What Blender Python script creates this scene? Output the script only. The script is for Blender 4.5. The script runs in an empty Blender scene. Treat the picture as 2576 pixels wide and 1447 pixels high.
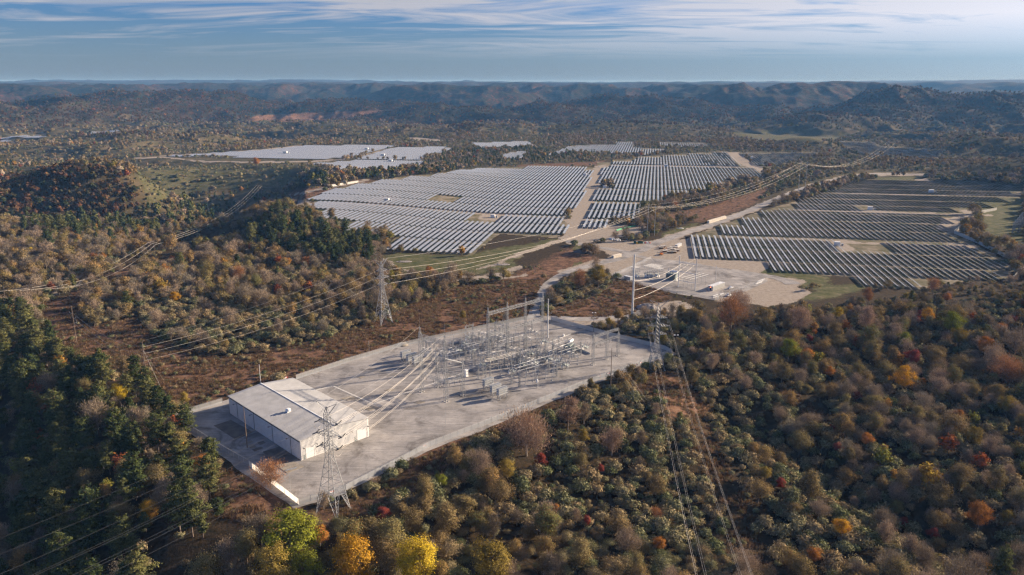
import bpy, math, random
import numpy as np
from mathutils import Vector, Matrix
R = math.radians
sc = bpy.context.scene
col = sc.collection
rnd = random.Random(7)
rng = np.random.default_rng(11)

# ------------------------------------------------------------ camera
FPX, TH, H = 1980.0, R(14.6), 160.0            # focal length in photo pixels (2576 wide), pitch, height
CT, ST = math.cos(TH), math.sin(TH)
cam = bpy.data.cameras.new('camera')
cam.sensor_width = 36.0
cam.lens = FPX / 2576 * 36.0
cam.clip_start = 1.0
cam.clip_end = 120000
camo = bpy.data.objects.new('camera', cam)
col.objects.link(camo)
camo.location = (0, 0, H)
camo.rotation_euler = (R(90) - TH, 0, 0)
sc.camera = camo

# ------------------------------------------------------------ light
SUN_EL, SUN_AZ = R(18.0), R(68.8)              # azimuth clockwise from +Y
w = bpy.data.worlds.new('World'); sc.world = w; w.use_nodes = True
nt = w.node_tree; N = nt.nodes; L = nt.links
bgn = N['Background']
sky = N.new('ShaderNodeTexSky'); sky.sky_type = 'NISHITA'; sky.sun_disc = False
sky.sun_elevation = SUN_EL; sky.sun_rotation = SUN_AZ
sky.altitude = 400; sky.air_density = 1.0; sky.dust_density = 0.5; sky.ozone_density = 5.0
geo = N.new('ShaderNodeTexCoord')
sep = N.new('ShaderNodeSeparateXYZ'); L.new(geo.outputs['Generated'], sep.inputs[0])
def mnode(op, a, b=None, c=None, clamp=False):
    n = N.new('ShaderNodeMath'); n.operation = op; n.use_clamp = clamp
    for i, v in enumerate((a, b, c)):
        if v is None: continue
        if isinstance(v, (int, float)): n.inputs[i].default_value = v
        else: L.new(v, n.inputs[i])
    return n.outputs[0]
# high thin cloud laid out on a plane far above: direction / elevation
zc = mnode('MAXIMUM', sep.outputs[2], 0.01)
zd = mnode('ADD', zc, 0.06)
cx_ = mnode('DIVIDE', sep.outputs[0], zd); cy_ = mnode('DIVIDE', sep.outputs[1], zd)
comb = N.new('ShaderNodeCombineXYZ'); L.new(cx_, comb.inputs[0]); L.new(cy_, comb.inputs[1])
mp = N.new('ShaderNodeMapping'); L.new(comb.outputs[0], mp.inputs[0])
mp.inputs['Rotation'].default_value = (0, 0, R(14)); mp.inputs['Scale'].default_value = (0.32, 0.75, 1)
n1 = N.new('ShaderNodeTexNoise'); n1.inputs['Scale'].default_value = 1.5; n1.inputs['Detail'].default_value = 9
n1.inputs['Roughness'].default_value = 0.6; n1.inputs['Distortion'].default_value = 1.4
L.new(mp.outputs[0], n1.inputs['Vector'])
mp2 = N.new('ShaderNodeMapping'); L.new(comb.outputs[0], mp2.inputs[0])
mp2.inputs['Rotation'].default_value = (0, 0, R(8)); mp2.inputs['Scale'].default_value = (0.12, 0.35, 1); mp2.inputs['Location'].default_value = (3.1, 1.7, 0)
n2 = N.new('ShaderNodeTexNoise'); n2.inputs['Scale'].default_value = 1.2; n2.inputs['Detail'].default_value = 4
L.new(mp2.outputs[0], n2.inputs['Vector'])
rt = mnode('MULTIPLY_ADD', sep.outputs[0], 0.26, 0.0)                  # more cloud towards the sun
base = mnode('ADD', mnode('MULTIPLY_ADD', n2.outputs[0], 0.55, -0.275), rt)
cl = mnode('ADD', n1.outputs[0], base)
cl = mnode('MULTIPLY_ADD', cl, 4.2, -1.5, clamp=True)
el = mnode('MULTIPLY_ADD', sep.outputs[2], 22, -0.55, clamp=True)        # thin out towards the horizon
cl = mnode('MULTIPLY', cl, el)
cl = mnode('MULTIPLY', cl, 0.85)
bw = N.new('ShaderNodeRGBToBW'); L.new(sky.outputs[0], bw.inputs[0])
pw = mnode('POWER', bw.outputs[0], 0.85); pw = mnode('MULTIPLY', pw, 1.2)      # high veil evens the sky out
def tint(src, colr):
    x = N.new('ShaderNodeMixRGB'); x.blend_type = 'MULTIPLY'; x.inputs[0].default_value = 1; L.new(src, x.inputs[1]); x.inputs[2].default_value = (*colr, 1); return x.outputs[0]
def mixc(f, a, b):
    x = N.new('ShaderNodeMixRGB'); L.new(f, x.inputs[0]); L.new(a, x.inputs[1]); L.new(b, x.inputs[2]); return x.outputs[0]
veil = mnode('MULTIPLY_ADD', sep.outputs[2], -10.0, 0.98, clamp=True)
sk2 = mixc(veil, tint(sky.outputs[0], (0.40, 0.69, 1.10)), tint(pw, (0.62, 0.81, 1.03)))
ccol = N.new('ShaderNodeMixRGB'); L.new(cl, ccol.inputs[0]); L.new(sk2, ccol.inputs[1]); L.new(tint(pw, (1.62, 1.60, 1.74)), ccol.inputs[2])
hi = mnode('MULTIPLY_ADD', mnode('MULTIPLY_ADD', sep.outputs[2], 3.0, -0.45, clamp=True), 0.45, 1.0)   # gain added to the unseen upper sky to lift fill light
gn = N.new('ShaderNodeVectorMath'); gn.operation = 'SCALE'; L.new(ccol.outputs[0], gn.inputs[0]); L.new(hi, gn.inputs['Scale'])
L.new(gn.outputs[0], bgn.inputs[0]); bgn.inputs[1].default_value = 0.045
sl = bpy.data.lights.new('sun', 'SUN'); sl.energy = 5.0; sl.angle = R(0.6); sl.color = (1.0, 0.83, 0.65)
so = bpy.data.objects.new('sun', sl); col.objects.link(so)
sd = Vector((math.sin(SUN_AZ) * math.cos(SUN_EL), math.cos(SUN_AZ) * math.cos(SUN_EL), math.sin(SUN_EL)))
so.rotation_euler = sd.to_track_quat('Z', 'Y').to_euler()
sc.view_settings.view_transform = 'Standard'; sc.view_settings.look = 'None'
sc.view_settings.gamma = 1.0; sc.view_settings.exposure = 1.2; sc.view_settings.use_curve_mapping = False
cy = sc.cycles
cy.use_denoising = True; cy.denoising_prefilter = 'NONE'; cy.denoising_input_passes = 'RGB_ALBEDO_NORMAL'; cy.use_adaptive_sampling = False; cy.sample_clamp_indirect = 4.0; cy.filter_width = 1.35; cy.max_bounces = 5; cy.diffuse_bounces = 2; cy.glossy_bounces = 2
cy.transmission_bounces = 2; cy.transparent_max_bounces = 10; cy.volume_bounces = 0
cy.caustics_reflective = False; cy.caustics_refractive = False

# ------------------------------------------------------------ pixel <-> world
def project(x, y, z):
    fy = y * CT - (z - H) * ST; uy = y * ST + (z - H) * CT
    fy = np.where(np.abs(fy) < 1e-3, 1e-3, fy)
    return 1288 + FPX * x / fy, 723.5 - FPX * uy / fy, fy
def ray(px, py):
    a = (px - 1288) / FPX; b = (py - 723.5) / FPX
    return Vector((a, CT - b * ST, -ST - b * CT))
def G(px, py, z=0.0):
    d = ray(px, py); t = (z - H) / d.z
    return Vector((d.x * t, d.y * t, z))
def inpoly(px, py, poly):
    px = np.asarray(px, float); py = np.asarray(py, float)
    ins = np.zeros(px.shape, bool)
    if px.size > 2000:
        xs = [p[0] for p in poly]; ys = [p[1] for p in poly]
        bb = (px >= min(xs)) & (px <= max(xs)) & (py >= min(ys)) & (py <= max(ys))
        if not bb.any(): return ins
        a, b = px[bb], py[bb]; sub = np.zeros(a.shape, bool)
        for i in range(len(poly)):
            xi, yi = poly[i]; xj, yj = poly[i - 1]
            if yi != yj: sub ^= ((yi > b) != (yj > b)) & (a < (xj - xi) * (b - yi) / (yj - yi) + xi)
        ins[bb] = sub
        return ins
    n = len(poly); j = n - 1
    for i in range(n):
        xi, yi = poly[i]; xj, yj = poly[j]
        if yi != yj:
            c = ((yi > py) != (yj > py)) & (px < (xj - xi) * (py - yi) / (yj - yi) + xi)
            ins ^= c
        j = i
    return ins
def distpoly(x, y, poly):
    d = np.full(np.shape(x), 1e18)
    n = len(poly)
    for i in range(n):
        ax, ay = poly[i]; bx, by = poly[(i + 1) % n]
        dx, dy = bx - ax, by - ay
        t = np.clip(((x - ax) * dx + (y - ay) * dy) / (dx * dx + dy * dy + 1e-9), 0, 1)
        d = np.minimum(d, (x - ax - t * dx) ** 2 + (y - ay - t * dy) ** 2)
    return np.sqrt(d)
def sstep(a, b, x):
    t = np.clip((x - a) / (b - a), 0, 1); return t * t * (3 - 2 * t)
# value noise -------------------------------------------------
_perm = np.random.default_rng(3).random(65536)
def vnoise(x, y, seed=0):
    xi = np.floor(x).astype(np.int64); yi = np.floor(y).astype(np.int64)
    fx = x - xi; fy = y - yi
    fx = fx * fx * fx * (fx * (fx * 6 - 15) + 10); fy = fy * fy * fy * (fy * (fy * 6 - 15) + 10)
    def h(a, b): return _perm[((a * 73856093) ^ (b * 19349663) ^ (seed * 83492791)) & 65535]
    v = (h(xi, yi) * (1 - fx) + h(xi + 1, yi) * fx) * (1 - fy) + (h(xi, yi + 1) * (1 - fx) + h(xi + 1, yi + 1) * fx) * fy
    return v * 2 - 1
def fbm(x, y, oct=4, seed=0, ridged=False):
    a, s, t = 1.0, 0.0, 0.0
    for o in range(oct):
        v = vnoise(x, y, seed + o)
        if ridged: v = 1 - 2 * np.abs(v)
        s = s + a * v; t += a; a *= 0.5
        x, y = x * 2.03 + 11.3, y * 2.03 + 5.1
    return s / t

# ------------------------------------------------------------ terrain
def wp(pts): return [tuple(G(*p)[:2]) for p in pts]
PLATEAU = wp([(425,1062),(600,1172),(748,1290),(890,1262),(1100,1150),(1450,1010),(1740,915),(1760,850),(1870,800),(2030,775),(2120,750),(2300,742),(2576,705),
  (2900,640),(2900,470),(2576,440),(2400,400),(2300,352),(2000,332),(1500,338),(1100,345),(800,352),(380,382),(330,396),(500,404),(740,412),
  (800,440),(765,470),(722,500),(735,560),(700,640),(560,690),(350,700),(230,720),(150,760),(170,850),(330,960)])
PAD = [(441,1050),(753,1271),(870,1234),(1080,1128),(1300,1040),(1440,982),(1560,937),(1690,893),(1672,880),(1380,804),(1345,800),(1010,872),(745,955),(562,1013)]
A_AX = R(10.2)
def qs(x, y): return x * math.cos(A_AX) - y * math.sin(A_AX), x * math.sin(A_AX) + y * math.cos(A_AX)
def xy(q, s): return q * math.cos(A_AX) + s * math.sin(A_AX), -q * math.sin(A_AX) + s * math.cos(A_AX)
HILLS = []   # (x, y, height, sx, sy, rot)
def hill(px, ptop, D, wx, wy, rot=0, seed=0):
    d = ray(px, ptop); t = D / d.y
    HILLS.append((d.x * t, D, max(20, H + d.z * t), wx * 0.72, wy * 0.8, R(rot)))
hill(395, 243, 3700, 420, 900, -20); hill(250, 262, 3300, 380, 620, 12); hill(120, 290, 2900, 320, 520, 25); hill(-80, 270, 2900, 420, 700, 0)
hill(500, 262, 4100, 420, 500, 0)
hill(20, 228, 4700, 520, 700, 0); hill(230, 222, 5600, 800, 700, 10); hill(480, 216, 6300, 900, 700, 0); hill(700, 226, 6000, 700, 600, 0); hill(820, 212, 6800, 900, 800, 0)
hill(1000, 216, 6500, 800, 700, 0); hill(1085, 222, 5400, 500, 420, 0); hill(1290, 214, 6600, 600, 700, 0); hill(1200, 228, 5200, 420, 420, 0)
hill(1480, 222, 5800, 700, 520, 0); hill(1680, 222, 6000, 700, 600, 0); hill(1910, 216, 4900, 620, 560, 0); hill(1800, 224, 5000, 420, 420, 0)
hill(2150, 212, 5200, 520, 520, 0); hill(2050, 220, 5000, 500, 420, 0); hill(2290, 238, 3600, 330, 420, -15); hill(2420, 250, 3500, 420, 420, 0); hill(2590, 258, 3400, 460, 420, 0)
hill(2200, 275, 3300, 260, 300, 0)
hill(2080, 285, 3000, 240, 200, 0); hill(2300, 236, 7000, 900, 700, 0); hill(2500, 224, 7400, 900, 900, 0); hill(1560, 250, 4200, 500, 300, 0); hill(1000, 258, 3900, 600, 300, 0); hill(1330, 262, 3700, 500, 260, 0)
hill(2020, 347, 2050, 85, 60, 0); hill(740, 305, 2950, 330, 160, 0); hill(1700, 262, 3900, 500, 250, 0); hill(2520, 345, 1900, 160, 120, 0); hill(2640, 400, 1350, 120, 130, 0)
hill(1050, 330, 2500, 260, 90, 0); hill(540, 305, 2800, 260, 130, 0); hill(1650, 318, 2600, 320, 110, 0)
def height(x, y):
    x = np.asarray(x, float); y = np.asarray(y, float)
    r = np.hypot(x, y)
    ins = inpoly(x, y, PLATEAU); d = distpoly(x, y, PLATEAU)
    off = np.where(ins, 0, sstep(0, 1, d / 60.0))
    # gentle rise of the western array
    q, s = qs(x, y)
    core = 10.5 * sstep(0, 1, (-165 - q) / 260) * sstep(690, 800, s) * (1 - sstep(1300, 1500, s)) * np.where(ins, 1, 1 - sstep(0, 120, d))
    z = core
    # rolling off-site ground
    amp = 5 + 14 * sstep(600, 2200, r) + 16 * sstep(2200, 4500, r)
    n = fbm(x / 260, y / 260, 5, 1) * 0.8 + 0.35 * fbm(x / 70, y / 70, 3, 9) + sstep(1500, 2300, r) * 1.5 * fbm(x / 330 + 4, y / 330, 4, 15, True)
    z = z + off * amp * n
    z = z - 3.0 * off * (r < 1200)
    # ground falls away west of the yard and to the lower left
    z = z - 74 * sstep(0, 210, (-(x + 108) - (y - 276) * 0.55) * 0.9) * (1 - sstep(330, 470, y)) * off
    z = z - 7 * sstep(8, 60, d) * np.where(ins, 0, 1) * (1 - sstep(430, 560, y)) * sstep(-130, -80, x)
    # ravine to the right
    rv = np.abs((x - 140) - (y - 330) * -0.42)
    z = z - 9 * np.exp(-(rv / 22.0) ** 2) * off * (1 - sstep(400, 520, y))
    z = z + 9 * off * sstep(200, 420, x) * (1 - sstep(500, 900, y))
    # west valley and the red spur in it
    vx, vy = (x + 500) / 300, (y - 1210) / 330
    vd = np.sqrt(vx * vx + vy * vy)
    z = z - 82 * (1 - sstep(0.35, 1.05, vd)) * np.where(ins, 1 - sstep(0, 25, d), 1)
    z = z + 122 * np.exp(-(((x + 600) / 125) ** 2 + ((y - 1150) / 105) ** 2)) * off
    z = z - 30 * off * (1 - sstep(0.3, 1.0, np.hypot((x + 330) / 150, (y - 870) / 90)))
    # valleys between the middle-distance hills
    far = sstep(3100, 4500, r)
    z = z + far * (104 * fbm(x / 540 + 3.3, y / 540, 5, 21, True) - 66) - 18 * sstep(2300, 3100, r) * (1 - far)
    hh = np.zeros_like(z)
    for hx, hy, ht, sx, sy, ro in HILLS:
        dx, dy = x - hx, y - hy
        u = dx * math.cos(ro) + dy * math.sin(ro); v = -dx * math.sin(ro) + dy * math.cos(ro)
        g = ht * np.exp(-0.5 * (np.abs(u / sx) ** 2.4 + np.abs(v / sy) ** 2.4))
        hh = np.maximum(hh, g)
    rg = fbm(x / 300 + 7, y / 300, 4, 41, True)
    z = np.where(hh > 0.5, z * (1 - 0.9 * sstep(0, 90, hh)) + hh * (1.02 + 0.55 * rg * sstep(0, 60, hh)) , z)
    # ridges to the horizon
    vf = sstep(6300, 8500, r)
    z = z * (1 - vf) + vf * (92 + 125 * fbm(x / 1300, y / 1300, 5, 33, True) + 30 * fbm(x / 420, y / 420, 3, 35) + 50 * sstep(11000, 26000, r))
    z = np.where(z > 120, 120 + 66 * (1 - np.exp(-(z - 120) / 66)), z)
    ff = sstep(9500, 13500, r)
    z = z * (1 - ff) + ff * (118 + 82 * fbm(x / 1700 + 5, y / 1700, 5, 77, True) + 40 * fbm(x / 5000 + 1, y / 7000, 2, 79))
    z = np.minimum(z, 209)
    return z
def hz(x, y): return float(height(np.array([x]), np.array([y]))[0])
def GT(px, py, dz=0.0):
    """point of the ground seen at photo pixel (px, py)"""
    d = ray(px, py)
    ts = np.geomspace(150, 45000, 1400)
    zz = H + d.z * ts; g = height(d.x * ts, d.y * ts)
    k = np.argmax(zz < g)
    t0, t1 = (ts[k - 1], ts[k]) if k > 0 else (ts[-2], ts[-1])
    for _ in range(14):
        tm = (t0 + t1) / 2
        if H + d.z * tm < hz(d.x * tm, d.y * tm): t1 = tm
        else: t0 = tm
    return Vector((d.x * t1, d.y * t1, H + d.z * t1 + dz))
def top_h(base, py):
    """height above base of the point over base seen at photo row py"""
    d = ray(1288, py); x, y, z = base
    # solve for Z with projected row py
    b = (py - 723.5) / FPX
    # uy/fy = -b
    Z = (-(b) * (y * CT + H * ST) - y * ST + H * CT) / (CT - b * ST)
    return Z - z

# ------------------------------------------------------------ materials
def mat(name, color, rough=0.8, metal=0.0, var=0.0, scale=1.0, col2=None, spec=0.3, bump=0.0, detail=4, obj=True, trans=0.0):
    m = bpy.data.materials.new(name); m.use_nodes = True
    n_ = m.node_tree.nodes; l_ = m.node_tree.links
    b = n_['Principled BSDF']
    b.inputs['Base Color'].default_value = (*color, 1); b.inputs['Roughness'].default_value = rough
    b.inputs['Metallic'].default_value = metal; b.inputs['Specular IOR Level'].default_value = spec
    if var or col2 or bump:
        t = n_.new('ShaderNodeTexCoord'); no = n_.new('ShaderNodeTexNoise')
        no.inputs['Scale'].default_value = scale; no.inputs['Detail'].default_value = detail
        l_.new(t.outputs['Object'], no.inputs['Vector'])
        if var or col2:
            c2 = col2 or tuple(c * (1 - var) for c in color); c1 = color if col2 else tuple(min(1, c * (1 + var)) for c in color)
            rp = n_.new('ShaderNodeValToRGB'); rp.color_ramp.elements[0].position = 0.35; rp.color_ramp.elements[1].position = 0.65
            rp.color_ramp.elements[0].color = (*c2, 1); rp.color_ramp.elements[1].color = (*c1, 1)
            l_.new(no.outputs[0], rp.inputs[0]); l_.new(rp.outputs[0], b.inputs['Base Color'])
        if bump:
            bp = n_.new('ShaderNodeBump'); bp.inputs['Strength'].default_value = bump; bp.inputs['Distance'].default_value = 0.1
            l_.new(no.outputs[0], bp.inputs['Height']); l_.new(bp.outputs[0], b.inputs['Normal'])
    return m

# ------------------------------------------------------------ mesh helpers
class MB:
    def __init__(s): s.v = []; s.f = []; s.mi = []; s.cur = 0
    def add(s, vs, fs):
        o = len(s.v); s.v += [tuple(v) for v in vs]; s.f += [tuple(i + o for i in f) for f in fs]; s.mi += [s.cur] * len(fs); return s
    def box(s, x0, y0, z0, x1, y1, z1):
        return s.add([(x0,y0,z0),(x1,y0,z0),(x1,y1,z0),(x0,y1,z0),(x0,y0,z1),(x1,y0,z1),(x1,y1,z1),(x0,y1,z1)],
                     [(0,3,2,1),(4,5,6,7),(0,1,5,4),(1,2,6,5),(2,3,7,6),(3,0,4,7)])
    def bar(s, a, b, r, r2=None, n=4, cap=True):
        a = Vector(a); b = Vector(b); d = (b - a)
        if d.length < 1e-6: return s
        d.normalize(); u = d.cross(Vector((0, 0, 1)) if abs(d.z) < 0.95 else Vector((1, 0, 0))).normalized(); v = d.cross(u)
        r2 = r if r2 is None else r2; vs = []
        for p, rr in ((a, r), (b, r2)):
            for k in range(n):
                an = 2 * math.pi * (k + 0.5) / n; vs.append(p + u * math.cos(an) * rr + v * math.sin(an) * rr)
        fs = [(k, (k + 1) % n, n + (k + 1) % n, n + k) for k in range(n)]
        if cap: fs += [tuple(range(n))[::-1], tuple(range(n, 2 * n))]
        return s.add(vs, fs)
    def path(s, pts, r, n=4):
        for a, b in zip(pts[:-1], pts[1:]): s.bar(a, b, r, n=n, cap=False)
        return s
    def lathe(s, c, prof, n=10):
        c = Vector(c); vs = []; fs = []
        for (rr, z) in prof:
            for k in range(n):
                an = 2 * math.pi * k / n; vs.append(c + Vector((math.cos(an) * rr, math.sin(an) * rr, z)))
        for i in range(len(prof) - 1):
            for k in range(n): fs.append((i*n+k, i*n+(k+1)%n, (i+1)*n+(k+1)%n, (i+1)*n+k))
        fs += [tuple(range(n))[::-1], tuple(range((len(prof)-1)*n, len(prof)*n))]
        return s.add(vs, fs)
    def build(s, name, m, parent=None, smooth=False, loc=None):
        me = bpy.data.meshes.new(name); me.from_pydata(s.v, [], s.f)
        for mm in (m if isinstance(m, (list, tuple)) else [m]): me.materials.append(mm)
        if isinstance(m, (list, tuple)): me.polygons.foreach_set('material_index', s.mi)
        if smooth: me.polygons.foreach_set('use_smooth', [True] * len(me.polygons))
        me.update()
        o = bpy.data.objects.new(name, me); col.objects.link(o)
        if parent is not None: o.parent = parent
        if loc is not None: o.location = loc
        return o
def tag(o, label=None, cat=None, group=None, kind=None):
    if label: o['label'] = label
    if cat: o['category'] = cat
    if group: o['group'] = group
    if kind: o['kind'] = kind
    return o
def empty(name, loc, rz=0.0, label=None, cat=None, group=None):
    o = bpy.data.objects.new(name, None); col.objects.link(o); o.location = loc; o.rotation_euler = (0, 0, rz)
    o.empty_display_size = 0.5
    return tag(o, label, cat, group)
def copy_tree(o, parent=None, loc=None, rz=None, label=None, group=None):
    c = o.copy(); col.objects.link(c)
    if parent is not None: c.parent = parent
    if loc is not None: c.location = loc
    if rz is not None: c.rotation_euler = (0, 0, rz)
    if label: c['label'] = label
    if group: c['group'] = group
    for ch in list(o.children): copy_tree(ch, c)
    return c
def npmesh(name, verts, tris, mats, smooth=False, midx=None):
    """fast mesh from an (n,3) array and an (m,k) array of faces"""
    me = bpy.data.meshes.new(name); verts = np.asarray(verts, np.float32); tris = np.asarray(tris, np.int32)
    k = tris.shape[1]
    me.vertices.add(len(verts)); me.vertices.foreach_set('co', verts.ravel())
    me.loops.add(tris.size); me.loops.foreach_set('vertex_index', tris.ravel())
    me.polygons.add(len(tris)); me.polygons.foreach_set('loop_start', np.arange(0, tris.size, k, dtype=np.int32))
    try: me.polygons.foreach_set('loop_total', np.full(len(tris), k, np.int32))
    except Exception: pass
    for m in mats: me.materials.append(m)
    if midx is not None: me.polygons.foreach_set('material_index', np.asarray(midx, np.int32))
    if smooth: me.polygons.foreach_set('use_smooth', np.ones(len(tris), bool))
    me.update(); me.validate()
    return me
def link(name, me, parent=None, loc=None, rz=None, scale=None):
    o = bpy.data.objects.new(name, me); col.objects.link(o)
    if parent is not None: o.parent = parent
    if loc is not None: o.location = loc
    if rz is not None: o.rotation_euler = (0, 0, rz)
    if scale is not None: o.scale = scale
    return o

# ------------------------------------------------------------ ground zones, drawn on the photo and laid on the land
def ribbon_poly(pts, ws):
    l, r_ = [], []
    for i, p in enumerate(pts):
        a = pts[max(0, i-1)]; b = pts[min(len(pts)-1, i+1)]
        dx, dy = b[0]-a[0], b[1]-a[1]; n = math.hypot(dx, dy) or 1
        wv = ws[i] if isinstance(ws, (list, tuple)) else ws
        l.append((p[0]-dy/n*wv/2, p[1]+dx/n*wv/2)); r_.append((p[0]+dy/n*wv/2, p[1]-dx/n*wv/2))
    return l + r_[::-1]
def z3(a, b): return ((2300+a*1000/2576)*.62891, (850+b*1000/2576)*.62891)
def z4(a, b): return ((1100+a*1000/2576)*.62891, (550+b*1000/2576)*.62891)
def z5(a, b): return ((2050+a*1050/2576)*.62891, (500+b*1050/2576)*.62891)
def z6(a, b): return ((2900+a*1196/2576)*.62891, (500+b*1196/2576)*.62891)
RIGHTF = [(42,739),(42,857),(77,925),(107,985),(136,1043),(166,1095),(198,1148),(226,1192),(256,1250),(282,1290),(310,1352),(338,1398),(363,1436),(535,1436),(578,1360),(530,1262),(495,1180),(447,1180),(440,1110),(385,1064),(385,1050),(340,978),(326,861),(322,755),(296,705),(270,700),(217,655),(170,655),(165,694),(107,694),(107,739)]
LEFTF = [z4(*p) for p in [(1130,1150),(2040,1225),(2160,1095),(2330,985),(2330,1000)]] + [z5(*p) for p in [(340,1100),(440,1110),(575,1020),(500,925),(560,840),(660,835),(680,740),(785,530),(800,480),(830,425),(700,412),(400,405),(280,396),(0,418)]] + \
  [z4(*p) for p in [(2270,300),(1880,340),(1660,378),(1250,412),(1040,447),(840,482),(600,530),(470,585),(310,650),(420,660),(240,750),(430,755),(310,840),(600,850),(560,900),(660,960),(1250,1015)]]
MIDF = [z5(*p) for p in [(690,1025),(940,1025),(960,945),(1250,945),(1260,820),(1500,820),(1480,735),(1730,722),(1740,675),(1925,680),(1930,632),(2100,640),(2090,588),(2200,590),(2190,552),(2460,558),(2445,520),(2490,515),(2390,395),(2260,392),(2100,258),(1250,312),(1190,320),(1180,340),(1000,342),(985,365),(830,368),(825,397),(990,400),(885,415),(835,585),(995,585),(995,622),(828,622),(780,750),(772,758),(725,935),(722,938)]]
F9 = [z6(*p) for p in [(110,238),(800,238),(850,262),(700,285),(500,345),(470,348),(235,350),(225,305)]]
F5 = [z5(*p) for p in [(330,300),(560,210),(780,198),(1195,200),(1195,222),(1360,232),(1500,238),(1505,262),(1370,280),(1365,300),(1200,296),(1000,280),(780,268),(560,268)]]
F6 = [z5(*p) for p in [(-110,300),(0,268),(135,260),(100,332),(-100,332)]]
F7 = [z5(*p) for p in [(1015,170),(1185,165),(1185,200),(1015,200)]]
F8 = [z5(*p) for p in [(1440,172),(1900,175),(1940,218),(1690,220),(1450,204)]]
F4 = [(1185,360),(1330,355),(1345,368),(1210,374)]
F1 = [(395,394),(690,376),(760,367),(900,365),(1000,367),(985,372),(880,396),(800,402),(640,397),(500,394)]
F2 = [(985,372),(1100,369),(1145,372),(1110,386),(1070,394),(1065,403),(930,402),(895,401)]
F3 = [(770,413),(900,403),(1065,404),(1065,418),(990,431),(865,435),(812,426),(850,420)]
F10 = [z6(*p) for p in [(975,142),(1290,148),(1340,185),(1900,212),(1850,292),(1180,262),(1020,205)]]
F11 = [(0,344),(128,339),(112,346),(60,357),(0,359)]
F12 = [(212,333),(292,327),(300,331),(235,341)]
FIELDS = [LEFTF, MIDF, F9, F5, F6, F7, F8, F4, F1, F2, F3, F10, F11, F12]
FARF = [(c, 0) for c in ()]
RIGHTF_PX = None
def qpoly_px(pl):
    out = []
    for q, s in pl:
        x, y = xy(q, s); a, b, _ = project(x, y, 0.0); out.append((float(a), float(b)))
    return out
RIGHTF_PX = qpoly_px(RIGHTF)
ROADP = [(1338,806),(1352,770),(1372,722),(1412,692),(1470,672),(1540,655),(1606,632),(1650,612),(1718,588),(1800,562),(1880,532),(1960,498),(2040,468),(2110,450),(2180,439),(2260,438),(2330,440)]
ROADW = [13,12,11,10.5,11,14,14,12,10.5,10,9.5,8,7,6,5,3.5,3]
BARE = [
  [z3(*p) for p in [(1250,470),(1990,505),(2000,560),(1850,640),(1500,575),(1150,500)]],
  ribbon_poly(ROADP, [w_*1.25+2 for w_ in ROADW]), [z3(*p) for p in [(1100,480),(1500,560),(1960,650),(2400,700),(2300,760),(2000,700),(1500,600),(1120,540)]],
  [z5(*p) for p in [(560,1110),(700,1115),(760,930),(800,760),(880,560),(900,420),(830,405),(790,520),(700,720),(660,850),(580,930),(560,1010)]],
  [(1430,598),(1500,612),(1560,606),(1640,608),(1700,604),(1745,597),(1770,668),(1930,690),(2040,734),(2010,757),(1930,775),(1790,752),(1640,712),(1560,700),(1500,678),(1425,690),(1540,640),(1480,622),(1420,612)],
  [(1345,803),(1400,795),(1480,799),(1560,790),(1620,765),(1700,758),(1750,772),(1720,792),(1640,795),(1560,812),(1480,822),(1400,812)],
  ribbon_poly([z5(*p) for p in [(660,1110),(600,1000),(640,900),(700,780),(740,650),(790,520),(830,430),(850,405)]], [60,46,34,30,22,18,14,9]),
  ribbon_poly([z5(*p) for p in [(850,404),(1300,400),(1800,404),(2210,408)]], 4),
  ribbon_poly([(722,492),(740,490),(800,478),(870,464),(930,452)], 5), [(728,500),(775,505),(800,515),(730,525)],
  ribbon_poly([z4(*p) for p in [(230,680),(700,680),(1200,700),(1800,750),(2576,805)]], 7),
  ribbon_poly([z5(*p) for p in [(0,895),(520,935),(640,1000)]], 7),
  ribbon_poly([z4(*p) for p in [(960,680),(1100,640),(1290,620)]], 16),
  [z4(*p) for p in [(2080,850),(2130,790),(2380,810),(2300,880),(2200,850)]],
  ribbon_poly([z6(*p) for p in [(0,968),(700,990),(1400,1030),(2140,1047)]], 4.5), ribbon_poly([z6(*p) for p in [(600,728),(1200,748),(2060,776),(2300,780)]], 4),
  ribbon_poly([z6(*p) for p in [(1040,592),(1600,600),(2576,605)]], 3), [z6(*p) for p in [(830,1005),(1020,1010),(1120,1080),(930,1110)]],
  [z6(*p) for p in [(1080,725),(1250,735),(1380,770),(1100,748)]], [z6(*p) for p in [(1880,800),(2130,780),(2000,930),(1820,905)]], [z6(*p) for p in [(2020,735),(2300,735),(2200,760),(2060,765)]],
  [z6(*p) for p in [(1850,1050),(2150,1040),(2180,1075),(1950,1070)]], [z6(*p) for p in [(1620,470),(1740,460),(1770,485),(1660,488)]],
  [z3(*p) for p in [(100,110),(700,150),(900,110),(740,200),(350,300),(0,300)]], [z3(*p) for p in [(1100,280),(1190,300),(1260,520),(1140,500)]],
  ribbon_poly([(945,650),(990,665),(1060,700),(1150,705),(1260,690),(1310,672)], [4,5,6,6,9,10]), ribbon_poly([(1200,680),(1310,640),(1420,600),(1440,596)], [4,10,9,12]),
  ribbon_poly([(0,772),(90,757),(165,730),(225,700),(300,668)], [5,5,6,5,4]), ribbon_poly([(1130,692),(1250,700),(1330,690)],5),
  ribbon_poly([(340,398),(420,396),(500,406),(620,408),(760,407),(860,402),(990,374)], 3.0), ribbon_poly([(400,392),(560,386),(700,373),(760,366)], 2.5), [(1030,345),(1100,350),(1130,356),(1040,354)],
  [z6(*p) for p in [(0,232),(120,235),(230,330),(330,370),(430,370),(330,420),(150,350),(60,300)]], [(660,345),(700,350),(760,352),(720,356)],
]
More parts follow.
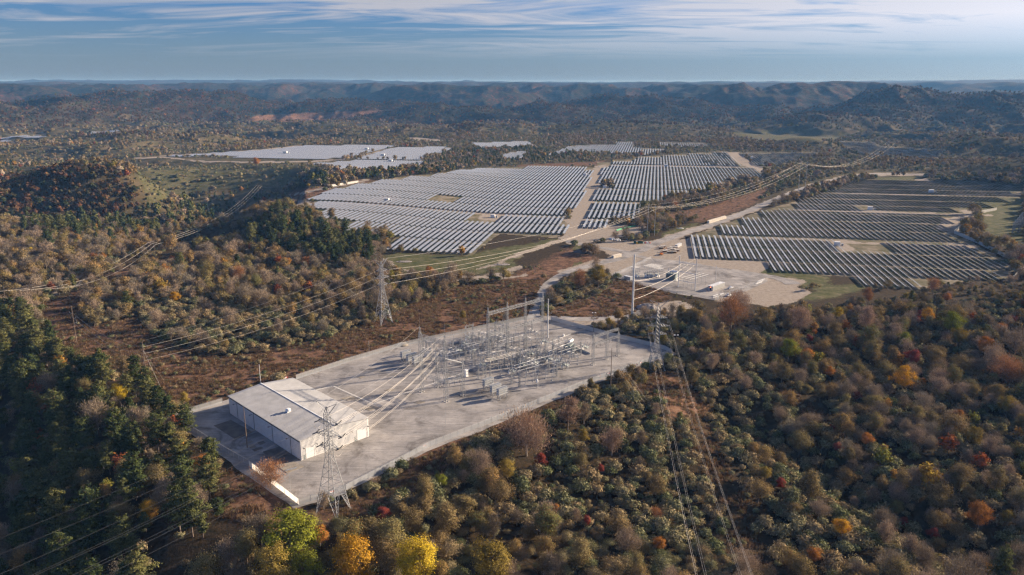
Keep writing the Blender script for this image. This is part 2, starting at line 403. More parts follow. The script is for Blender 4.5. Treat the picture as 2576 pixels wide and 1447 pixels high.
GRASS = [LEFTF[:] , MIDF, RIGHTF_PX, [(1830,332),(2000,320),(2140,330),(2120,353),(1950,358),(1860,347)], [(330,425),(430,418),(600,410),(745,412),(728,480),(640,470),(450,490),(370,520),(350,460)], [z3(*p) for p in [(1850,560),(2576,640),(2576,700),(2200,690),(1900,640)]], [(935,640),(1000,652),(1180,660),(1300,645),(1290,690),(1150,690),(1000,680)], [(1240,625),(1420,598),(1390,612),(1310,645),(1230,660),(1140,672),(1000,650),(960,635),(1180,645)],
  [z6(*p) for p in [(1250,450),(1640,445),(1700,470),(1420,485)]], [z6(*p) for p in [(570,1315),(900,1320),(850,1400),(620,1380)]], [(2010,740),(2080,720),(2200,712),(2180,730),(2030,760)],
  [z3(*p) for p in [(0,330),(140,310),(100,400),(0,420)]], [z3(*p) for p in [(0,500),(130,510),(90,560),(0,590)]], [z3(*p) for p in [(400,380),(600,390),(560,430),(380,410)]],
  [z3(*p) for p in [(960,190),(1200,120),(1340,110),(1100,200),(850,300)]], [(2450,500),(2576,495),(2576,640),(2480,600)], [z6(*p) for p in [(350,50),(700,55),(700,75),(360,78)]], [(1170,700),(1260,712),(1240,716),(1150,705)],
  [(1180,878),(1300,850),(1260,880),(1060,918)]]
RUST = [[(1180,700),(1300,690),(1440,620),(1500,650),(1420,690),(1370,700)], [(170,850),(330,800),(420,870),(560,900),(760,870),(950,810),(1080,750),(1180,715),(1360,700),(1350,780),(1200,830),(1000,880),(740,950),(560,1005),(440,1030),(330,960)],
  [(90,770),(180,735),(330,670),(380,680),(230,740),(190,800),(330,880),(330,960),(150,900),(100,800)],
  [(1370,790),(1500,740),(1560,700),(1700,740),(1600,790),(1500,800),(1400,795)], [(1380,690),(1480,650),(1520,660),(1430,690)], [(1600,960),(1680,930),(1800,1040),(1700,1060)],
  [(610,304),(650,290),(830,282),(985,277),(905,292),(822,304),(700,307)], [z5(*p) for p in [(1400,900),(1900,800),(2400,650),(2576,560),(2400,760),(1900,950),(1500,930)]],
  [(560,1180),(640,1190),(760,1290),(900,1270),(1100,1160),(1120,1190),(900,1320),(700,1340),(560,1300)], [z4(*p) for p in [(120,560),(850,440),(2200,330),(2200,345),(1250,410),(600,525),(180,720)]], [z5(*p) for p in [(0,395),(830,360),(1000,330),(830,400),(0,415)]],
  [(1040,1145),(1440,1000),(1500,1000),(1060,1180)]]
SITE = RIGHTF_PX
# ------------------------------------------------------------ terrain mesh
def build_terrain():
    az = np.concatenate([np.linspace(-180, -46, 60, endpoint=False), np.linspace(-46, -36, 50, endpoint=False), np.linspace(-36, 36, 760, endpoint=False),
                         np.linspace(36, 46, 50, endpoint=False), np.linspace(46, 180, 60, endpoint=False)])
    rr = np.concatenate([[0.5, 40, 90, 130, 160], np.geomspace(180, 25500, 930)])
    A, Rr = np.meshgrid(np.radians(az), rr)
    X = Rr * np.sin(A); Y = Rr * np.cos(A); Z = height(X, Y)
    na, nr = len(az), len(rr)
    idx = np.arange(nr * na).reshape(nr, na)
    a = idx[:-1]; b = idx[1:]
    a2 = np.roll(a, -1, 1); b2 = np.roll(b, -1, 1)
    quads = np.stack([a, a2, b2, b], -1).reshape(-1, 4)
    px, py, dep = project(X, Y, Z)
    vis = dep > 10
    # wobble the borders so nothing is ruled
    wb = 3.0
    dx = fbm(X / 14, Y / 14, 2, 51) * wb * FPX / np.maximum(dep, 50); dy = fbm(X / 14, Y / 14, 2, 57) * wb * 0.35 * FPX / np.maximum(dep, 50)
    def soft(polys, k=5, sp=4.5):
        acc = np.zeros(X.shape)
        for i in range(k):
            a = 6.283 * i / k; ox = math.cos(a) * sp * FPX / np.maximum(dep, 50); oy = math.sin(a) * sp * 0.4 * FPX / np.maximum(dep, 50)
            for p in polys: acc += inpoly(px + dx * 1.6 + ox, py + dy * 1.6 + oy, p) & vis
        return np.minimum(acc / k, 1)
    def mask(polys, wob=True):
        m = np.zeros(X.shape, bool)
        for p in polys:
            m |= inpoly(px + dx * wob, py + dy * wob, p) & vis
        return m.astype(float)
    Cc = np.zeros((X.size, 4), np.float32)
    fields = mask([RIGHTF_PX] + FIELDS)
    Cc[:, 0] = soft(BARE, 4, 1.6).ravel()
    Cc[:, 1] = np.maximum(np.maximum(soft(GRASS[5:]), 0.52 * soft(GRASS[3:5])), fields * 0.28).ravel()
    Cc[:, 2] = soft(RUST, 7, 7).ravel()
    Cc[:, 3] = fields.ravel()
    me = npmesh('ground', np.stack([X, Y, Z], -1).reshape(-1, 3), quads, [M_GROUND], smooth=True)
    at = me.attributes.new('zone', 'FLOAT_COLOR', 'POINT'); at.data.foreach_set('color', Cc.ravel())
    return tag(link('ground', me), 'wooded rolling ground with grass, bare soil and far ridges', None, None, 'structure')

def ground_material():
    m = bpy.data.materials.new('ground_cover'); m.use_nodes = True
    n_ = m.node_tree.nodes; l_ = m.node_tree.links; b = n_['Principled BSDF']
    b.inputs['Roughness'].default_value = 0.95; b.inputs['Specular IOR Level'].default_value = 0.05
    gp = n_.new('ShaderNodeNewGeometry')
    at = n_.new('ShaderNodeAttribute'); at.attribute_name = 'zone'
    sp = n_.new('ShaderNodeSeparateColor'); l_.new(at.outputs['Color'], sp.inputs[0])
    def noise(s, d=5, r=0.6):
        x = n_.new('ShaderNodeTexNoise'); x.inputs['Scale'].default_value = s; x.inputs['Detail'].default_value = d; x.inputs['Roughness'].default_value = r
        l_.new(gp.outputs['Position'], x.inputs['Vector']); return x.outputs[0]
    def ramp(src, stops):
        x = n_.new('ShaderNodeValToRGB'); e = x.color_ramp.elements
        while len(e) < len(stops): e.new(0.5)
        for k, (p, c) in enumerate(stops): e[k].position = p; e[k].color = (*c, 1)
        l_.new(src, x.inputs[0]); return x.outputs[0]
    def mix(f, a, c, bt='MIX'):
        x = n_.new('ShaderNodeMixRGB'); x.blend_type = bt
        if isinstance(f, float): x.inputs[0].default_value = f
        else: l_.new(f, x.inputs[0])
        l_.new(a, x.inputs[1]); l_.new(c, x.inputs[2]); return x.outputs[0]
    def mul(a, bb, off=0.0, op='MULTIPLY_ADD', clamp=True):
        x = n_.new('ShaderNodeMath'); x.operation = op; x.use_clamp = clamp; l_.new(a, x.inputs[0]); x.inputs[1].default_value = bb; x.inputs[2].default_value = off; return x.outputs[0]
    # forest seen from far: crowns of about ten metres in autumn colours
    vo = n_.new('ShaderNodeTexVoronoi'); vo.inputs['Scale'].default_value = 0.085; l_.new(gp.outputs['Position'], vo.inputs['Vector'])
    sc_ = n_.new('ShaderNodeSeparateColor'); l_.new(vo.outputs['Color'], sc_.inputs[0])
    crown = ramp(sc_.outputs[0], [(0.0, (0.012, 0.02, 0.011)), (0.35, (0.02, 0.025, 0.013)), (0.6, (0.038, 0.028, 0.016)), (0.82, (0.055, 0.031, 0.018)), (0.97, (0.09, 0.042, 0.018))])
    big = ramp(noise(0.0022, 4), [(0.38, (0.55, 0.75, 0.62)), (0.62, (1.2, 0.95, 0.85))])
    forest = mix(1.0, crown, big, 'MULTIPLY')
    # close forest floor: leaf litter and low scrub
    floor = ramp(noise(0.35, 6, 0.7), [(0.3, (0.022, 0.02, 0.012)), (0.5, (0.05, 0.036, 0.02)), (0.7, (0.085, 0.055, 0.03))])
    dist = n_.new('ShaderNodeVectorMath'); dist.operation = 'LENGTH'; l_.new(gp.outputs['Position'], dist.inputs[0])
    fd = n_.new('ShaderNodeMapRange'); fd.inputs[1].default_value = 2700; fd.inputs[2].default_value = 3900; l_.new(dist.outputs['Value'], fd.inputs[0])
    scrubl = ramp(noise(0.02, 7, 0.7), [(0.35, (0.045, 0.045, 0.022)), (0.5, (0.09, 0.078, 0.042)), (0.62, (0.15, 0.115, 0.065))])
    f0 = n_.new('ShaderNodeMapRange'); f0.inputs[1].default_value = 1000; f0.inputs[2].default_value = 1500; l_.new(dist.outputs['Value'], f0.inputs[0])
    c = mix(fd.outputs[0], mix(f0.outputs[0], floor, scrubl), forest)
    rust = ramp(noise(0.16, 8, 0.78), [(0.3, (0.03, 0.027, 0.015)), (0.42, (0.075, 0.05, 0.03)), (0.5, (0.15, 0.08, 0.048)), (0.58, (0.23, 0.135, 0.085)), (0.7, (0.11, 0.10, 0.05))])
    grass = ramp(noise(0.12, 6, 0.7), [(0.3, (0.05, 0.065, 0.02)), (0.5, (0.10, 0.10, 0.042)), (0.68, (0.19, 0.16, 0.095))])
    bare = ramp(noise(0.3, 7, 0.72), [(0.3, (0.24, 0.19, 0.145)), (0.5, (0.33, 0.28, 0.225)), (0.7, (0.42, 0.36, 0.29))])
    arr = ramp(noise(0.05, 6, 0.7), [(0.35, (0.08, 0.085, 0.04)), (0.5, (0.17, 0.145, 0.09)), (0.62, (0.30, 0.25, 0.19))])
    nz = noise(0.5, 4)
    def soft(ch, k=0.9):
        x = n_.new('ShaderNodeMath'); x.operation = 'MULTIPLY_ADD'; l_.new(nz, x.inputs[0]); x.inputs[1].default_value = k; x.inputs[2].default_value = -k / 2
        y = n_.new('ShaderNodeMath'); y.operation = 'ADD'; l_.new(x.outputs[0], y.inputs[0]); l_.new(ch, y.inputs[1])
        z = n_.new('ShaderNodeMath'); z.operation = 'MULTIPLY_ADD'; z.use_clamp = True; l_.new(y.outputs[0], z.inputs[0]); z.inputs[1].default_value = 3.0; z.inputs[2].default_value = -1.0
        return z.outputs[0]
    c = mix(soft(sp.outputs['Blue'], 1.1), c, rust); c = mix(soft(at.outputs['Alpha'], 0.4), c, arr)
    c = mix(soft(sp.outputs['Green'], 1.0), c, grass); c = mix(soft(sp.outputs['Red'], 0.9), c, bare)
    l_.new(c, b.inputs['Base Color'])
    bp = n_.new('ShaderNodeBump'); bp.inputs['Strength'].default_value = 0.9; bp.inputs['Distance'].default_value = 5.0
    inv = mul(vo.outputs['Distance'], -0.16, 1.0)
    ff = n_.new('ShaderNodeMath'); ff.operation = 'MULTIPLY'; l_.new(fd.outputs[0], ff.inputs[0]); l_.new(inv, ff.inputs[1])
    nn = mul(noise(0.9, 5), 0.06, 0.0); ad = n_.new('ShaderNodeMath'); ad.operation = 'ADD'; l_.new(ff.outputs[0], ad.inputs[0]); l_.new(nn, ad.inputs[1])
    l_.new(ad.outputs[0], bp.inputs['Height']); l_.new(bp.outputs[0], b.inputs['Normal'])
    return m
M_GROUND = ground_material()
build_terrain()
# ------------------------------------------------------------ gravel yard, main road
def flat_poly(name, pts, z, m, label=None, kind='structure'):
    import bmesh
    bm = bmesh.new(); vs = [bm.verts.new((p[0], p[1], z)) for p in pts]
    f = bm.faces.new(vs); bmesh.ops.triangulate(bm, faces=[f])
    for f in bm.faces:
        f.normal_update()
        if f.normal.z < 0: f.normal_flip()
    me = bpy.data.meshes.new(name); bm.to_mesh(me); bm.free(); me.materials.append(m)
    o = link(name, me); tag(o, label, None, None, kind); return o
def wobble(pts, amp, step, seed=5):
    out = []
    n = len(pts)
    for i in range(n):
        a = Vector(pts[i]); b = Vector(pts[(i+1) % n]); L_ = (b-a).length; k = max(1, int(L_/step))
        for j in range(k):
            p = a.lerp(b, j/k); nn = float(vnoise(np.array([p.x/9.0]), np.array([p.y/9.0]), seed)[0])
            d = Vector((-(b-a).y, (b-a).x)); d.normalize(); out.append(tuple(p + d*nn*amp))
    return out
def gravel_mat(name, dark=False):
    m = bpy.data.materials.new(name); m.use_nodes = True
    n_ = m.node_tree.nodes; l_ = m.node_tree.links; b = n_['Principled BSDF']
    b.inputs['Roughness'].default_value = 0.92; b.inputs['Specular IOR Level'].default_value = 0.1
    gp = n_.new('ShaderNodeNewGeometry')
    def noise(s, d, r, vec=None, dist=0.0):
        x = n_.new('ShaderNodeTexNoise'); x.inputs['Scale'].default_value = s; x.inputs['Detail'].default_value = d; x.inputs['Roughness'].default_value = r; x.inputs['Distortion'].default_value = dist
        l_.new(vec or gp.outputs['Position'], x.inputs['Vector']); return x.outputs[0]
    def ramp(src, stops):
        x = n_.new('ShaderNodeValToRGB'); e = x.color_ramp.elements
        while len(e) < len(stops): e.new(0.5)
        for k, (p, c) in enumerate(stops): e[k].position = p; e[k].color = (*c, 1)
        l_.new(src, x.inputs[0]); return x.outputs[0]
    k = 1.0
    base = ramp(noise(0.06, 8, 0.7), [(0.3, (0.20*k, 0.188*k, 0.176*k)), (0.5, (0.33*k, 0.312*k, 0.295*k)), (0.7, (0.47*k, 0.44*k, 0.41*k))])
    mp = n_.new('ShaderNodeMapping'); mp.inputs['Rotation'].default_value = (0, 0, R(-38)); mp.inputs['Scale'].default_value = (0.05, 0.9, 1); l_.new(gp.outputs['Position'], mp.inputs[0])
    tr = ramp(noise(0.6, 5, 0.6, mp.outputs[0], 1.2), [(0.40, (0.86, 0.86, 0.86)), (0.5, (1.03, 1.02, 1.0)), (0.6, (0.95, 0.95, 0.95))])
    x = n_.new('ShaderNodeMixRGB'); x.blend_type = 'MULTIPLY'; x.inputs[0].default_value = 0.8; l_.new(base, x.inputs[1]); l_.new(tr, x.inputs[2])
    mq = n_.new('ShaderNodeMapping'); mq.inputs['Rotation'].default_value = (0, 0, R(47)); mq.inputs['Scale'].default_value = (0.03, 0.55, 1); l_.new(gp.outputs['Position'], mq.inputs[0])
    t2 = ramp(noise(1.0, 3, 0.5, mq.outputs[0], 2.2), [(0.44, (1.0, 1.0, 1.0)), (0.49, (0.74, 0.73, 0.72)), (0.53, (1.06, 1.06, 1.06))])
    xx = n_.new('ShaderNodeMixRGB'); xx.blend_type = 'MULTIPLY'; xx.inputs[0].default_value = 0.8; l_.new(x.outputs[0], xx.inputs[1]); l_.new(t2, xx.inputs[2])
    pt = ramp(noise(0.05, 7, 0.72, None, 1.0), [(0.36, (0.58, 0.56, 0.54)), (0.47, (1.0, 1.0, 1.0)), (0.62, (1.1, 1.08, 1.05))])
    x = n_.new('ShaderNodeMixRGB'); x.blend_type = 'MULTIPLY'; x.inputs[0].default_value = 1.0; l_.new(xx.outputs[0], x.inputs[1]); l_.new(pt, x.inputs[2])
    g = ramp(noise(2.2, 4, 0.8), [(0.3, (0.82, 0.82, 0.82)), (0.7, (1.12, 1.12, 1.12))])
    y = n_.new('ShaderNodeMixRGB'); y.blend_type = 'MULTIPLY'; y.inputs[0].default_value = 1; l_.new(x.outputs[0], y.inputs[1]); l_.new(g, y.inputs[2])
    l_.new(y.outputs[0], b.inputs['Base Color'])
    bp = n_.new('ShaderNodeBump'); bp.inputs['Strength'].default_value = 0.5; bp.inputs['Distance'].default_value = 0.08
    l_.new(noise(1.4, 6, 0.7), bp.inputs['Height']); l_.new(bp.outputs[0], b.inputs['Normal'])
    return m
M_GRAVEL = gravel_mat('yard_gravel')
PADW = wp(PAD)
grow = []
cxp = sum(p[0] for p in PADW)/len(PADW); cyp = sum(p[1] for p in PADW)/len(PADW)
for p in PADW:
    d = Vector((p[0]-cxp, p[1]-cyp)); grow.append(tuple(Vector(p) + d.normalized()*3.2))
flat_poly('gravel_yard', wobble(grow, 0.9, 6), 0.05, M_GRAVEL)
SUBP = [z3(*p) for p in [(360,640),(560,560),(700,480),(800,475),(1100,500),(1500,570),(1960,665),(1990,710),(1700,840),(1440,905),(1000,830),(560,730)]]
flat_poly('gravel_yard', wobble(wp(SUBP), 0.8, 6), 0.055, M_GRAVEL)
def road(name, pts, ws, z0, m, clip=None):
    # centre line on the land, width in metres
    P_ = [GT(*p) for p in pts]; cl = []
    for i in range(len(P_)-1):
        p0 = P_[max(0,i-1)]; p1 = P_[i]; p2 = P_[i+1]; p3 = P_[min(len(P_)-1,i+2)]
        k = max(2, int((p2-p1).length/7))
        for j in range(k):
            t = j/k; q = 0.5*((2*p1)+(p2-p0)*t+(2*p0-5*p1+4*p2-p3)*t*t+(3*p1-p0-3*p2+p3)*t**3); cl.append((q, ws[i]*(1-t)+ws[min(i+1,len(ws)-1)]*t))
    cl.append((P_[-1], ws[-1])); vs = []; fs = []
    cols = 7
    for i, (p, w_) in enumerate(cl):
        a = cl[max(0,i-1)][0]; b = cl[min(len(cl)-1,i+1)][0]; d = Vector((b.x-a.x, b.y-a.y)); d.normalize(); n = Vector((-d.y, d.x))
        wl = w_/2 + 0.5*rnd.uniform(-1,1); wr = w_/2 + 0.5*rnd.uniform(-1,1)
        for k in range(cols):
            t = k/(cols-1); o = -wl + (wl+wr)*t; x, y = p.x+n.x*o, p.y+n.y*o
            vs.append((x, y, hz(x, y)+z0 + (0.0 if 0<k<cols-1 else -0.03)))
    for i in range(len(cl)-1):
        for k in range(cols-1): a = i*cols+k; fs.append((a, a+cols, a+cols+1, a+1))
    me = npmesh(name, vs, fs, [m], smooth=True)
    return tag(link(name, me), None, None, None, 'structure')
M_ROAD = gravel_mat('road_gravel')
road('gravel_road', ROADP, [9,8,8,8.5,10,12,13,13,12,12,12,12,12,12,12,10,9], 0.11, M_ROAD)
road('gravel_road', [(1425,606),(1480,618),(1540,628),(1590,638)], [8,9,10,10], 0.13, M_ROAD)
road('gravel_road', [z3(450,395),z3(800,485),z3(1200,545),z3(1700,610),z3(2100,680),z3(2250,740)], [8,9,9,9,12,14], 0.15, M_ROAD)
road('gravel_road', [(1347,798),(1400,800),(1480,803),(1560,797),(1600,796),(1650,780)], [8,9,9,14,20,20], 0.09, M_ROAD)

# ------------------------------------------------------------ solar trackers
M_PANEL = mat('panel_glass', (0.14, 0.155, 0.18), 0.25, 0.0, spec=0.9)
def panel_material():
    m = M_PANEL; n_ = m.node_tree.nodes; l_ = m.node_tree.links; b = n_['Principled BSDF']
    b.inputs['IOR'].default_value = 2.0
    t = n_.new('ShaderNodeTexCoord'); br = n_.new('ShaderNodeTexBrick'); br.offset = 0
    mp = n_.new('ShaderNodeMapping'); l_.new(t.outputs['Object'], mp.inputs[0]); mp.inputs['Rotation'].default_value = (0, 0, R(90))
    l_.new(mp.outputs[0], br.inputs['Vector']); br.inputs['Scale'].default_value = 1.0; br.inputs['Brick Width'].default_value = 1.0; br.inputs['Row Height'].default_value = 2.6
    br.inputs['Mortar Size'].default_value = 0.03; br.inputs['Color1'].default_value = (0.15, 0.165, 0.19, 1); br.inputs['Color2'].default_value = (0.18, 0.195, 0.22, 1); br.inputs['Mortar'].default_value = (0.5, 0.5, 0.52, 1)
    l_.new(br.outputs[0], b.inputs['Base Color'])
panel_material()
M_FRAME = mat('aluminium_frame', (0.62, 0.62, 0.63), 0.45, 0.3)
M_STEEL = mat('galvanised_steel', (0.42, 0.43, 0.44), 0.5, 0.35, var=0.12, scale=2.0)
TILT = R(24); TW, TL, TZ, PITCH = 2.55, 56.0, 1.75, 5.93
def table_geo(Lt):
    """panels (box verts), tube, posts of a table along +Y, tilted towards +X"""
    ct, st = math.cos(TILT), math.sin(TILT)
    def pv(u, y, h): return (u*ct + h*st, y, TZ - u*st + h*ct)
    pan = MB(); k = 2; seg = Lt/k
    for i in range(k):
        y0 = -Lt/2 + i*seg + 0.12; y1 = -Lt/2 + (i+1)*seg - 0.12
        pan.cur = 0
        pan.add([pv(-TW/2,y0,.07),pv(TW/2,y0,.07),pv(TW/2,y1,.07),pv(-TW/2,y1,.07)], [(0,1,2,3)])
        pan.cur = 1
        pan.add([pv(-TW/2,y0,.065),pv(TW/2,y0,.065),pv(TW/2,y1,.065),pv(-TW/2,y1,.065),pv(-TW/2,y0,.02),pv(TW/2,y0,.02),pv(TW/2,y1,.02),pv(-TW/2,y1,.02)],
                [(7,6,5,4),(0,4,5,1),(1,5,6,2),(2,6,7,3),(3,7,4,0)])
    return pan
PT = {}
def tracker_proto(Lt):
    key = round(Lt)
    if key in PT: return PT[key]
    pan = table_geo(Lt); me = bpy.data.meshes.new('panel_array'); me.from_pydata(pan.v, [], pan.f); me.materials.append(M_PANEL); me.materials.append(M_FRAME); me.polygons.foreach_set('material_index', pan.mi); me.update()
    tb = MB(); tb.bar((0, -Lt/2-0.3, TZ), (0, Lt/2+0.3, TZ), 0.09, n=6); mt = bpy.data.meshes.new('torque_tube'); mt.from_pydata(tb.v, [], tb.f); mt.materials.append(M_STEEL); mt.update()
    PT[key] = (me, mt); return PT[key]
pb = MB(); pb.box(-0.08, -0.06, -0.6, 0.08, 0.06, TZ-0.05); ME_POST = bpy.data.meshes.new('support_post'); ME_POST.from_pydata(pb.v, [], pb.f); ME_POST.materials.append(M_STEEL); ME_POST.update()
TABLES = []
def add_band(fid, s0, s1, q0, q1, poly=None, holes=()):
    Lt = s1 - s0
    k0 = math.ceil((q0-42.6)/PITCH); k1 = math.floor((q1-42.6)/PITCH)
    qk = 42.6 + PITCH*np.arange(k0, k1+1)
    if not len(qk): return
    for q in qk:
        xm, ym = xy(q, (s0+s1)/2); tol = 0.3 if fid == 'F' else 0.08; xa, ya = xy(q, s0+Lt*tol); xb, yb = xy(q, s1-Lt*tol)
        zz = height(np.array([xm, xa, xb]), np.array([ym, ya, yb])); z = float(zz.mean())
        if poly is not None:
            X = np.array([xm, xa, xb]); Y = np.array([ym, ya, yb])
            px, py, _ = project(X, Y, zz + 1.0)
            if not inpoly(px, py, poly).all(): continue
        if any(h[0] < q < h[1] and h[2] < (s0+s1)/2 < h[3] for h in holes): continue
        slope = (zz[2]-zz[1])/(Lt*0.84)
        TABLES.append((fid, q, s0, s1, xm, ym, z, slope))
# eastern array
for s0, s1, q0, q1 in [(657,695,168,218),(697,739,107,294),(742,796,42,320),(799,854,42,188),(799,854,238,318),(868,923,76,318),(926,981,106,336),
    (986,1041,136,352),(1044,1060,160,383),(1068,1120,187,270),(1078,1120,287,392),(1124,1178,198,446),(1183,1238,226,493),(1248,1303,256,532),(1306,1360,284,576),(1363,1430,312,556)]:
    add_band('E', s0, s1, q0, q1)
# middle array
for s0, s1 in [(881,936),(947,1010),(1014,1078),(1097,1158),(1162,1224),(1232,1290),(1294,1354),(1357,1416),(1419,1479),(1483,1543),(1546,1590),(1610,1664),(1668,1720),(1723,1776),(1780,1830),(1834,1884),(1888,1940)]:
    add_band('M', s0, s1, -120, 230, MIDF)
# western array on its rise
for s0, s1 in [(721,776),(779,834),(837,892),(895,950),(961,1016),(1019,1074),(1077,1132),(1135,1190),(1193,1248),(1251,1306),(1309,1364),(1367,1422),(1425,1480),(1483,1538)]:
    add_band('W', s0, s1, -560, -60, LEFTF, holes=[(-300,-262,1014,1080),(-215,-180,893,952)] )
NEARN = len(TABLES)
for P_ in (F9, F5, F6, F7, F8, F4, F1, F2, F3, F10, F11, F12):
    ps = [GT(*p) for p in P_]; qq = [qs(p.x, p.y) for p in ps]
    s = min(t[1] for t in qq); 
    while s < max(t[1] for t in qq):
        add_band('F', s, s+34, min(t[0] for t in qq), max(t[0] for t in qq), P_); s += 35.5
TABLES.sort(key=lambda t: math.hypot(t[4], t[5]))
print('tables', len(TABLES))
LBL = {'E': 'solar tracker row of the eastern array', 'M': 'solar tracker row of the middle array', 'W': 'solar tracker row of the western array', 'F': 'solar tracker row far off'}
GRP = {'E': 'tracker rows of the eastern array', 'M': 'tracker rows of the middle array', 'W': 'tracker rows of the western array', 'F': 'far tracker rows'}
BANDS = {f: sorted({t[2] for t in TABLES if t[0] == f}) for f in 'EMWF'}
def band_word(f, s0):
    k = BANDS[f].index(s0); return ', ' + (['frontmost', 'second', 'third', 'fourth', 'fifth', 'sixth', 'seventh', 'eighth', 'ninth', 'tenth'][k] if k < 10 else 'rear') + ' band'
rest_v, rest_f, rest_m = [], [], []
for i, (fid, q, s0, s1, x, y, z, sl_) in enumerate(TABLES):
    Lt = s1 - s0
    pit = math.atan(sl_)
    if i < 300:
        mp_, mt = tracker_proto(Lt)
        r0 = empty('solar_tracker', (x, y, z), -A_AX, LBL[fid] + band_word(fid, s0), 'solar tracker', GRP[fid])
        r0.rotation_euler = (pit, 0, -A_AX)
        link('panel_array', mp_, r0); link('torque_tube', mt, r0)
        for k in range(5): link('support_post', ME_POST, r0, (0, -Lt/2 + 3 + k*(Lt-6)/4, 0))
    else:
        g = table_geo(Lt)
        jit = 0.0
        if fid == 'M' and q > 100 and s0 > 1500 or fid == 'F' and q > 150: jit = rnd.choice([0, 0, 0, R(26)])
        V_ = np.array(g.v, float)
        if jit:
            cz, sz = math.cos(-jit), math.sin(-jit); X_ = V_[:, 0]*cz + (V_[:, 2]-TZ)*sz*-1; Z_ = V_[:, 0]*sz + (V_[:, 2]-TZ)*cz; V_[:, 0] = X_; V_[:, 2] = Z_ + TZ
        V_[:, 2] += V_[:, 1]*sl_
        ca, sa = math.cos(-A_AX), math.sin(-A_AX)
        W_ = np.stack([x + V_[:, 0]*ca - V_[:, 1]*sa, y + V_[:, 0]*sa + V_[:, 1]*ca, z + V_[:, 2]], -1)
        o = sum(len(v) for v in rest_v) if False else (rest_v[-1][0] + len(rest_v[-1][1]) if rest_v else 0)
        rest_v.append((o, W_)); rest_f += [[o+k for k in f] for f in g.f]; rest_m += g.mi
tag(link('solar_tracker_field', npmesh('solar_tracker_field', np.concatenate([v for _, v in rest_v]), rest_f, [M_PANEL, M_FRAME], midx=rest_m)), 'far rows of solar trackers running to the back of the plateau', 'solar array', None, 'stuff')
# ------------------------------------------------------------ vegetation
def leaf_mat(name, stops, rough=0.7, trans=0.14, vj=0.9):
    """leaf colours: a ramp read by a per-plant random number, broken up a little inside each crown"""
    m = bpy.data.materials.new(name); m.use_nodes = True
    n_ = m.node_tree.nodes; l_ = m.node_tree.links; n_.remove(n_['Principled BSDF']); out = n_['Material Output']
    oi = n_.new('ShaderNodeObjectInfo'); gp = n_.new('ShaderNodeNewGeometry')
    ri = n_.new('ShaderNodeMath'); ri.operation = 'MULTIPLY_ADD'; l_.new(gp.outputs['Random Per Island'], ri.inputs[0]); ri.inputs[1].default_value = 0.22; ri.inputs[2].default_value = -0.11
    ad = n_.new('ShaderNodeMath'); ad.operation = 'ADD'; l_.new(oi.outputs['Random'], ad.inputs[0]); l_.new(ri.outputs[0], ad.inputs[1])
    rp = n_.new('ShaderNodeValToRGB'); e = rp.color_ramp.elements
    while len(e) < len(stops): e.new(0.5)
    for k, (p, c) in enumerate(stops): e[k].position = p; e[k].color = (*c, 1)
    l_.new(ad.outputs[0], rp.inputs[0])
    hv = n_.new('ShaderNodeHueSaturation'); l_.new(rp.outputs[0], hv.inputs['Color'])
    vv = n_.new('ShaderNodeMath'); vv.operation = 'MULTIPLY_ADD'; l_.new(gp.outputs['Random Per Island'], vv.inputs[0]); vv.inputs[1].default_value = vj; vv.inputs[2].default_value = 1.05 - vj / 2
    l_.new(vv.outputs[0], hv.inputs['Value'])
    d = n_.new('ShaderNodeBsdfDiffuse'); t = n_.new('ShaderNodeBsdfTranslucent'); mx = n_.new('ShaderNodeMixShader'); mx.inputs[0].default_value = trans
    l_.new(hv.outputs[0], d.inputs['Color']); l_.new(hv.outputs[0], t.inputs['Color']); l_.new(d.outputs[0], mx.inputs[1]); l_.new(t.outputs[0], mx.inputs[2]); l_.new(mx.outputs[0], out.inputs['Surface'])
    return m
M_BARK = mat('bark', (0.17, 0.13, 0.10), 0.95, var=0.25, scale=3)
M_PALEBARK = mat('pale_bark', (0.32, 0.27, 0.22), 0.95, var=0.25, scale=3)
ST_PINE = [(0, (0.042, 0.058, 0.022)), (0.5, (0.075, 0.09, 0.032)), (1, (0.14, 0.135, 0.048))]
M_PINE = leaf_mat('pine_needles', ST_PINE, trans=0.15); M_PINE_F = leaf_mat('pine_needles_far', ST_PINE, trans=0.15, vj=0.3)
ST_TWIG = [(0, (0.19, 0.155, 0.11)), (0.35, (0.27, 0.21, 0.145)), (0.7, (0.36, 0.27, 0.19)), (1, (0.24, 0.21, 0.15))]
M_TWIG = leaf_mat('twigs', ST_TWIG, trans=0.1); M_TWIG_F = leaf_mat('twigs_far', ST_TWIG, trans=0.1, vj=0.3)
ST_TAN = [(0, (0.16, 0.13, 0.06)), (0.3, (0.24, 0.165, 0.075)), (0.6, (0.20, 0.175, 0.07)), (0.85, (0.31, 0.185, 0.075)), (1, (0.14, 0.15, 0.055))]
M_TAN = leaf_mat('brown_leaves', ST_TAN); M_TAN_F = leaf_mat('brown_leaves_far', ST_TAN, vj=0.3)
ST_OLIVE = [(0, (0.11, 0.125, 0.055)), (0.3, (0.19, 0.19, 0.10)), (0.55, (0.27, 0.225, 0.125)), (0.8, (0.27, 0.195, 0.105)), (1, (0.17, 0.165, 0.085))]
M_OLIVE = leaf_mat('olive_scrub', ST_OLIVE); M_OLIVE_F = leaf_mat('olive_scrub_far', ST_OLIVE, vj=0.3)
ST_AUT = [(0, (0.34, 0.12, 0.03)), (0.15, (0.26, 0.065, 0.035)), (0.4, (0.36, 0.17, 0.04)), (0.7, (0.32, 0.22, 0.04)), (1, (0.17, 0.18, 0.04))]
M_AUT = leaf_mat('autumn_leaves', ST_AUT); M_AUT_F = leaf_mat('autumn_leaves_far', ST_AUT, vj=0.3)
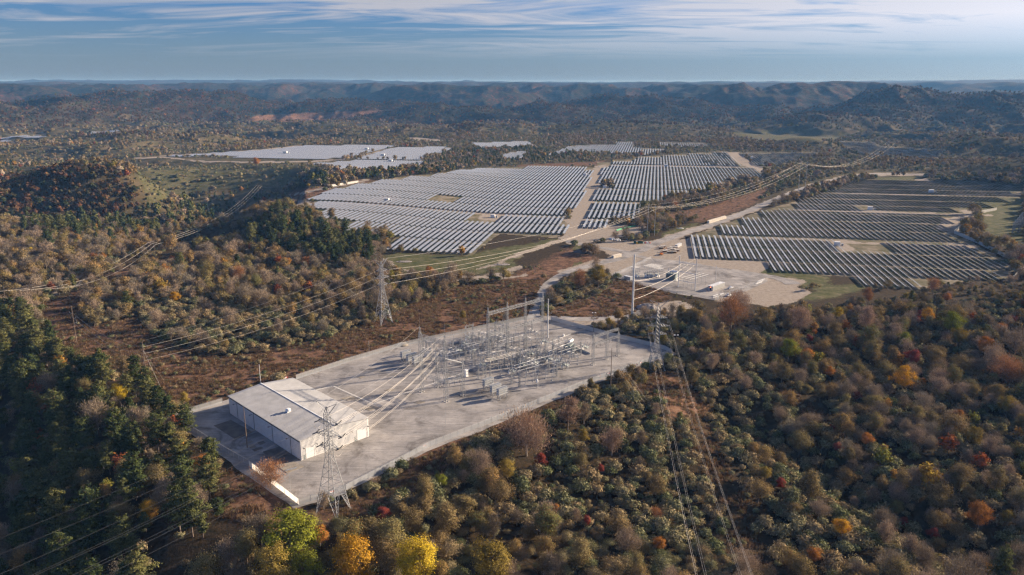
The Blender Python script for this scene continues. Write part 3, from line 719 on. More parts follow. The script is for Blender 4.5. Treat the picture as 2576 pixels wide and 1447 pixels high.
ST_HILL = [(0, (0.05, 0.06, 0.028)), (0.3, (0.085, 0.065, 0.032)), (0.6, (0.125, 0.068, 0.036)), (0.85, (0.15, 0.072, 0.034)), (1, (0.07, 0.075, 0.03))]  # red-brown oak tones, darkened to stand in for shade on the hills
M_HILL = leaf_mat('hill_oak_leaves', ST_HILL, trans=0.1); M_HILL_F = leaf_mat('hill_shade_oak_leaves_far', ST_HILL, trans=0.1, vj=0.3)
COLS = {'yellow': (0.46, 0.33, 0.03), 'yellowgreen': (0.22, 0.23, 0.03), 'orange': (0.40, 0.175, 0.045), 'golden': (0.46, 0.25, 0.03), 'mustard': (0.26, 0.19, 0.045),
        'red': (0.27, 0.065, 0.045), 'pinkish tan': (0.34, 0.235, 0.165), 'tan orange': (0.33, 0.17, 0.08)}
M_COL = {}
for k, c in COLS.items():
    M_COL[k] = leaf_mat(k.replace(' ', '_') + '_leaves', [(0, tuple(v*0.8 for v in c)), (1, tuple(v*1.15 for v in c))])

def cards(P, size, rg, outward=None, aspect=1.0, up=0.0):
    n = len(P); u = rg.normal(size=(n, 3)); 
    if outward is not None: u = u * 0.42 + outward * 1.05
    u[:, 2] += up; u /= np.linalg.norm(u, axis=1, keepdims=True) + 1e-9
    t = rg.normal(size=(n, 3)); t -= u * (t * u).sum(1, keepdims=True); t /= np.linalg.norm(t, axis=1, keepdims=True) + 1e-9
    b = np.cross(u, t); s = size * rg.uniform(0.6, 1.4, (n, 1))
    a = P + t * s * aspect; c = P - t * s * aspect * 0.8; d = P + b * s * 0.75; e = P - b * s * 0.65 + t * s * 0.2
    V = np.stack([a, d, c, e], 1).reshape(-1, 3); F = np.arange(n * 4).reshape(n, 4)
    return V, F
def limb(mb, a, b, r0, r1, rg, segs=3, wob=0.12, n=5):
    a = np.array(a, float); b = np.array(b, float); Ls = np.linalg.norm(b - a); p = a
    for i in range(segs):
        t = (i + 1) / segs; q = a + (b - a) * t + (rg.normal(size=3) * wob * Ls / segs if i < segs - 1 else 0)
        mb.bar(tuple(p), tuple(q), r0 + (r1 - r0) * i / segs, r0 + (r1 - r0) * t, n=n, cap=False); p = q
def broad(seed, h=13.0, w=10.0, n=2200, size=0.42, leaves='leaf', lod=1.0, ncl=34, ck=1.0):
    rg = np.random.default_rng(seed); ncl = int(ncl * (1 if lod > 0.5 else 0.6)); base = h * (0.14 if leaves == 'twig' else 0.22)
    C = []
    while len(C) < ncl:
        p = rg.normal(size=3); p /= np.linalg.norm(p); rad = rg.uniform(0.35, 1.0) ** 0.6
        p = p * rad; p[2] = p[2] if p[2] > -0.55 else -0.55
        lob = (1 + 0.32 * math.sin((2 + seed % 3) * math.atan2(p[1], p[0]) + seed) * rg.uniform(0.3, 1)) * rg.uniform(0.75, 1.12)
        C.append((p[0] * w / 2 * 0.86 * lob, p[1] * w / 2 * 0.86 * lob, base + (h - base) * (0.48 + 0.46 * p[2])))
    C = np.array(C); tr = MB()
    top = (rg.normal() * 0.4, rg.normal() * 0.4, h * 0.72)
    limb(tr, (0, 0, -0.8), top, h * 0.022, h * 0.007, rg, 5, 0.05, 6)
    ccen = np.array([0, 0, base + (h - base) * 0.42])
    for c in C[::2] if leaves != 'twig' else C:
        st = np.array([0, 0, h * rg.uniform(0.22, 0.55)]); limb(tr, st, c, h * 0.008, 0.03, rg, 3, 0.16, 4)
    per = max(2, int(n / ncl)); idx = np.repeat(np.arange(ncl), per)
    cr = w * (0.17 * ck if lod > 0.5 else 0.2)
    off = rg.normal(size=(len(idx), 3)) * np.array([cr, cr, cr * 0.72]) * 0.62
    P = C[idx] + off; out = P - ccen; out /= np.linalg.norm(out, axis=1, keepdims=True) + 1e-9
    if leaves == 'twig':
        # long thin sprays pointing out and up
        d = out * 0.6 + rg.normal(size=P.shape) * 0.36; d[:, 2] += 0.85; d /= np.linalg.norm(d, axis=1, keepdims=True)
        s = np.cross(d, out) + rg.normal(size=P.shape) * 0.35; s -= d * (s * d).sum(1, keepdims=True); s /= np.linalg.norm(s, axis=1, keepdims=True) + 1e-9
        ln = size * 2.6 * rg.uniform(0.6, 1.3, (len(P), 1)); wd = size * 0.26
        V = np.stack([P - d * ln * 0.5 - s * wd, P - d * ln * 0.5 + s * wd, P + d * ln * 0.5], 1).reshape(-1, 3); F = np.arange(len(V)).reshape(-1, 3)
    else:
        V, F = cards(P, size, rg, out, 1.0, 0.25)
    return tr, V, F
def pine(seed, h=19.0, w=9.0, n=2600, size=0.5, lod=1.0):
    rg = np.random.default_rng(seed); tr = MB(); limb(tr, (0, 0, -0.8), (rg.normal() * 0.2, rg.normal() * 0.2, h * 0.97), h * 0.018, 0.05, rg, 6, 0.02, 6)
    Ps = []; z = h * 0.22; tot = 0; tips = []
    while z < h * 0.93:
        t = (z / h - 0.22) / 0.78; rad = w / 2 * (min(1.0, 1.35 * (1 - t)) ** 0.55 * 0.86 + 0.16) * rg.uniform(0.45, 1.25) * (0.72 + 0.28 * min(1, t * 4))
        nb = rg.integers(4, 7); a0 = rg.uniform(0, 6.28)
        for k in range(nb):
            a = a0 + k * 6.283 / nb + rg.normal() * 0.25; rr = rad * rg.uniform(0.6, 1.15); rise = rr * rg.uniform(0.05, 0.6)
            tip = np.array([math.cos(a) * rr, math.sin(a) * rr, z + rise]); tips.append((z, tip, rr))
        z += rg.uniform(0.75, 1.3) * (h / 18)
    wsum = sum(t[2] + 0.4 for t in tips)
    for z0, tip, rr in tips:
        if lod > 0.5: limb(tr, (0, 0, z0), tip * 0.92, 0.07, 0.02, rg, 2, 0.05, 3)
        m_ = max(1, int(n * (rr + 0.4) / wsum)); u = rg.uniform(0.35, 1.05, (m_, 1)); p = np.array([0, 0, z0]) * (1 - u) + tip * u
        p = p + rg.normal(size=(m_, 3)) * np.array([0.5, 0.5, 0.22]) * (0.5 + 0.18 * rr); Ps.append(p)
    P = np.concatenate(Ps); out = P * np.array([1, 1, 0.0]); out /= np.linalg.norm(out, axis=1, keepdims=True) + 1e-9; out[:, 2] = 0.6
    V, F = cards(P, size, rg, out * 0.7, 1.25, 0.4)
    return tr, V, F
def shrub(seed, h=4.5, w=5.5, n=900, size=0.34, lod=1.0):
    rg = np.random.default_rng(seed); tr = MB(); ncl = 16; C = []
    for k in range(ncl):
        a = rg.uniform(0, 6.28); rr = math.sqrt(rg.uniform(0, 1)) * w * 0.42; zz = h * (0.40 + 0.45 * (1 - (rr / (w * 0.5)) ** 2) * rg.uniform(0.6, 1.1)); C.append((math.cos(a) * rr, math.sin(a) * rr, zz))
    C = np.array(C)
    if lod > 0.5:
        for c in C[:8]: limb(tr, (rg.normal() * 0.2, rg.normal() * 0.2, -0.4), c, 0.07, 0.02, rg, 2, 0.1, 3)
    else: tr.bar((0, 0, -0.4), (0, 0, h * 0.5), 0.08, 0.04, n=3)
    per = int(n / ncl); idx = np.repeat(np.arange(ncl), per); P = C[idx] + rg.normal(size=(len(idx), 3)) * np.array([0.17 * w, 0.17 * w, 0.16 * h]) * 0.75
    P[:, 2] = np.maximum(P[:, 2], 0.15); out = P - np.array([0, 0, h * 0.3]); out /= np.linalg.norm(out, axis=1, keepdims=True) + 1e-9
    P[:, 2] += rg.exponential(0.25, len(P)) * (rg.random(len(P)) < 0.3); V, F = cards(P, size, rg, out, 1.7, 0.1); return tr, V, F
# proto meshes: separate trunk and crown for the near ones, one merged mesh for the far ones
def me_from_mb(name, mb, m):
    me = bpy.data.meshes.new(name); me.from_pydata(mb.v, [], mb.f); me.materials.append(m); me.update(); return me
NEAR = {'pine': [], 'bare': [], 'leafy': [], 'shrub': []}
def add_near(kind, g, m, bark=M_BARK):
    tr, V, F = g; NEAR[kind].append((me_from_mb('trunk', tr, bark), npmesh('crown', V, F, [m])))
for s in range(5): add_near('pine', pine(s + 1, 19 + 2 * (s % 3), 11 + (s % 3) * 1.2, 4600, 0.34), M_PINE)
for s in range(5): add_near('bare', broad(s + 11, (13, 11, 15, 12, 10)[s], (7.5, 9.5, 11, 13, 8)[s], (3900, 4800, 5700, 6300, 3900)[s], 0.26, 'twig'), M_TWIG, M_PALEBARK if s % 2 else M_BARK)
for s in range(6): add_near('leafy', broad(s + 31, (13, 15, 11, 14, 10, 16)[s], (7, 9.5, 10.5, 12, 8, 8.5)[s], 6200, 0.2), M_TAN)
for s in range(4): add_near('shrub', shrub(s + 51, 4.4, 5.6 + s % 3, 3800, 0.12), M_OLIVE)
BIG = [(me_from_mb('trunk', g_[0], M_BARK), npmesh('crown', g_[1], g_[2], [M_TAN])) for g_ in (broad(s + 91, 13, 9.8, 11000, 0.15, ncl=62, ck=0.62) for s in range(4))]
FARP = []      # (kind, object); objects stay unlinked and are only instanced
def add_far(kind, g, m, bark=M_BARK):
    tr, V, F = g; k = F.shape[1]
    tv = np.array(tr.v); tf = [f for f in tr.f if len(f) == 4]; tf = np.array(tf)
    if k == 3: tf = np.concatenate([tf[:, [0, 1, 2]], tf[:, [0, 2, 3]]])
    vv = np.concatenate([V, tv]); ff = np.concatenate([F, tf + len(V)]); mi = np.r_[np.zeros(len(F)), np.ones(len(tf))]
    me = npmesh(kind + '_shape', vv, ff, [m, bark], midx=mi); FARP.append((kind, bpy.data.objects.new(kind + '_shape', me)))
for s in range(3): add_far('pine', pine(s + 1, 19, 10, 1500, 0.55, 0.4), M_PINE)
for s in range(4): add_far('bare', broad(s + 11, (13, 11, 15, 12)[s], (7.5, 9.5, 11, 13)[s], 1600, 0.46, 'twig', 0.4), M_TWIG)
for s in range(4): add_far('leafy', broad(s + 31, (13, 15, 11, 14)[s], (7, 9.5, 10.5, 12)[s], 1600, 0.42, 'leaf', 0.4), M_TAN)
for s in range(3): add_far('shrub', shrub(s + 51, 4.4, 5.8, 800, 0.29, 0.4), M_OLIVE)
for s in range(2): add_far('autumn', broad(s + 71, 12, 9, 800, 0.6, 'leaf', 0.4), M_AUT)
for s in range(2): add_far('pine_low', pine(s + 3, 19, 9, 150, 1.7, 0.3), M_PINE_F)
for s in range(2): add_far('bare_low', broad(s + 21, 12.5, 10, 150, 1.5, 'leaf', 0.3), M_TWIG_F)
for s in range(2): add_far('leafy_low', broad(s + 41, 13, 9.5, 150, 1.4, 'leaf', 0.3), M_TAN_F)
for s in range(2): add_far('shrub_low', shrub(s + 61, 4.4, 5.8, 80, 0.95, 0.3), M_OLIVE_F)
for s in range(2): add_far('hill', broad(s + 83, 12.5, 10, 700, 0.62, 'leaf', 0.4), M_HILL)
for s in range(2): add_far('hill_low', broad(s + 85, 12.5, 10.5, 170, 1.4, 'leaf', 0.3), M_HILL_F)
add_far('autumn_low', broad(81, 12, 9, 150, 1.4, 'leaf', 0.3), M_AUT_F)
KIDX = {}
for i, (k, o) in enumerate(FARP): KIDX.setdefault(k, []).append(i)

# where things grow (photo polygons)
def zz(pts): return pts
PINEZ = [[(-200,760),(60,800),(130,850),(200,890),(300,960),(400,1000),(425,1060),(520,1120),(590,1190),(560,1300),(430,1600),(-400,1700),(-400,800)],
  [(640,560),(720,540),(800,556),(890,600),(945,622),(930,665),(860,668),(740,650),(640,630),(600,600)],
  [(60,556),(300,530),(440,520),(560,490),(640,478),(700,500),(600,540),(520,570),(400,590),(200,606),(60,585)],
  [(0,395),(80,405),(110,440),(100,470),(0,475)], [(500,345),(620,338),(640,360),(560,368),(500,362)], [(870,436),(1060,425),(1080,400),(1130,378),(1340,372),(1360,400),(1300,412),(1060,440),(940,452),(870,452)], [z5(*p) for p in [(330,140),(500,130),(520,200),(340,205)]],
  [z5(*p) for p in [(120,240),(330,240),(330,300),(560,268),(780,270),(960,290),(960,330),(120,370)]], [(780,418),(830,440),(820,470),(770,480),(735,470),(740,430)], [(1980,285),(2200,290),(2260,320),(2080,330),(1960,310)], [(100,285),(420,255),(520,285),(300,300),(60,330)]]
SHRUBZ = [[(360,760),(560,770),(760,800),(880,800),(930,840),(760,870),(560,900),(420,870),(330,800)], [(1385,715),(1480,680),(1560,710),(1560,740),(1480,760),(1400,770)],
  [z6(*p) for p in [(0,560),(300,500),(560,380),(1200,420),(1180,440),(600,600),(200,720),(0,740)]], [z5(*p) for p in [(1500,860),(1900,760),(2100,740),(2576,560),(2576,760),(1900,950),(1500,930)]],
  [z5(*p) for p in [(960,1100),(1100,1060),(1500,1070),(1480,1110),(1300,1130),(1000,1120)]], [(1200,1100),(1700,950),(1900,930),(2300,1447),(1500,1447)], [(200,500),(420,455),(470,470),(380,530),(300,545)], [(1480,760),(1560,760),(1560,770),(1500,775)],
  [(730,870),(830,850),(850,880),(760,905)], [(1050,800),(1150,790),(1200,815),(1130,838),(1060,830)], [(1570,815),(1650,805),(1740,830),(1740,880),(1690,870),(1580,835)]]
CLEAR = [[(1950,660),(2480,670),(2500,700),(2330,722),(2100,722),(1960,700)], ribbon_poly([(300,672),(400,657),(480,628),(560,584),(640,515)], [30,24,20,17,12]), [(1670,950),(1720,940),(1960,1447),(1870,1447)], ribbon_poly([(1880,940),(1960,985),(2060,1050),(2180,1110),(2330,1200),(2400,1230)], [30,28,26,22,20,18]),
  [(560,1180),(640,1190),(760,1290),(900,1270),(1080,1180),(1100,1200),(900,1320),(700,1330),(560,1290)], PAD, [(1730,760),(1960,775),(1900,800),(1760,810)], [(380,1447),(470,1390),(640,1235),(700,1250),(640,1330),(540,1447)],
  SUBP, [(1600,765),(1700,745),(2080,742),(2300,725),(2330,738),(2080,775),(1930,785),(1700,785)], [(340,398),(860,395),(880,425),(740,412),(500,412),(340,412)],[(1180,600),(1270,580),(1380,590),(1440,600),(1300,660),(1180,680)],[z3(*p) for p in [(1250,470),(1990,505),(2000,560),(1850,640),(1500,575),(1150,500)]],[(935,640),(1000,652),(1280,640),(1440,600),(1440,690),(1300,705),(1180,705),(1060,700),(980,690)],[z3(*p) for p in [(1100,480),(1500,560),(1960,650),(2576,640),(2576,720),(2300,770),(2000,710),(1500,610),(1120,540)]],[z5(*p) for p in [(560,1110),(720,1115),(780,930),(820,760),(900,560),(920,420),(820,400),(780,520),(680,720),(640,850),(560,930),(540,1010)]], [(330,425),(430,415),(740,410),(720,480),(640,470),(450,480),(365,510),(350,460)]]
ALLOPEN = BARE + [RIGHTF_PX] + FIELDS + CLEAR + GRASS[3:] + RUST + [ribbon_poly(ROADP, [w_*2.2 for w_ in ROADW])]
def scatter():
    pts = []
    for r0, r1, cell in [(150, 700, 4.6), (700, 1500, 7.0), (1500, 2500, 11.0), (2500, 4300, 17.0)]:
        half = r1 * 0.86
        gx = np.arange(-half, half, cell); gy = np.arange(60, r1, cell); X, Y = np.meshgrid(gx, gy); X = X.ravel(); Y = Y.ravel()
        X = X + rng.uniform(-.55, .55, X.size) * cell; Y = Y + rng.uniform(-.55, .55, Y.size) * cell
        r = np.hypot(X, Y); a = np.abs(np.degrees(np.arctan2(X, Y))); k = (r >= r0) & (r < r1) & (a < 37.5)
        pts.append(np.stack([X[k], Y[k], np.full(k.sum(), cell)], -1))
    P = np.concatenate(pts); X, Y, cell = P.T
    Z = height(X, Y); px, py, dep = project(X, Y, Z)
    wob = 5.0 * FPX / np.maximum(dep, 100); jx = px + rng.normal(size=len(X)) * wob * 0.35; jy = py + rng.normal(size=len(X)) * wob * 0.12
    def inside(polys, a=px, b=py):
        m = np.zeros(len(X), bool)
        for p in polys: m |= inpoly(a, b, p)
        return m
    openz = inside([RIGHTF_PX] + FIELDS + BARE + GRASS[3:] + [PAD, SUBP, ribbon_poly(ROADP, [w_*3.2 for w_ in ROADW])])
    soft = inside(CLEAR + RUST, jx, jy) & ~openz
    pinez = inside(PINEZ, jx, jy); shz = inside(SHRUBZ, jx, jy)
    dp = distpoly(X, Y, [tuple(p) for p in PADW]); 
    r = np.hypot(X, Y); u = rng.random(len(X)); n1_ = fbm(X / 55, Y / 55, 3, 61); n2_ = fbm(X / 160, Y / 160, 3, 71); n3_ = fbm(X / 22, Y / 22, 2, 81)
    kind = np.full(len(X), -1); size = np.ones(len(X))
    PI_, BA, LE, SH, AU = 0, 1, 2, 3, 4
    # default woods
    nearf = r < 1500
    pt = np.where(cell < 5, 0.24, np.where(cell < 8, 0.50, 0.85))
    tree = u < pt * (1 + 0.5 * n1_)
    v = rng.random(len(X))
    kk = np.where(v < 0.47 + 0.4 * n2_, BA, np.where(v < 0.955, LE, np.where(v < 0.965, PI_, AU)))
    kk = np.where((~nearf) & (v < 0.02 + 0.5 * n2_), PI_, kk)
    kind = np.where(tree, kk, np.where(u < 0.88, SH, -1))
    kind = np.where(shz, np.where(u < 0.90, SH, np.where(u < 0.935, kk, -1)), kind)
    pk = np.where(v < 0.58 + 0.3 * n2_, PI_, np.where(v < 0.78, BA, np.where(v < 0.95, LE, AU)))
    pthr = np.where(cell < 5, 0.34, 0.7)
    kind = np.where(pinez, np.where(u < pthr, pk, np.where(u < pthr + 0.12, SH, -1)), kind)
    # scrub plateau in the middle distance is low growth with scattered trees
    plat = (r > 1500) & (n2_ > -0.12) & (Z < 35)
    kind = np.where(plat & ~pinez & (u > 0.14), np.where(u < 0.8, SH, -1), kind)
    spur = inside([[(-50,470),(100,425),(230,425),(310,440),(350,490),(352,550),(200,556),(60,560),(-50,540)]])
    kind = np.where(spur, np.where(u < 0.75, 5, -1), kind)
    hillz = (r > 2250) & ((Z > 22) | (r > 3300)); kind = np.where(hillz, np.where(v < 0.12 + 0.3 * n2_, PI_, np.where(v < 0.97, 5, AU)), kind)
    kind = np.where(soft, np.where((n3_ > 0.25) & (u < 0.5) | (u < 0.03), SH, -1), kind)
    kind = np.where(openz | (dp < 5) | inpoly(X, Y, PADW), -1, kind)
    size = np.ones(len(X))
    scrub = inside([[(330,425),(430,415),(740,410),(720,480),(640,470),(450,480),(365,510),(350,460)]]); kind = np.where(scrub, np.where(u < 0.7, SH, -1), kind)
    size = np.where(kind == SH, 0.35 + 0.95 * rng.random(len(X)) ** 1.3, rng.uniform(0.5, 1.0, len(X)) ** 1.0 + 0.28 * (rng.random(len(X)) < 0.12))
    size = np.where(scrub, size * 0.8, np.where(soft, size * 0.45, size))
    size = np.where((kind == PI_), size * np.where(r > 1300, 0.62, 0.95), size)
    low = inside([[(1670,950),(1720,940),(1960,1447),(1870,1447)]]); size = np.where(low, size * 0.7, size)
    size *= np.where(cell > 15, 1.1, 1.0); size = np.where((cell > 15) & (kind == SH), size * 1.7, np.where((cell > 10) & (kind == SH), size * 1.3, size))
    size = np.where((px > 1650) & (py < 830) & (py > 700), size * (0.5 + 0.5 * np.clip((py - 730) / 100, 0, 1)), size)
    size = np.where((r > 1500) & (py < 440), size * 0.8, size)
    # keep growth low beside the yard and below the wires
    size = np.where((dp < 22) & (kind != SH) & ~pinez, size * 0.62, size)
    kind = np.where((kind == AU) & (py > 1150) & (px > 650) & (px < 1400), LE, kind)
    keep = kind >= 0
    return X[keep], Y[keep], Z[keep], kind[keep], size[keep], px[keep], py[keep], r[keep], cell[keep]
SX, SY, SZ, SK, SS, SPX, SPY, SR, SC = scatter()
KN = ['pine', 'bare', 'leafy', 'shrub', 'autumn', 'hill']
print('plants', len(SX), {k: int((SK == i).sum()) for i, k in enumerate(KN)})

# hand-placed coloured trees: photo pixel of the crown's middle, crown width in pixels
c5 = lambda a, b: (1886.7+.5222*a, 691.8+.5222*b)
c4 = lambda a, b: (1257.8+.3047*a, 1006.3+.3047*b)
SPECIAL = [((690,1425),110,'mustard','mustard green crown at the bottom edge under the large yellow-green tree'), ((775,1430),90,'yellowgreen','yellow-green crown at the bottom edge between large tree and golden tree'), ((1325,1070),70,'tan orange','tan tree leaning over the lower yard fence'),
 ((725,1350),150,'yellowgreen','large yellow-green tree below the fence corner under the nearest pylon'),
 ((803,1345),48,'orange','narrow orange tree tucked against the large yellow-green tree'), ((890,1405),120,'golden','golden orange tree at the bottom edge between two brighter trees'),
 ((1045,1400),112,'yellow','bright yellow tree with two tips at the bottom edge'), ((965,1290),38,'red','dark red bushy tree right of the nearest pylon'),
 ((1110,1207),34,'yellowgreen','slim yellow-green tree in the brown thicket below the yard fence'), ((1235,1410),110,'mustard','wide mustard coloured tree by the bottom edge right of the yellow one'),
 ((300,985),46,'yellow','round yellow tree among pines at the edge of the rust meadow'), ((505,1165),46,'orange','bright orange tree among pines near the warehouse fence'),
 ((450,1122),32,'golden','golden tree between pines left of the warehouse fence'), ((377,1280),52,'golden','golden orange tree low in the dark pine stand'), ((395,1103),24,'orange','tiny orange treetop among the pines'),
 ((678,1185),60,'tan orange','small rusty tree leaning over the bright fence corner'), ((75,630),18,'yellow','small vivid yellow tree in the brown woods far left'), ((651,478),18,'orange','small orange tree under the wires on the ridge'),
 (c5(425,180),28,'yellow',0),(c5(288,305),20,'red',0),(c5(190,350),50,'yellowgreen',0),(c5(275,390),38,'orange',0),(c5(385,465),26,'orange',0),(c5(310,275),14,'orange',0),(c5(350,210),16,'orange',0),(c5(785,390),38,'red',0),
 (c5(740,490),54,'golden',0),(c5(830,515),22,'orange',0),(c5(745,310),38,'yellowgreen',0),(c5(985,225),52,'yellowgreen',0),(c5(860,190),34,'golden',0),(c5(815,190),22,'red',0),(c5(1010,290),42,'mustard',0),(c5(1265,210),20,'red',0),
 (c5(1210,255),30,'orange',0),(c5(1140,340),44,'orange',0),(c5(1250,440),60,'tan orange',0),(c5(1245,620),46,'mustard',0),(c5(1085,775),46,'mustard',0),(c5(1010,680),32,'orange',0),(c5(515,580),24,'red',0),(c5(405,735),20,'red',0),
 (c5(565,790),32,'orange',0),(c5(425,830),28,'red',0),(c5(150,1000),28,'red',0),(c5(75,950),34,'mustard',0),(c5(440,1210),46,'golden',0),(c5(745,1190),26,'red',0),(c5(880,1240),30,'red',0),(c5(310,1345),38,'orange',0),
 (c5(1165,1420),34,'golden',0),(c5(1240,1160),34,'mustard',0),(c5(1110,1150),60,'orange',0),(c5(1020,550),28,'red',0),(c5(575,90),34,'tan orange',0),(c5(950,105),22,'orange',0),(c5(245,215),48,'pinkish tan',0),(c5(570,200),54,'pinkish tan',0),(c5(885,50),28,'tan orange',0),
 (c4(835,560),18,'red',0),(c4(1195,320),14,'yellow',0),(c4(690,290),32,'mustard',0),(c4(330,490),34,'red',0),(c4(60,560),48,'mustard',0),(c4(1310,1180),36,'orange',0),(c4(720,990),20,'red',0),(c4(460,890),22,'orange',0),(c4(1290,920),34,'tan orange',0),
 (c4(220,220),90,'pinkish tan','large pinkish tan tree with see-through crown at the yard edge'),(c4(560,70),70,'pinkish tan','pinkish tan tree next to the yard edge, right of a larger one'),(c4(930,290),64,'pinkish tan',0),(z3(1700,890),46,'pinkish tan','pinkish tree beside the small substation'),
 (z3(240,630),44,'mustard','mustard tree next to the road bend above the yard'),(z3(40,690),36,'tan orange',0),(z3(1620,1030),60,'tan orange',0),((1165,790),20,'mustard',0),((600,690),30,'tan orange',0),((440,745),26,'golden',0),((1080,680),22,'orange',0),((460,1000),30,'mustard',0)]
SHL = {'yellow': 'yellow tree standing out of the brown woods', 'yellowgreen': 'yellow-green tree in the brown woods', 'orange': 'orange tree in the brown woods', 'golden': 'golden tree in the brown woods', 'mustard': 'mustard coloured tree in the woods',
  'red': 'small red tree in the brown scrub', 'pinkish tan': 'pinkish tan tree with a see-through crown', 'tan orange': 'tan orange tree in the woods'}
blocked = np.zeros(len(SX), bool)
for i, ((px_, py_), wpx, c_, lab) in enumerate(SPECIAL):
    zg = 0.0
    for _ in range(6):
        d = ray(px_, py_); wd = 10.0; 
        # crown middle at 0.6 of the height
        p = G(px_, py_, zg + 8.0); dep = p.y * CT - (p.z - H) * ST; wd = wpx * dep / FPX; wd *= 1.1; hgt = max(6.0, min(25, wd * 1.3)); p = G(px_, py_, zg + hgt * 0.6); zg = hz(p.x, p.y)
    k = rnd.randrange(4); tm, cm = BIG[k] if 'tan' not in c_ else NEAR['bare'][k]; s = wd / 10.2
    r0 = empty(c_.replace(' ', '_').replace('pinkish_tan', 'oak').replace('tan_orange', 'oak').replace('yellowgreen', 'poplar').replace('mustard', 'poplar').replace('golden', 'maple').replace('orange', 'maple').replace('red', 'maple').replace('yellow', 'maple') + '_tree', (p.x, p.y, zg), rnd.uniform(0, 6.28), lab or SHL[c_], 'tree', None if lab else SHL[c_].replace(' tree', ' trees', 1) )
    r0.scale = (s, s, hgt / 13.0)
    link('trunk', tm, r0); co = link('crown', cm, r0)
    co.material_slots[0].link = 'OBJECT'; co.material_slots[0].material = M_COL[c_]
    blocked |= (np.hypot(SX - p.x, SY - p.y) < wd * 0.42) | ((np.hypot(SX - p.x * 0.97, SY - p.y * 0.97) < wd * 0.45) & (SK != 3))
# the few hundred plants that show largest are things of their own
ok = (~blocked) & (SPX > -60) & (SPX < 2640) & (SPY > 500) & (SPY < 1560)
used = np.zeros(len(SX), bool)
LAB = {'pine': [('dark green pine in the dense stand at the lower left', lambda a, b: b > 700), ('tall pine in the stand beside the western array', lambda a, b: True)],
  'bare': [('leafless grey-brown tree in the pine stand', lambda a, b: a < 620 and b > 760), ('leafless brown tree in the woods left of the yard', lambda a, b: a < 1100 and b < 1000), ('leafless brown tree in the thicket right of the yard', lambda a, b: True)],
  'leafy': [('brown leaved tree among the pines', lambda a, b: a < 620 and b > 760), ('brown leaved tree in the woods left of the yard', lambda a, b: a < 1100 and b < 1000), ('brown leaved tree in the thicket right of the yard', lambda a, b: True)],
  'shrub': [('grey-olive bush at the edge of the pines', lambda a, b: a < 620 and b > 760), ('grey-olive bush in the scrub left of the yard', lambda a, b: a < 1100 and b < 1000), ('grey-olive bush in the thicket below and right of the yard', lambda a, b: True)]}
for ki, kn in enumerate(['pine', 'bare', 'leafy', 'shrub']):
    cand = np.where(ok & (SK == ki))[0]; cand = cand[np.argsort(SR[cand] / (SS[cand] if ki != 3 else 1))][: {'pine': 250, 'bare': 210, 'leafy': 210, 'shrub': 260}[kn]]; used[cand] = True
    for i in cand:
        tm, cm = NEAR[kn][rnd.randrange(len(NEAR[kn]))]
        lab = next(l_ for l_, f_ in LAB[kn] if f_(SPX[i], SPY[i]))
        nm = {'pine': 'pine_tree', 'bare': 'bare_tree', 'leafy': 'oak_tree', 'shrub': 'olive_bush'}[kn]
        r0 = empty(nm, (SX[i], SY[i], SZ[i]), rnd.uniform(0, 6.28), lab, 'bush' if kn == 'shrub' else 'tree', lab.replace('pine in', 'pines in').replace('tree', 'trees').replace('bush', 'bushes'))
        s = SS[i]; r0.scale = (s * rnd.uniform(0.82, 1.15), s * rnd.uniform(0.82, 1.15), s * rnd.uniform(0.8, 1.2)); link('trunk' if kn != 'shrub' else 'stems', tm, r0); link('crown', cm, r0)
# everything else: masses, grown with instances
def mass(name, sel, label, kinds):
    """kinds: function index -> proto index array"""
    idx = np.where(sel)[0]; n = len(idx)
    if not n: return
    me = bpy.data.meshes.new(name); me.vertices.add(n); me.vertices.foreach_set('co', np.stack([SX[idx], SY[idx], SZ[idx]], -1).astype(np.float32).ravel())
    a = me.attributes.new('pick', 'INT', 'POINT'); a.data.foreach_set('value', kinds(idx).astype(np.int32))
    a = me.attributes.new('size', 'FLOAT', 'POINT'); a.data.foreach_set('value', SS[idx].astype(np.float32))
    a = me.attributes.new('turn', 'FLOAT', 'POINT'); a.data.foreach_set('value', rng.uniform(0, 6.28, n).astype(np.float32))
    o = link(name, me); tag(o, label, None, None, 'stuff')
    g = bpy.data.node_groups.new(name, 'GeometryNodeTree'); g.interface.new_socket('Geometry', in_out='INPUT', socket_type='NodeSocketGeometry'); g.interface.new_socket('Geometry', in_out='OUTPUT', socket_type='NodeSocketGeometry')
    gi = g.nodes.new('NodeGroupInput'); go = g.nodes.new('NodeGroupOutput'); iop = g.nodes.new('GeometryNodeInstanceOnPoints'); iop.inputs['Pick Instance'].default_value = True
    g.links.new(gi.outputs[0], iop.inputs['Points'])
    jn = g.nodes.new('GeometryNodeJoinGeometry')
    for k, ob in reversed(FARP):
        oi = g.nodes.new('GeometryNodeObjectInfo'); oi.inputs['Object'].default_value = ob; oi.inputs['As Instance'].default_value = True
        g.links.new(oi.outputs['Geometry'], jn.inputs[0])
    g.links.new(jn.outputs[0], iop.inputs['Instance'])
    def attr(nm, ty):
        x = g.nodes.new('GeometryNodeInputNamedAttribute'); x.data_type = ty; x.inputs['Name'].default_value = nm; return x.outputs['Attribute']
    g.links.new(attr('pick', 'INT'), iop.inputs['Instance Index'])
    cb = g.nodes.new('ShaderNodeCombineXYZ'); g.links.new(attr('turn', 'FLOAT'), cb.inputs[2]); g.links.new(cb.outputs[0], iop.inputs['Rotation'])
    g.links.new(attr('size', 'FLOAT'), iop.inputs['Scale']); g.links.new(iop.outputs[0], go.inputs[0])
    md = o.modifiers.new('grow', 'NODES'); md.node_group = g
    return o
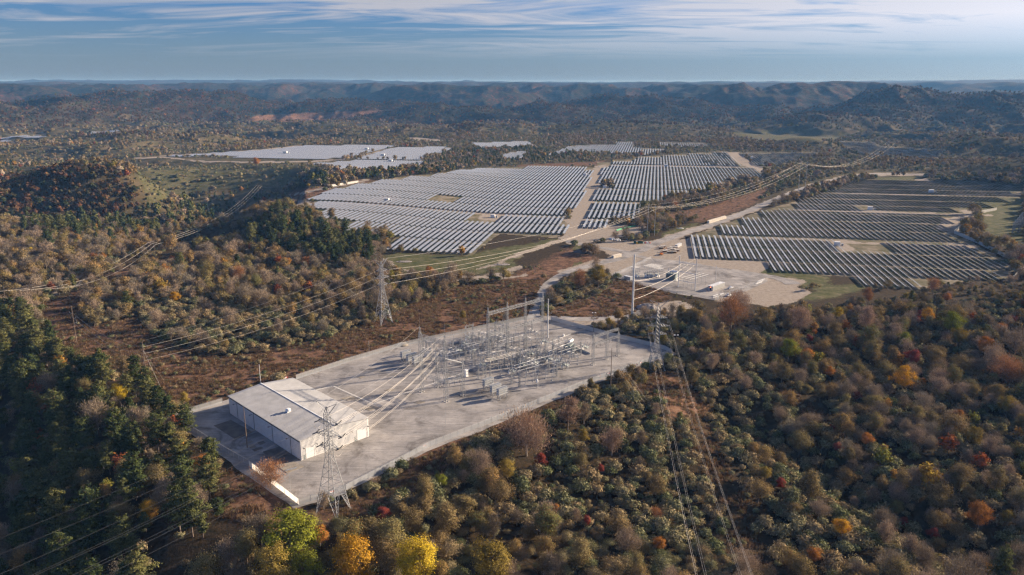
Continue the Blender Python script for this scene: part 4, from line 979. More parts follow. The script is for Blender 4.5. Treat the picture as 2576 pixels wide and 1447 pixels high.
def picker(kn):
    hi = np.array(KIDX[kn]); lo = np.array(KIDX[kn + '_low'])
    def f(idx):
        far = SR[idx] > 1150; c = rng.integers(0, 1000, len(idx)); return np.where(far, lo[c % len(lo)], hi[c % len(hi)])
    return f
rest = ~blocked & ~used
mass('pine_woods', rest & (SK == 0), 'pines scattered through the wooded hills behind the nearest stands', picker('pine'))
mass('bare_woods', rest & (SK == 1), 'leafless brown woods covering the rolling ground', picker('bare'))
mass('oak_woods', rest & (SK == 2), 'brown leaved woods covering the rolling ground', picker('leafy'))
mass('scrub', rest & (SK == 3), 'grey-olive scrub covering the open plateau', picker('shrub'))
mass('hill_woods', rest & (SK == 5), 'red-brown oak woods with hillside shade darkened into their colour, covering the far hills and the valley spur', picker('hill'))
mass('autumn_woods', rest & (SK == 4), 'orange, red and yellow trees dotted through the woods', picker('autumn'))

# tufts of broom sedge over the meadow
def tufts():
    rg = np.random.default_rng(5); P = rg.normal(size=(46, 3)) * np.array([0.42, 0.42, 0.0]); d = P * 0.5 + rg.normal(size=P.shape) * 0.12; d[:, 2] = rg.uniform(0.6, 1.2, len(P)); s_ = rg.normal(size=P.shape); s_[:, 2] = 0; s_ /= np.linalg.norm(s_, axis=1, keepdims=True)
    V = np.stack([P - s_ * 0.09, P + s_ * 0.09, P + d], 1).reshape(-1, 3); me = npmesh('tuft', V, np.arange(len(V)).reshape(-1, 3), [leaf_mat('sedge', [(0, (0.11, 0.075, 0.042)), (0.4, (0.2, 0.12, 0.068)), (0.75, (0.28, 0.19, 0.115)), (1, (0.13, 0.125, 0.06))], trans=0.3)])
    ob = bpy.data.objects.new('tuft', me); FARP.append(('tuft', ob)); KIDX['tuft'] = [len(FARP) - 1]; KIDX['tuft_low'] = KIDX['tuft']
tufts()
gx = np.arange(-420, 260, 1.75); gy = np.arange(225, 640, 1.75); TX, TY = np.meshgrid(gx, gy); TX = TX.ravel() + rng.uniform(-.8, .8, TX.size); TY = TY.ravel() + rng.uniform(-.8, .8, TY.size)
TZ_ = height(TX, TY); tpx, tpy, tdp = project(TX, TY, TZ_); tj = 4.0 * FPX / np.maximum(tdp, 100)
tm_ = np.zeros(len(TX), bool)
for p in RUST + CLEAR[2:5]: tm_ |= inpoly(tpx + rng.normal(size=len(TX)) * tj * 0.4, tpy + rng.normal(size=len(TX)) * tj * 0.15, p)
tm_ &= ~inpoly(TX, TY, PADW) & (tpx > -60) & (tpx < 2640) & (distpoly(TX, TY, PADW) > 4) & (fbm(TX / 9, TY / 9, 3, 91) > -0.22) & ~inpoly(tpx, tpy, ribbon_poly(ROADP, [w_*1.3+3 for w_ in ROADW]))
SX, SY, SZ = TX[tm_], TY[tm_], TZ_[tm_] - 0.05; SS = rng.uniform(0.6, 1.5, len(SX)); SR = np.hypot(SX, SY)
print('tufts', len(SX))
mass('meadow_grass', np.ones(len(SX), bool), 'rust coloured broom sedge tufts covering the open meadow', picker('tuft'))
# ------------------------------------------------------------ warehouse
M_WALL = mat('cream_metal_siding', (0.76, 0.75, 0.72), 0.55, 0.0, var=0.05, scale=0.4, spec=0.4)
M_ROOF = mat('grey_metal_roof', (0.40, 0.395, 0.385), 0.5, 0.1, var=0.10, scale=0.25, spec=0.4)
M_WHITE = mat('white_paint', (0.78, 0.78, 0.76), 0.5, var=0.05, scale=1)
M_DARK = mat('dark_metal', (0.045, 0.05, 0.055), 0.5, 0.2)
M_CONC = mat('concrete', (0.52, 0.50, 0.46), 0.9, var=0.15, scale=0.8)
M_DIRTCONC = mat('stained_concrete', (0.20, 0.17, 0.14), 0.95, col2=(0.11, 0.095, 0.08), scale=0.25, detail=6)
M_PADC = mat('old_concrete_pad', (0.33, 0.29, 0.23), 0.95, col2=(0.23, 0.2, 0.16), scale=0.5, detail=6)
M_LAT2 = mat('pale_lattice_steel', (0.38, 0.385, 0.39), 0.5, 0.3, var=0.15, scale=0.5)
M_LAT = mat('weathered_lattice_steel', (0.33, 0.335, 0.34), 0.55, 0.35, var=0.2, scale=0.5)
M_LATD = mat('dark_lattice_steel', (0.10, 0.105, 0.11), 0.6, 0.35, var=0.2, scale=0.5)
M_PORC = mat('grey_porcelain', (0.34, 0.36, 0.38), 0.3, spec=0.6)
M_BROWNP = mat('dark_insulator', (0.06, 0.06, 0.065), 0.35, spec=0.5)
M_BUS = mat('aluminium_bus', (0.68, 0.68, 0.67), 0.45, 0.2)
M_WIRE = mat('bare_conductor', (0.60, 0.55, 0.48), 0.5, 0.2)
M_WIREK = mat('dark_conductor', (0.14, 0.14, 0.145), 0.6, 0.2)
M_WIRED = mat('weathered_conductor', (0.36, 0.35, 0.34), 0.5, 0.3)
M_WOOD = mat('weathered_pole_wood', (0.19, 0.14, 0.105), 0.95, var=0.2, scale=0.6)
M_TANK = mat('grey_green_enamel', (0.26, 0.30, 0.29), 0.45, spec=0.4)
M_GLASS = mat('dark_glass', (0.02, 0.025, 0.03), 0.1, spec=0.8)
M_TYRE = mat('rubber', (0.02, 0.02, 0.02), 0.9)
M_CAR = mat('white_car_paint', (0.8, 0.8, 0.8), 0.25, spec=0.6)
def frame_obj(name, o, ex, label, cat, group=None):
    return empty(name, o, math.atan2(ex.y, ex.x), label, cat, group)
A_ = G(758,1159); B_ = G(565.5,1044.3); C_ = G(928.4,1098.1)
ex = (C_-A_).normalized(); WL = (C_-A_).length; WD = (B_-A_).length; EH = 9.3; RH = 11.0
wh = frame_obj('warehouse', A_ + Vector((0,0,0.06)), ex, 'long low warehouse with cream metal walls and a grey ribbed roof in the gravel yard', 'warehouse')
m = MB(); m.cur = 0
v = [(0,0,0),(WL,0,0),(WL,WD,0),(0,WD,0),(0,0,EH),(WL,0,EH),(WL,WD,EH),(0,WD,EH),(WL/2,0,RH),(WL/2,WD,RH)]
m.add(v, [(0,1,5,8,4),(2,3,7,9,6),(1,2,6,5),(3,0,4,7)])
for i in range(int(WL/0.6)):                                                     # standing seams of the siding
    x = 0.3 + i*0.6; h = EH + (RH-EH)*(1-abs(x-WL/2)/(WL/2))
    m.box(x-0.09, -0.10, 0.3, x+0.09, 0.0, h-0.1)
for i in range(int(WD/0.6)):
    y = 0.3 + i*0.6; m.box(-0.045, y-0.05, 0.3, 0, y+0.05, EH-0.15)
m.box(-0.03,-0.03,0,WL+0.03,0.0,0.3) 
m.build('wall', M_WALL, wh)
for side in (0, 1):
    r = MB(); y0, y1 = -0.35, WD+0.35; xe = -0.4 if side == 0 else WL+0.4; xr = WL/2
    dz = (RH-EH)/(WL/2); ze = EH - dz*0.4 + 0.12; zr = RH + 0.12
    r.add([(xe,y0,ze),(xr,y0,zr),(xr,y1,zr),(xe,y1,ze),(xe,y0,ze-0.12),(xr,y0,zr-0.12),(xr,y1,zr-0.12),(xe,y1,ze-0.12)],
          [(0,1,2,3) if side == 0 else (3,2,1,0),(4,7,6,5),(0,4,5,1),(3,2,6,7),(0,3,7,4)])
    n_r = int(WD/1.05)
    for i in range(n_r):
        y = y0 + 0.4 + i*1.05
        r.add([(xe,y-0.2,ze+0.003),(xr,y-0.2,zr+0.003),(xr,y+0.2,zr+0.003),(xe,y+0.2,ze+0.003),(xe,y-0.1,ze+0.12),(xr,y-0.1,zr+0.12),(xr,y+0.1,zr+0.12),(xe,y+0.1,ze+0.12)],
              [(0,1,5,4),(2,3,7,6),(4,5,6,7),(0,4,7,3)])
    ro = r.build('roof_slope', M_ROOF, wh)
    if side == 0:
        rv = MB(); xv, yv = WL*0.30, WD*0.42; zv = EH+(RH-EH)*0.60
        rv.box(xv-0.9, yv-0.9, zv-0.2, xv+0.9, yv+0.9, zv+0.8); rv.lathe((xv, yv, zv), [(1.15,0.8),(1.15,1.5),(0.7,1.9)], 12); rv.build('roof_vent', M_WHITE, ro)
rc = MB(); rc.box(WL/2-0.3, -0.4, RH+0.20, WL/2+0.3, WD+0.4, RH+0.32); rc.build('ridge_cap', M_WHITE, wh)
g = MB(); g.box(-0.62, -0.3, EH-0.42, -0.42, WD+0.3, EH-0.16); g.build('gutter', M_DARK, wh)
for k, f in enumerate((0.12, 0.36, 0.62, 0.87)):
    y = WD*f; d = MB(); d.box(-0.2, y-0.07, 0, -0.08, y+0.07, EH-0.4); d.build('downspout', M_DARK, wh)
    l_ = MB(); l_.box(-1.3, y+0.9, EH-1.7, -0.12, y+1.05, EH-1.6); l_.box(-1.75, y+0.7, EH-1.78, -1.2, y+1.25, EH-1.55); l_.build('wall_lamp', M_DARK, wh)
for x0, x1, hh_ in ((2.7, 6.6, 4.7), (29.0, 33.8, 4.9)):
    d = MB(); d.box(x0, -0.09, 0.02, x1, -0.055, hh_)
    for i in range(9): d.box(x0, -0.11, 0.3+i*0.5, x1, -0.09, 0.34+i*0.5)
    dr = d.build('roller_door', M_WHITE, wh)
    d = MB(); d.box(x0-0.25,-0.16,0,x0,-0.05,hh_+0.25); d.box(x1,-0.16,0,x1+0.25,-0.05,hh_+0.25); d.box(x0,-0.16,hh_,x1,-0.05,hh_+0.25); d.build('door_frame', M_WALL, dr)
for x in (1.2, 27.2):
    d = MB(); d.box(x, -0.10, 0.02, x+1.0, -0.055, 2.15); d.box(x+0.82,-0.16,1.0,x+0.9,-0.10,1.1); d.build('side_door', M_TANK, wh)
for x in (1.2, 7.6, 25.5, 34.2):
    d = MB(); d.box(x, -0.9, 5.6, x+0.15, -0.05, 5.7); d.box(x-0.2,-1.2,5.5,x+0.35,-0.8,5.72); d.build('wall_lamp', M_DARK, wh)
for x in (3.8, 24.0):
    bl = MB(); bl.lathe((x if x<10 else 35.2, -1.2, 0), [(0.1,0),(0.1,1.1)], 6)
def yard(px, py): return G(px, py, 0.05)
def slab(name, pts, h, m_, label, cat, z=0.05, group=None):
    ps = [G(*p) for p in pts]; n = len(ps); v = [(p.x,p.y,z) for p in ps] + [(p.x,p.y,z+h) for p in ps]
    area = sum(ps[i].x*ps[(i+1)%n].y-ps[(i+1)%n].x*ps[i].y for i in range(n))
    top = tuple(range(n,2*n)); bot = tuple(range(n))[::-1]
    fs = [top if area>0 else top[::-1], bot if area>0 else bot[::-1]] + [((i,(i+1)%n,n+(i+1)%n,n+i) if area>0 else (i,n+i,n+(i+1)%n,(i+1)%n)) for i in range(n)]
    return tag(MB().add(v, fs).build(name, m_), label, cat, group)
r1 = lambda a, b: ((650+a*.38)*.62891, (1550+b*.38)*.62891)
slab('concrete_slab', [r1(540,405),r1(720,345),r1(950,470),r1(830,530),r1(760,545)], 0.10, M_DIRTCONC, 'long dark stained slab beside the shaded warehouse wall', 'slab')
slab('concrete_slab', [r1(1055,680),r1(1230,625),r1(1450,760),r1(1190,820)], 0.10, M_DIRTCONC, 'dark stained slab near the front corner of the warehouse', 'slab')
slab('concrete_slab', [r1(1195,825),r1(1380,785),r1(1490,835),r1(1310,905)], 0.16, M_PADC, 'sunlit brown slab in front of the warehouse corner', 'slab')
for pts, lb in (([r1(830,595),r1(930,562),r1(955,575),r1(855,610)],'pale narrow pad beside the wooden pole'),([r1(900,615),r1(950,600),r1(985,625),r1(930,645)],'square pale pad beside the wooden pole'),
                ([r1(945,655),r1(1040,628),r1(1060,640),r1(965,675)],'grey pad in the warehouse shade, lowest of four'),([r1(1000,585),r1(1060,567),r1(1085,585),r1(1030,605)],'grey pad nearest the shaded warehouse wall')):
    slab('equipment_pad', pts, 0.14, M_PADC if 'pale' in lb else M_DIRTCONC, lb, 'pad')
st_ = MB(); p = yard(*r1(1355,866)); 
for k in range(5): st_.bar((p.x-2.2+0.1*k, p.y-1.6+0.25*k, 0.32+0.02*k), (p.x+1.9+0.1*k, p.y+0.9+0.25*k, 0.32+0.02*k), 0.1)
tag(st_.build('steel_beams', M_STEEL), 'short bundle of grey steel beams lying on the sunlit slab', 'beams')
y2 = lambda a, b: ((650+a*.48373)*.62891, (1450+b*.48373)*.62891)
# cable trench lids
def trench(pts, w_, label):
    mb = MB()
    for i in range(len(pts)-1):
        a = yard(*pts[i]); b = yard(*pts[i+1]); d = (b-a); L_ = d.length; d.normalize(); n = Vector((-d.y, d.x, 0))*w_/2; k = int(L_/1.5)
        for j in range(k):
            p = a + d*(j*L_/k+0.03); q = a + d*((j+1)*L_/k-0.03); h_ = Vector((0,0,0.07+0.02*i))
            mb.add([p-n,p+n,q+n,q-n,p-n+h_,p+n+h_,q+n+h_,q-n+h_], [(4,7,6,5),(0,4,5,1),(1,5,6,2),(2,6,7,3),(3,7,4,0)])
    return tag(mb.build('cable_trench', M_CONC), label, 'cable trench')
trench([y2(1240,235),y2(1410,195),y2(1745,345)], 1.1, 'pale concrete cable trench with an elbow near the warehouse')
trench([y2(1745,345),y2(2274,160),(1160,940),(1225,905)], 1.1, 'pale straight concrete cable trench running into the switchyard')
for (a, b), rx, lb in ((y2(1540,298),4.2,'brown equipment pad at the trench elbow'),(y2(1725,380),4.4,'sandy equipment pad beside the cable trench'),(y2(1880,228),3.0,'dark equipment pad on the far side of the trench'),
                   (y2(1645,122),2.6,'dark small pad near the back fence'),(y2(2125,330),3.2,'sandy patch pad under the incoming wires')):
    c = yard(a, b); pts = [tuple(project(c.x+dx*rx, c.y+dy*rx, 0)[:2]) for dx, dy in ((-1,-.1),(0,-.75),(1,.15),(0,.8))]
    slab('equipment_pad', [(float(u), float(v_)) for u, v_ in pts], 0.10, M_PADC, lb, 'pad')

# ------------------------------------------------------------ fences
def net_mat(name, colr, op):
    m = bpy.data.materials.new(name); m.use_nodes = True; n_ = m.node_tree.nodes; l_ = m.node_tree.links; b = n_['Principled BSDF']
    b.inputs['Base Color'].default_value = (*colr, 1); b.inputs['Roughness'].default_value = 0.6; b.inputs['Alpha'].default_value = op
    return m
M_NET = net_mat('chain_link', (0.50, 0.52, 0.53), 0.42); M_NETW = net_mat('slatted_chain_link', (0.78, 0.76, 0.70), 0.9)
for m_q in (M_NETW,):
    n_q = m_q.node_tree.nodes; l_q = m_q.node_tree.links; tq = n_q.new('ShaderNodeBsdfTranslucent'); tq.inputs[0].default_value = (0.85, 0.82, 0.74, 1); mq_ = n_q.new('ShaderNodeMixShader'); mq_.inputs[0].default_value = 0.55; l_q.new(n_q['Principled BSDF'].outputs[0], mq_.inputs[1]); l_q.new(tq.outputs[0], mq_.inputs[2]); l_q.new(mq_.outputs[0], n_q['Material Output'].inputs[0])
M_NETC = net_mat('weathered_slats', (0.50, 0.49, 0.45), 0.85); M_NETL = net_mat('light_chain_link', (0.5, 0.5, 0.5), 0.22)
fp = MB(); fp.bar((0,0,-0.3),(0,0,2.75),0.075,n=5); fp.bar((0,0,2.7),(0.0,-0.35,3.05),0.04,n=3)
ME_FP = me_from_mb('post', fp, M_STEEL)
def fence(pts, label, net, h=2.6, sp=4.0, group=None, world=False, name='chain_link_fence', posts=True, m_post=None):
    ps = pts if world else [GT(*p) for p in pts]; root = empty(name, ps[0], 0, label, 'fence', group); o = Vector(ps[0])
    nt_ = MB(); rl = MB()
    for a, b in zip(ps[:-1], ps[1:]):
        k = max(1, int((b-a).length/sp))
        for j in range(k):
            p = a.lerp(b, j/k); q = a.lerp(b, (j+1)/k); p.z = hz(p.x,p.y)+0.05; q.z = hz(q.x,q.y)+0.05
            nt_.add([p-o, q-o, q-o+Vector((0,0,h)), p-o+Vector((0,0,h))], [(0,1,2,3)])
            rl.bar(p-o+Vector((0,0,h)), q-o+Vector((0,0,h)), 0.045, n=4, cap=False); rl.bar(p-o+Vector((0,0,h+0.38)), q-o+Vector((0,0,h+0.38)), 0.02, n=3, cap=False); rl.bar(p-o+Vector((0,0,h+0.2)), q-o+Vector((0,0,h+0.2)), 0.02, n=3, cap=False)
            if posts: link('post', ME_FP, root, p-o, scale=(1,1,h/2.6))
    nt_.build('netting', net, root); rl.build('top_rail', M_STEEL, root)
    return root
fence([(441,1050),(458,1070),(564,1137),(627,1173)], 'shaded chain link fence run at the pine edge behind the warehouse', M_NET)
fence([(627,1173),(753,1271)], 'bright sunlit pale fence run at the lower left corner of the yard', M_NETW)
fence([(753,1271),(870,1234),(1080,1125),(1300,1038)], 'chain link fence run under the nearest pylon along the lower yard edge', M_NET)
fence([(1300,1038),(1440,980),(1560,935),(1690,890)], 'chain link fence run with white signs at the right end of the lower yard edge', M_NET)
fence([(1690,890),(1672,880),(1520,842),(1385,805)], 'pale solid looking fence run along the right back side of the yard', M_NETC)
fence([(1345,800),(1240,822),(1010,872),(880,910),(745,955)], 'long chain link fence run beside the rust meadow', M_NET)
fence([(560,1014),(441,1050)], 'short chain link fence run from the warehouse corner to the pines', M_NET, sp=5)
M_SIGN = mat('white_sign', (0.8, 0.8, 0.8), 0.5); M_RED = mat('red_sign', (0.5, 0.05, 0.04), 0.5)
for k, (px_, py_) in enumerate([(836,1246),(1067,1130),(1508,953),(1530,946),(1612,919),(1600,924),(720,957),(470,1058)]):
    p = GT(px_, py_); q = GT(px_+6, py_-2.2 if px_ > 760 else py_ - 2); d = (q-p); d.z = 0; d.normalize()
    s0 = empty('warning_sign', p + Vector((0,-0.12,1.3)), math.atan2(d.y,d.x), 'small white and red warning sign hung on the yard fence', 'sign', 'warning signs on the yard fence')
    a = MB(); a.box(-0.9,-0.03,0,0.4,0.03,0.75); a.build('sign_panel', M_SIGN, s0); a = MB(); a.box(-0.75,-0.06,0.45,0.2,-0.03,0.65); a.box(0.55,-0.03,0,1.0,0.03,0.6); a.build('red_panel', M_RED, s0)
fence([z3(1440,905),z3(1990,695)], 'low wire fence run on the right side of the small substation', M_NETL, 2.2)
fence([z3(1440,905),z3(1000,832),z3(640,750),z3(400,655)], 'low wire fence run along the front of the small substation', M_NETL, 2.2)
fence([z3(400,655),z3(560,585),z3(780,480)], 'low wire fence run on the road side of the small substation', M_NETL, 2.2)
fence([z4(130,720),z4(155,612),z4(570,510),z4(860,465)], 'pale fence around the west corner of the solar arrays', M_NETC, 3.0, 8.0)
fence([z6(2340,735),z6(2170,768),z6(1972,935),z6(2160,1015),z6(2340,1105),z6(2600,1240)], 'pale fence zigzagging east of the solar arrays', M_NETC, 3.4, 8.0)
fence([z6(2576,1245),z6(2480,1330)], 'pale fence stub at the right edge of the photo', M_NETC, 3.0, 8.0)

# ------------------------------------------------------------ lattice work
def lattice(mb, c, levels, r, rb, zx=True):
    """square lattice column: levels = [(z, half width)], r legs, rb braces; c = (x, y)"""
    x, y = c; cor = [(-1,-1),(1,-1),(1,1),(-1,1)]
    for (z0, w0), (z1, w1) in zip(levels[:-1], levels[1:]):
        P0 = [Vector((x+a*w0, y+b*w0, z0)) for a, b in cor]; P1 = [Vector((x+a*w1, y+b*w1, z1)) for a, b in cor]
        for k in range(4):
            if r > 0: mb.bar(P0[k], P1[k], r, cap=False)
            j = (k+1) % 4
            if zx: mb.bar(P0[k], P1[j], rb, n=3, cap=False); mb.bar(P0[j], P1[k], rb, n=3, cap=False)
            else: mb.bar(P0[k], P1[j], rb, n=3, cap=False)
            mb.bar(P1[k], P1[j], rb, n=3, cap=False)
def lev(z0, w0, z1, w1, n): return [(z0+(z1-z0)*i/n, w0+(w1-w0)*i/n) for i in range(n+1)]
def pylon(base, Ht, az, label, foot=4.6, waist=1.15, wz=0.52, arms=((0.60,3.9),(0.71,5.2),(0.82,4.0)), horn=4.4, m_=None, rr=0.13, pair=False):
    m_ = m_ or M_LAT
    root = empty('pylon', base, az, label, 'pylon')
    zw = Ht*wz; zl = Ht*0.19; wl = foot + (waist-foot)*(zl/zw)
    for a, b in ((-1,-1),(1,-1),(1,1),(-1,1)):                                      # four splayed legs, each its own lattice
        g = MB(); f = Vector((a*foot, b*foot, -0.6)); t = Vector((a*wl, b*wl, zl)); ix = Vector((a*wl*0.12, b*wl, zl)); iy = Vector((a*wl, b*wl*0.12, zl))
        g.bar(f, t, rr*1.15, cap=False); g.bar(f, ix, rr*0.75, cap=False); g.bar(f, iy, rr*0.75, cap=False)
        for k in range(1, 5):
            u = k/5; p = f.lerp(t, u); g.bar(p, f.lerp(ix, u), rr*0.5, n=3, cap=False); g.bar(p, f.lerp(iy, u), rr*0.5, n=3, cap=False); g.bar(p, f.lerp(ix, u+0.2 if u<0.8 else 1), rr*0.5, n=3, cap=False); g.bar(p, f.lerp(iy, u+0.2 if u<0.8 else 1), rr*0.5, n=3, cap=False)
        g.lathe((f.x, f.y, 0), [(0.45,-0.5),(0.45,0.35)], 8); g.build('leg', m_, root)
    g = MB(); lattice(g, (0,0), lev(zl, wl, zw, waist, 4), rr, rr*0.55); lattice(g, (0,0), lev(zw, waist, Ht*0.90, 0.85, 9), rr*0.85, rr*0.45); lattice(g, (0,0), [(Ht*0.90,0.85),(Ht*0.96,0.15)], rr*0.7, rr*0.4); g.build('tower_body', m_, root)
    tips = {}
    for i, (fz, ln) in enumerate(arms):
        z = Ht*fz
        for s in (-1, 1):
            g = MB(); L_ = ln if s < 0 else ln*1.15; tip = Vector((s*L_, 0, z+0.2)); w_ = waist*0.85
            for b in (-1, 1):
                g.bar((s*w_, b*w_, z-0.1), tip, rr*0.75, cap=False); g.bar((s*w_, b*w_, z+1.9), tip, rr*0.65, cap=False)
                for k in range(1, 4): u = k/4; g.bar(Vector((s*w_, b*w_, z-0.1)).lerp(tip, u), Vector((s*w_, b*w_, z+1.9)).lerp(tip, u-0.25), rr*0.45, n=3, cap=False)
                g.bar((s*w_, b*w_, z-0.1), Vector((s*w_, -b*w_, z-0.1)).lerp(tip, 0.4), rr*0.4, n=3, cap=False)
            ao = g.build('cross_arm', m_, root); tips[(i, s)] = tip
            for yy in (-1, 1):                                                       # strain strings each way along the line
                q = MB(); q.lathe((0,0,0), [(0.09,0),(0.09,2.6)], 6)
                for k in range(9): q.lathe((0,0,0.2+k*0.26), [(0.10,0),(0.22,0.02),(0.10,0.10)], 8)
                io = q.build('insulator_string', M_BROWNP, ao); io.location = tip; io.rotation_euler = (-yy*R(80), 0, 0)
            j = MB(); pts = [tip + Vector((0, 2.7*math.cos(math.pi*t/8), -0.5-2.2*math.sin(math.pi*t/8))) for t in range(9)]
            j.path(pts, 0.06); j.build('jumper', M_WIRE, ao)
    for s in (-1, 1):
        g = MB(); tip = Vector((s*horn, 0, Ht)); 
        for b in (-1, 1): g.bar((s*0.7, b*0.7, Ht*0.895), tip, rr*0.7, cap=False); g.bar((s*0.4, b*0.3, Ht*0.955), tip, rr*0.55, cap=False)
        g.build('earth_wire_peak', m_, root); tips[('h', s)] = tip
    mw = Matrix.Translation(base) @ Matrix.Rotation(az, 4, 'Z')
    return root, {k: mw @ v_ for k, v_ in tips.items()}
def wire(a, b, sag, r, m_, label, group, k=18, name='power_line'):
    a = Vector(a); b = Vector(b); pts = []
    for i in range(k+1):
        t = i/k; p = a.lerp(b, t); p.z -= 4*sag*t*(1-t); pts.append(p-a)
    o = MB().path(pts, r, n=5).build(name, m_, None, True, a); return tag(o, label, 'power line', group)
pA = G(838,1290); 
d0 = G(*[(1150+590*.4147)*.62891, (1500+580*.4147)*.62891], 33) - G(*[(1150+290*.4147)*.62891, (1500+530*.4147)*.62891], 33)
azA = math.atan2(d0.y, d0.x); pA.z = hz(pA.x, pA.y)
HA = top_h(pA, 1012)
rA, tA = pylon(pA, HA, azA, 'tall lattice pylon in front, beside the warehouse at the lower yard fence', foot=4.9, m_=M_LAT)
pB = GT(965,812); HB = top_h(pB, 652)
rB, tB = pylon(pB, HB, R(38), 'lattice pylon standing alone in the rust meadow behind the yard', foot=4.7, horn=4.8, m_=M_LAT2, rr=0.17)
pC = GT(1650,925); HC = top_h(pC, 755)
rC, tC = pylon(pC, HC, R(-4), 'dark lattice pylon at the right corner of the yard', foot=4.6, horn=5.5, arms=((0.50,4.8),(0.62,6.2),(0.74,4.6)), wz=0.42, m_=M_LAT, rr=0.15)
# gantry of the near bay
def mast(base, Ht, w_, label, m_=None, spike=4.0, name='lattice_mast', group=None, r_=0.105, n=None):
    m_ = m_ or M_LAT; root = empty(name, base, R(44), label, 'mast', group); n = n or max(4, int(Ht/2.9))
    g = MB(); lattice(g, (0,0), lev(0, w_, Ht*0.84, w_*0.8, n), r_, r_*0.42); lattice(g, (0,0), lev(Ht*0.84, w_*0.8, Ht*0.96, 0.12, 2), r_*0.8, r_*0.5); g.build('mast_body', m_, root)
    g = MB(); g.bar((0,0,Ht*0.94),(0,0,Ht+spike),0.07,0.03,n=5); g.build('lightning_rod', m_, root)
    g = MB()
    for a, b in ((-1,-1),(1,-1),(1,1),(-1,1)): g.box(a*w_-0.35,b*w_-0.35,-0.05,a*w_+0.35,b*w_+0.35,0.3)
    g.build('footing', M_CONC, root); return root
def truss(a, b, w_, label, m_=None, group=None, r_=0.10, strings=0, slen=2.2):
    m_ = m_ or M_LAT; a = Vector(a); b = Vector(b); d = b-a; L_ = d.length; root = empty('truss_beam', a, math.atan2(d.y,d.x), label, 'beam', group); n = max(3, int(L_/(w_*1.7)))
    g = MB(); cor = [(-1,-1),(1,-1),(1,1),(-1,1)]
    for k in range(n):
        x0, x1 = L_*k/n, L_*(k+1)/n; z0, z1 = d.z*k/n, d.z*(k+1)/n
        for i in range(4):
            u, v_ = cor[i]; u2, v2 = cor[(i+1)%4]; p = Vector((x0,u*w_/2,z0+v_*w_/2)); q = Vector((x1,u*w_/2,z1+v_*w_/2)); q2 = Vector((x1,u2*w_/2,z1+v2*w_/2)); p2 = Vector((x0,u2*w_/2,z0+v2*w_/2))
            g.bar(p, q, r_, cap=False); g.bar(p, q2, r_*0.6, n=3, cap=False); g.bar(p, p2, r_*0.6, n=3, cap=False)
    g.build('truss', m_, root)
    for k in range(strings):
        x = L_*(k+0.7)/(strings+0.4); q = MB(); q.bar((x,0,-w_/2),(x,0,-w_/2-slen),0.06,n=5)
        for j in range(6): q.lathe((x,0,-w_/2-0.3-j*0.3), [(0.08,0),(0.2,0.02),(0.08,0.1)], 6)
        q.build('insulator_string', M_BROWNP, root)
    return root
y1 = lambda a, b: ((1500+a*.48913)*.62891, (1100+b*.48913)*.62891)
yb = lambda a, b: (1006.3+.1587*a, 817.6+.1587*b)
T1 = G(*y1(382,955)); T2 = G(*y1(582,1035)); T3 = G(*y1(720,985)); T4 = G(*y1(515,915))
h1 = top_h(T1, y1(0,405)[1]); h2 = top_h(T2, y1(0,470)[1]); h3 = top_h(T3, y1(0,690)[1]); h4 = top_h(T4, y1(0,640)[1])
for T_, h_, lb in ((T1,h1,'lattice mast at the left end of the near gantry'),(T2,h2,'tallest lattice mast of the near gantry carrying the incoming wires'),(T3,h3,'short lattice mast at the right end of the near gantry'),(T4,h4,'short lattice mast hidden behind the near gantry')):
    mast(T_, h_, 0.85, lb, spike=4.5 if h_ > 25 else 1.5)
def at(T_, z): return Vector((T_.x, T_.y, z))
zt = top_h(T2, y1(0,560)[1]); zm = zt-9; zl_ = top_h(T2, y1(0,880)[1])
truss(at(T1, zt), at(T2, zt), 1.5, 'top truss beam of the near gantry'); truss(at(T1, zm), at(T2, zm), 1.3, 'middle truss beam of the near gantry')
truss(at(T1, zl_), at(T2, zl_), 1.3, 'lower truss beam on the left of the near gantry', strings=3); truss(at(T2, zl_), at(T3, zl_), 1.3, 'lower truss beam on the right of the near gantry', strings=3)
truss(at(T4, zl_), at(T3, zl_), 1.3, 'lower truss beam at the back of the near gantry', strings=3); truss(at(T1, zl_), at(T4, zl_), 1.2, 'lower truss beam at the left back of the near gantry')
br = MB(); br.bar(at(T2, top_h(T2, y1(0,685)[1])), at(T3, h3*0.9), 0.28, n=6); tag(br.build('brace_strut', M_STEEL), 'thick slanting steel strut between two near gantry masts', 'strut')
# incoming bundles, pylon A to the near gantry
for i, (ky, zg_) in enumerate((((2,1), 870), ((1,1), 893), ((0,1), 916))):
    zq = top_h(T2, zg_); e_ = T2.lerp(T1, 0.22)
    for s in (-1, 1):
        for off in ((-0.25, 0.25) if s == 1 else (0.0,)):
            a = tA[(ky[0], s)] + Vector((0.6, 1.6+off, -0.3+off)); b = Vector((e_.x - (2.2 if s < 0 else 0.4), e_.y - (1.5 if s < 0 else 0.2)+off, zq + off + (1.2 if s < 0 else 0)))
            wire(a, b, 3.2, 0.05, M_WIRE, 'sunlit conductor dropping from the nearest pylon to the near gantry', 'conductors from the nearest pylon to the near gantry')
for s in (-1, 1):
    wire(tA[('h', s)], at(T1 if s < 0 else T2, (h1 if s < 0 else h2)-1), 2.0, 0.04, M_WIRED, 'thin earth wire from the nearest pylon to a gantry mast', 'thin earth wires over the warehouse')
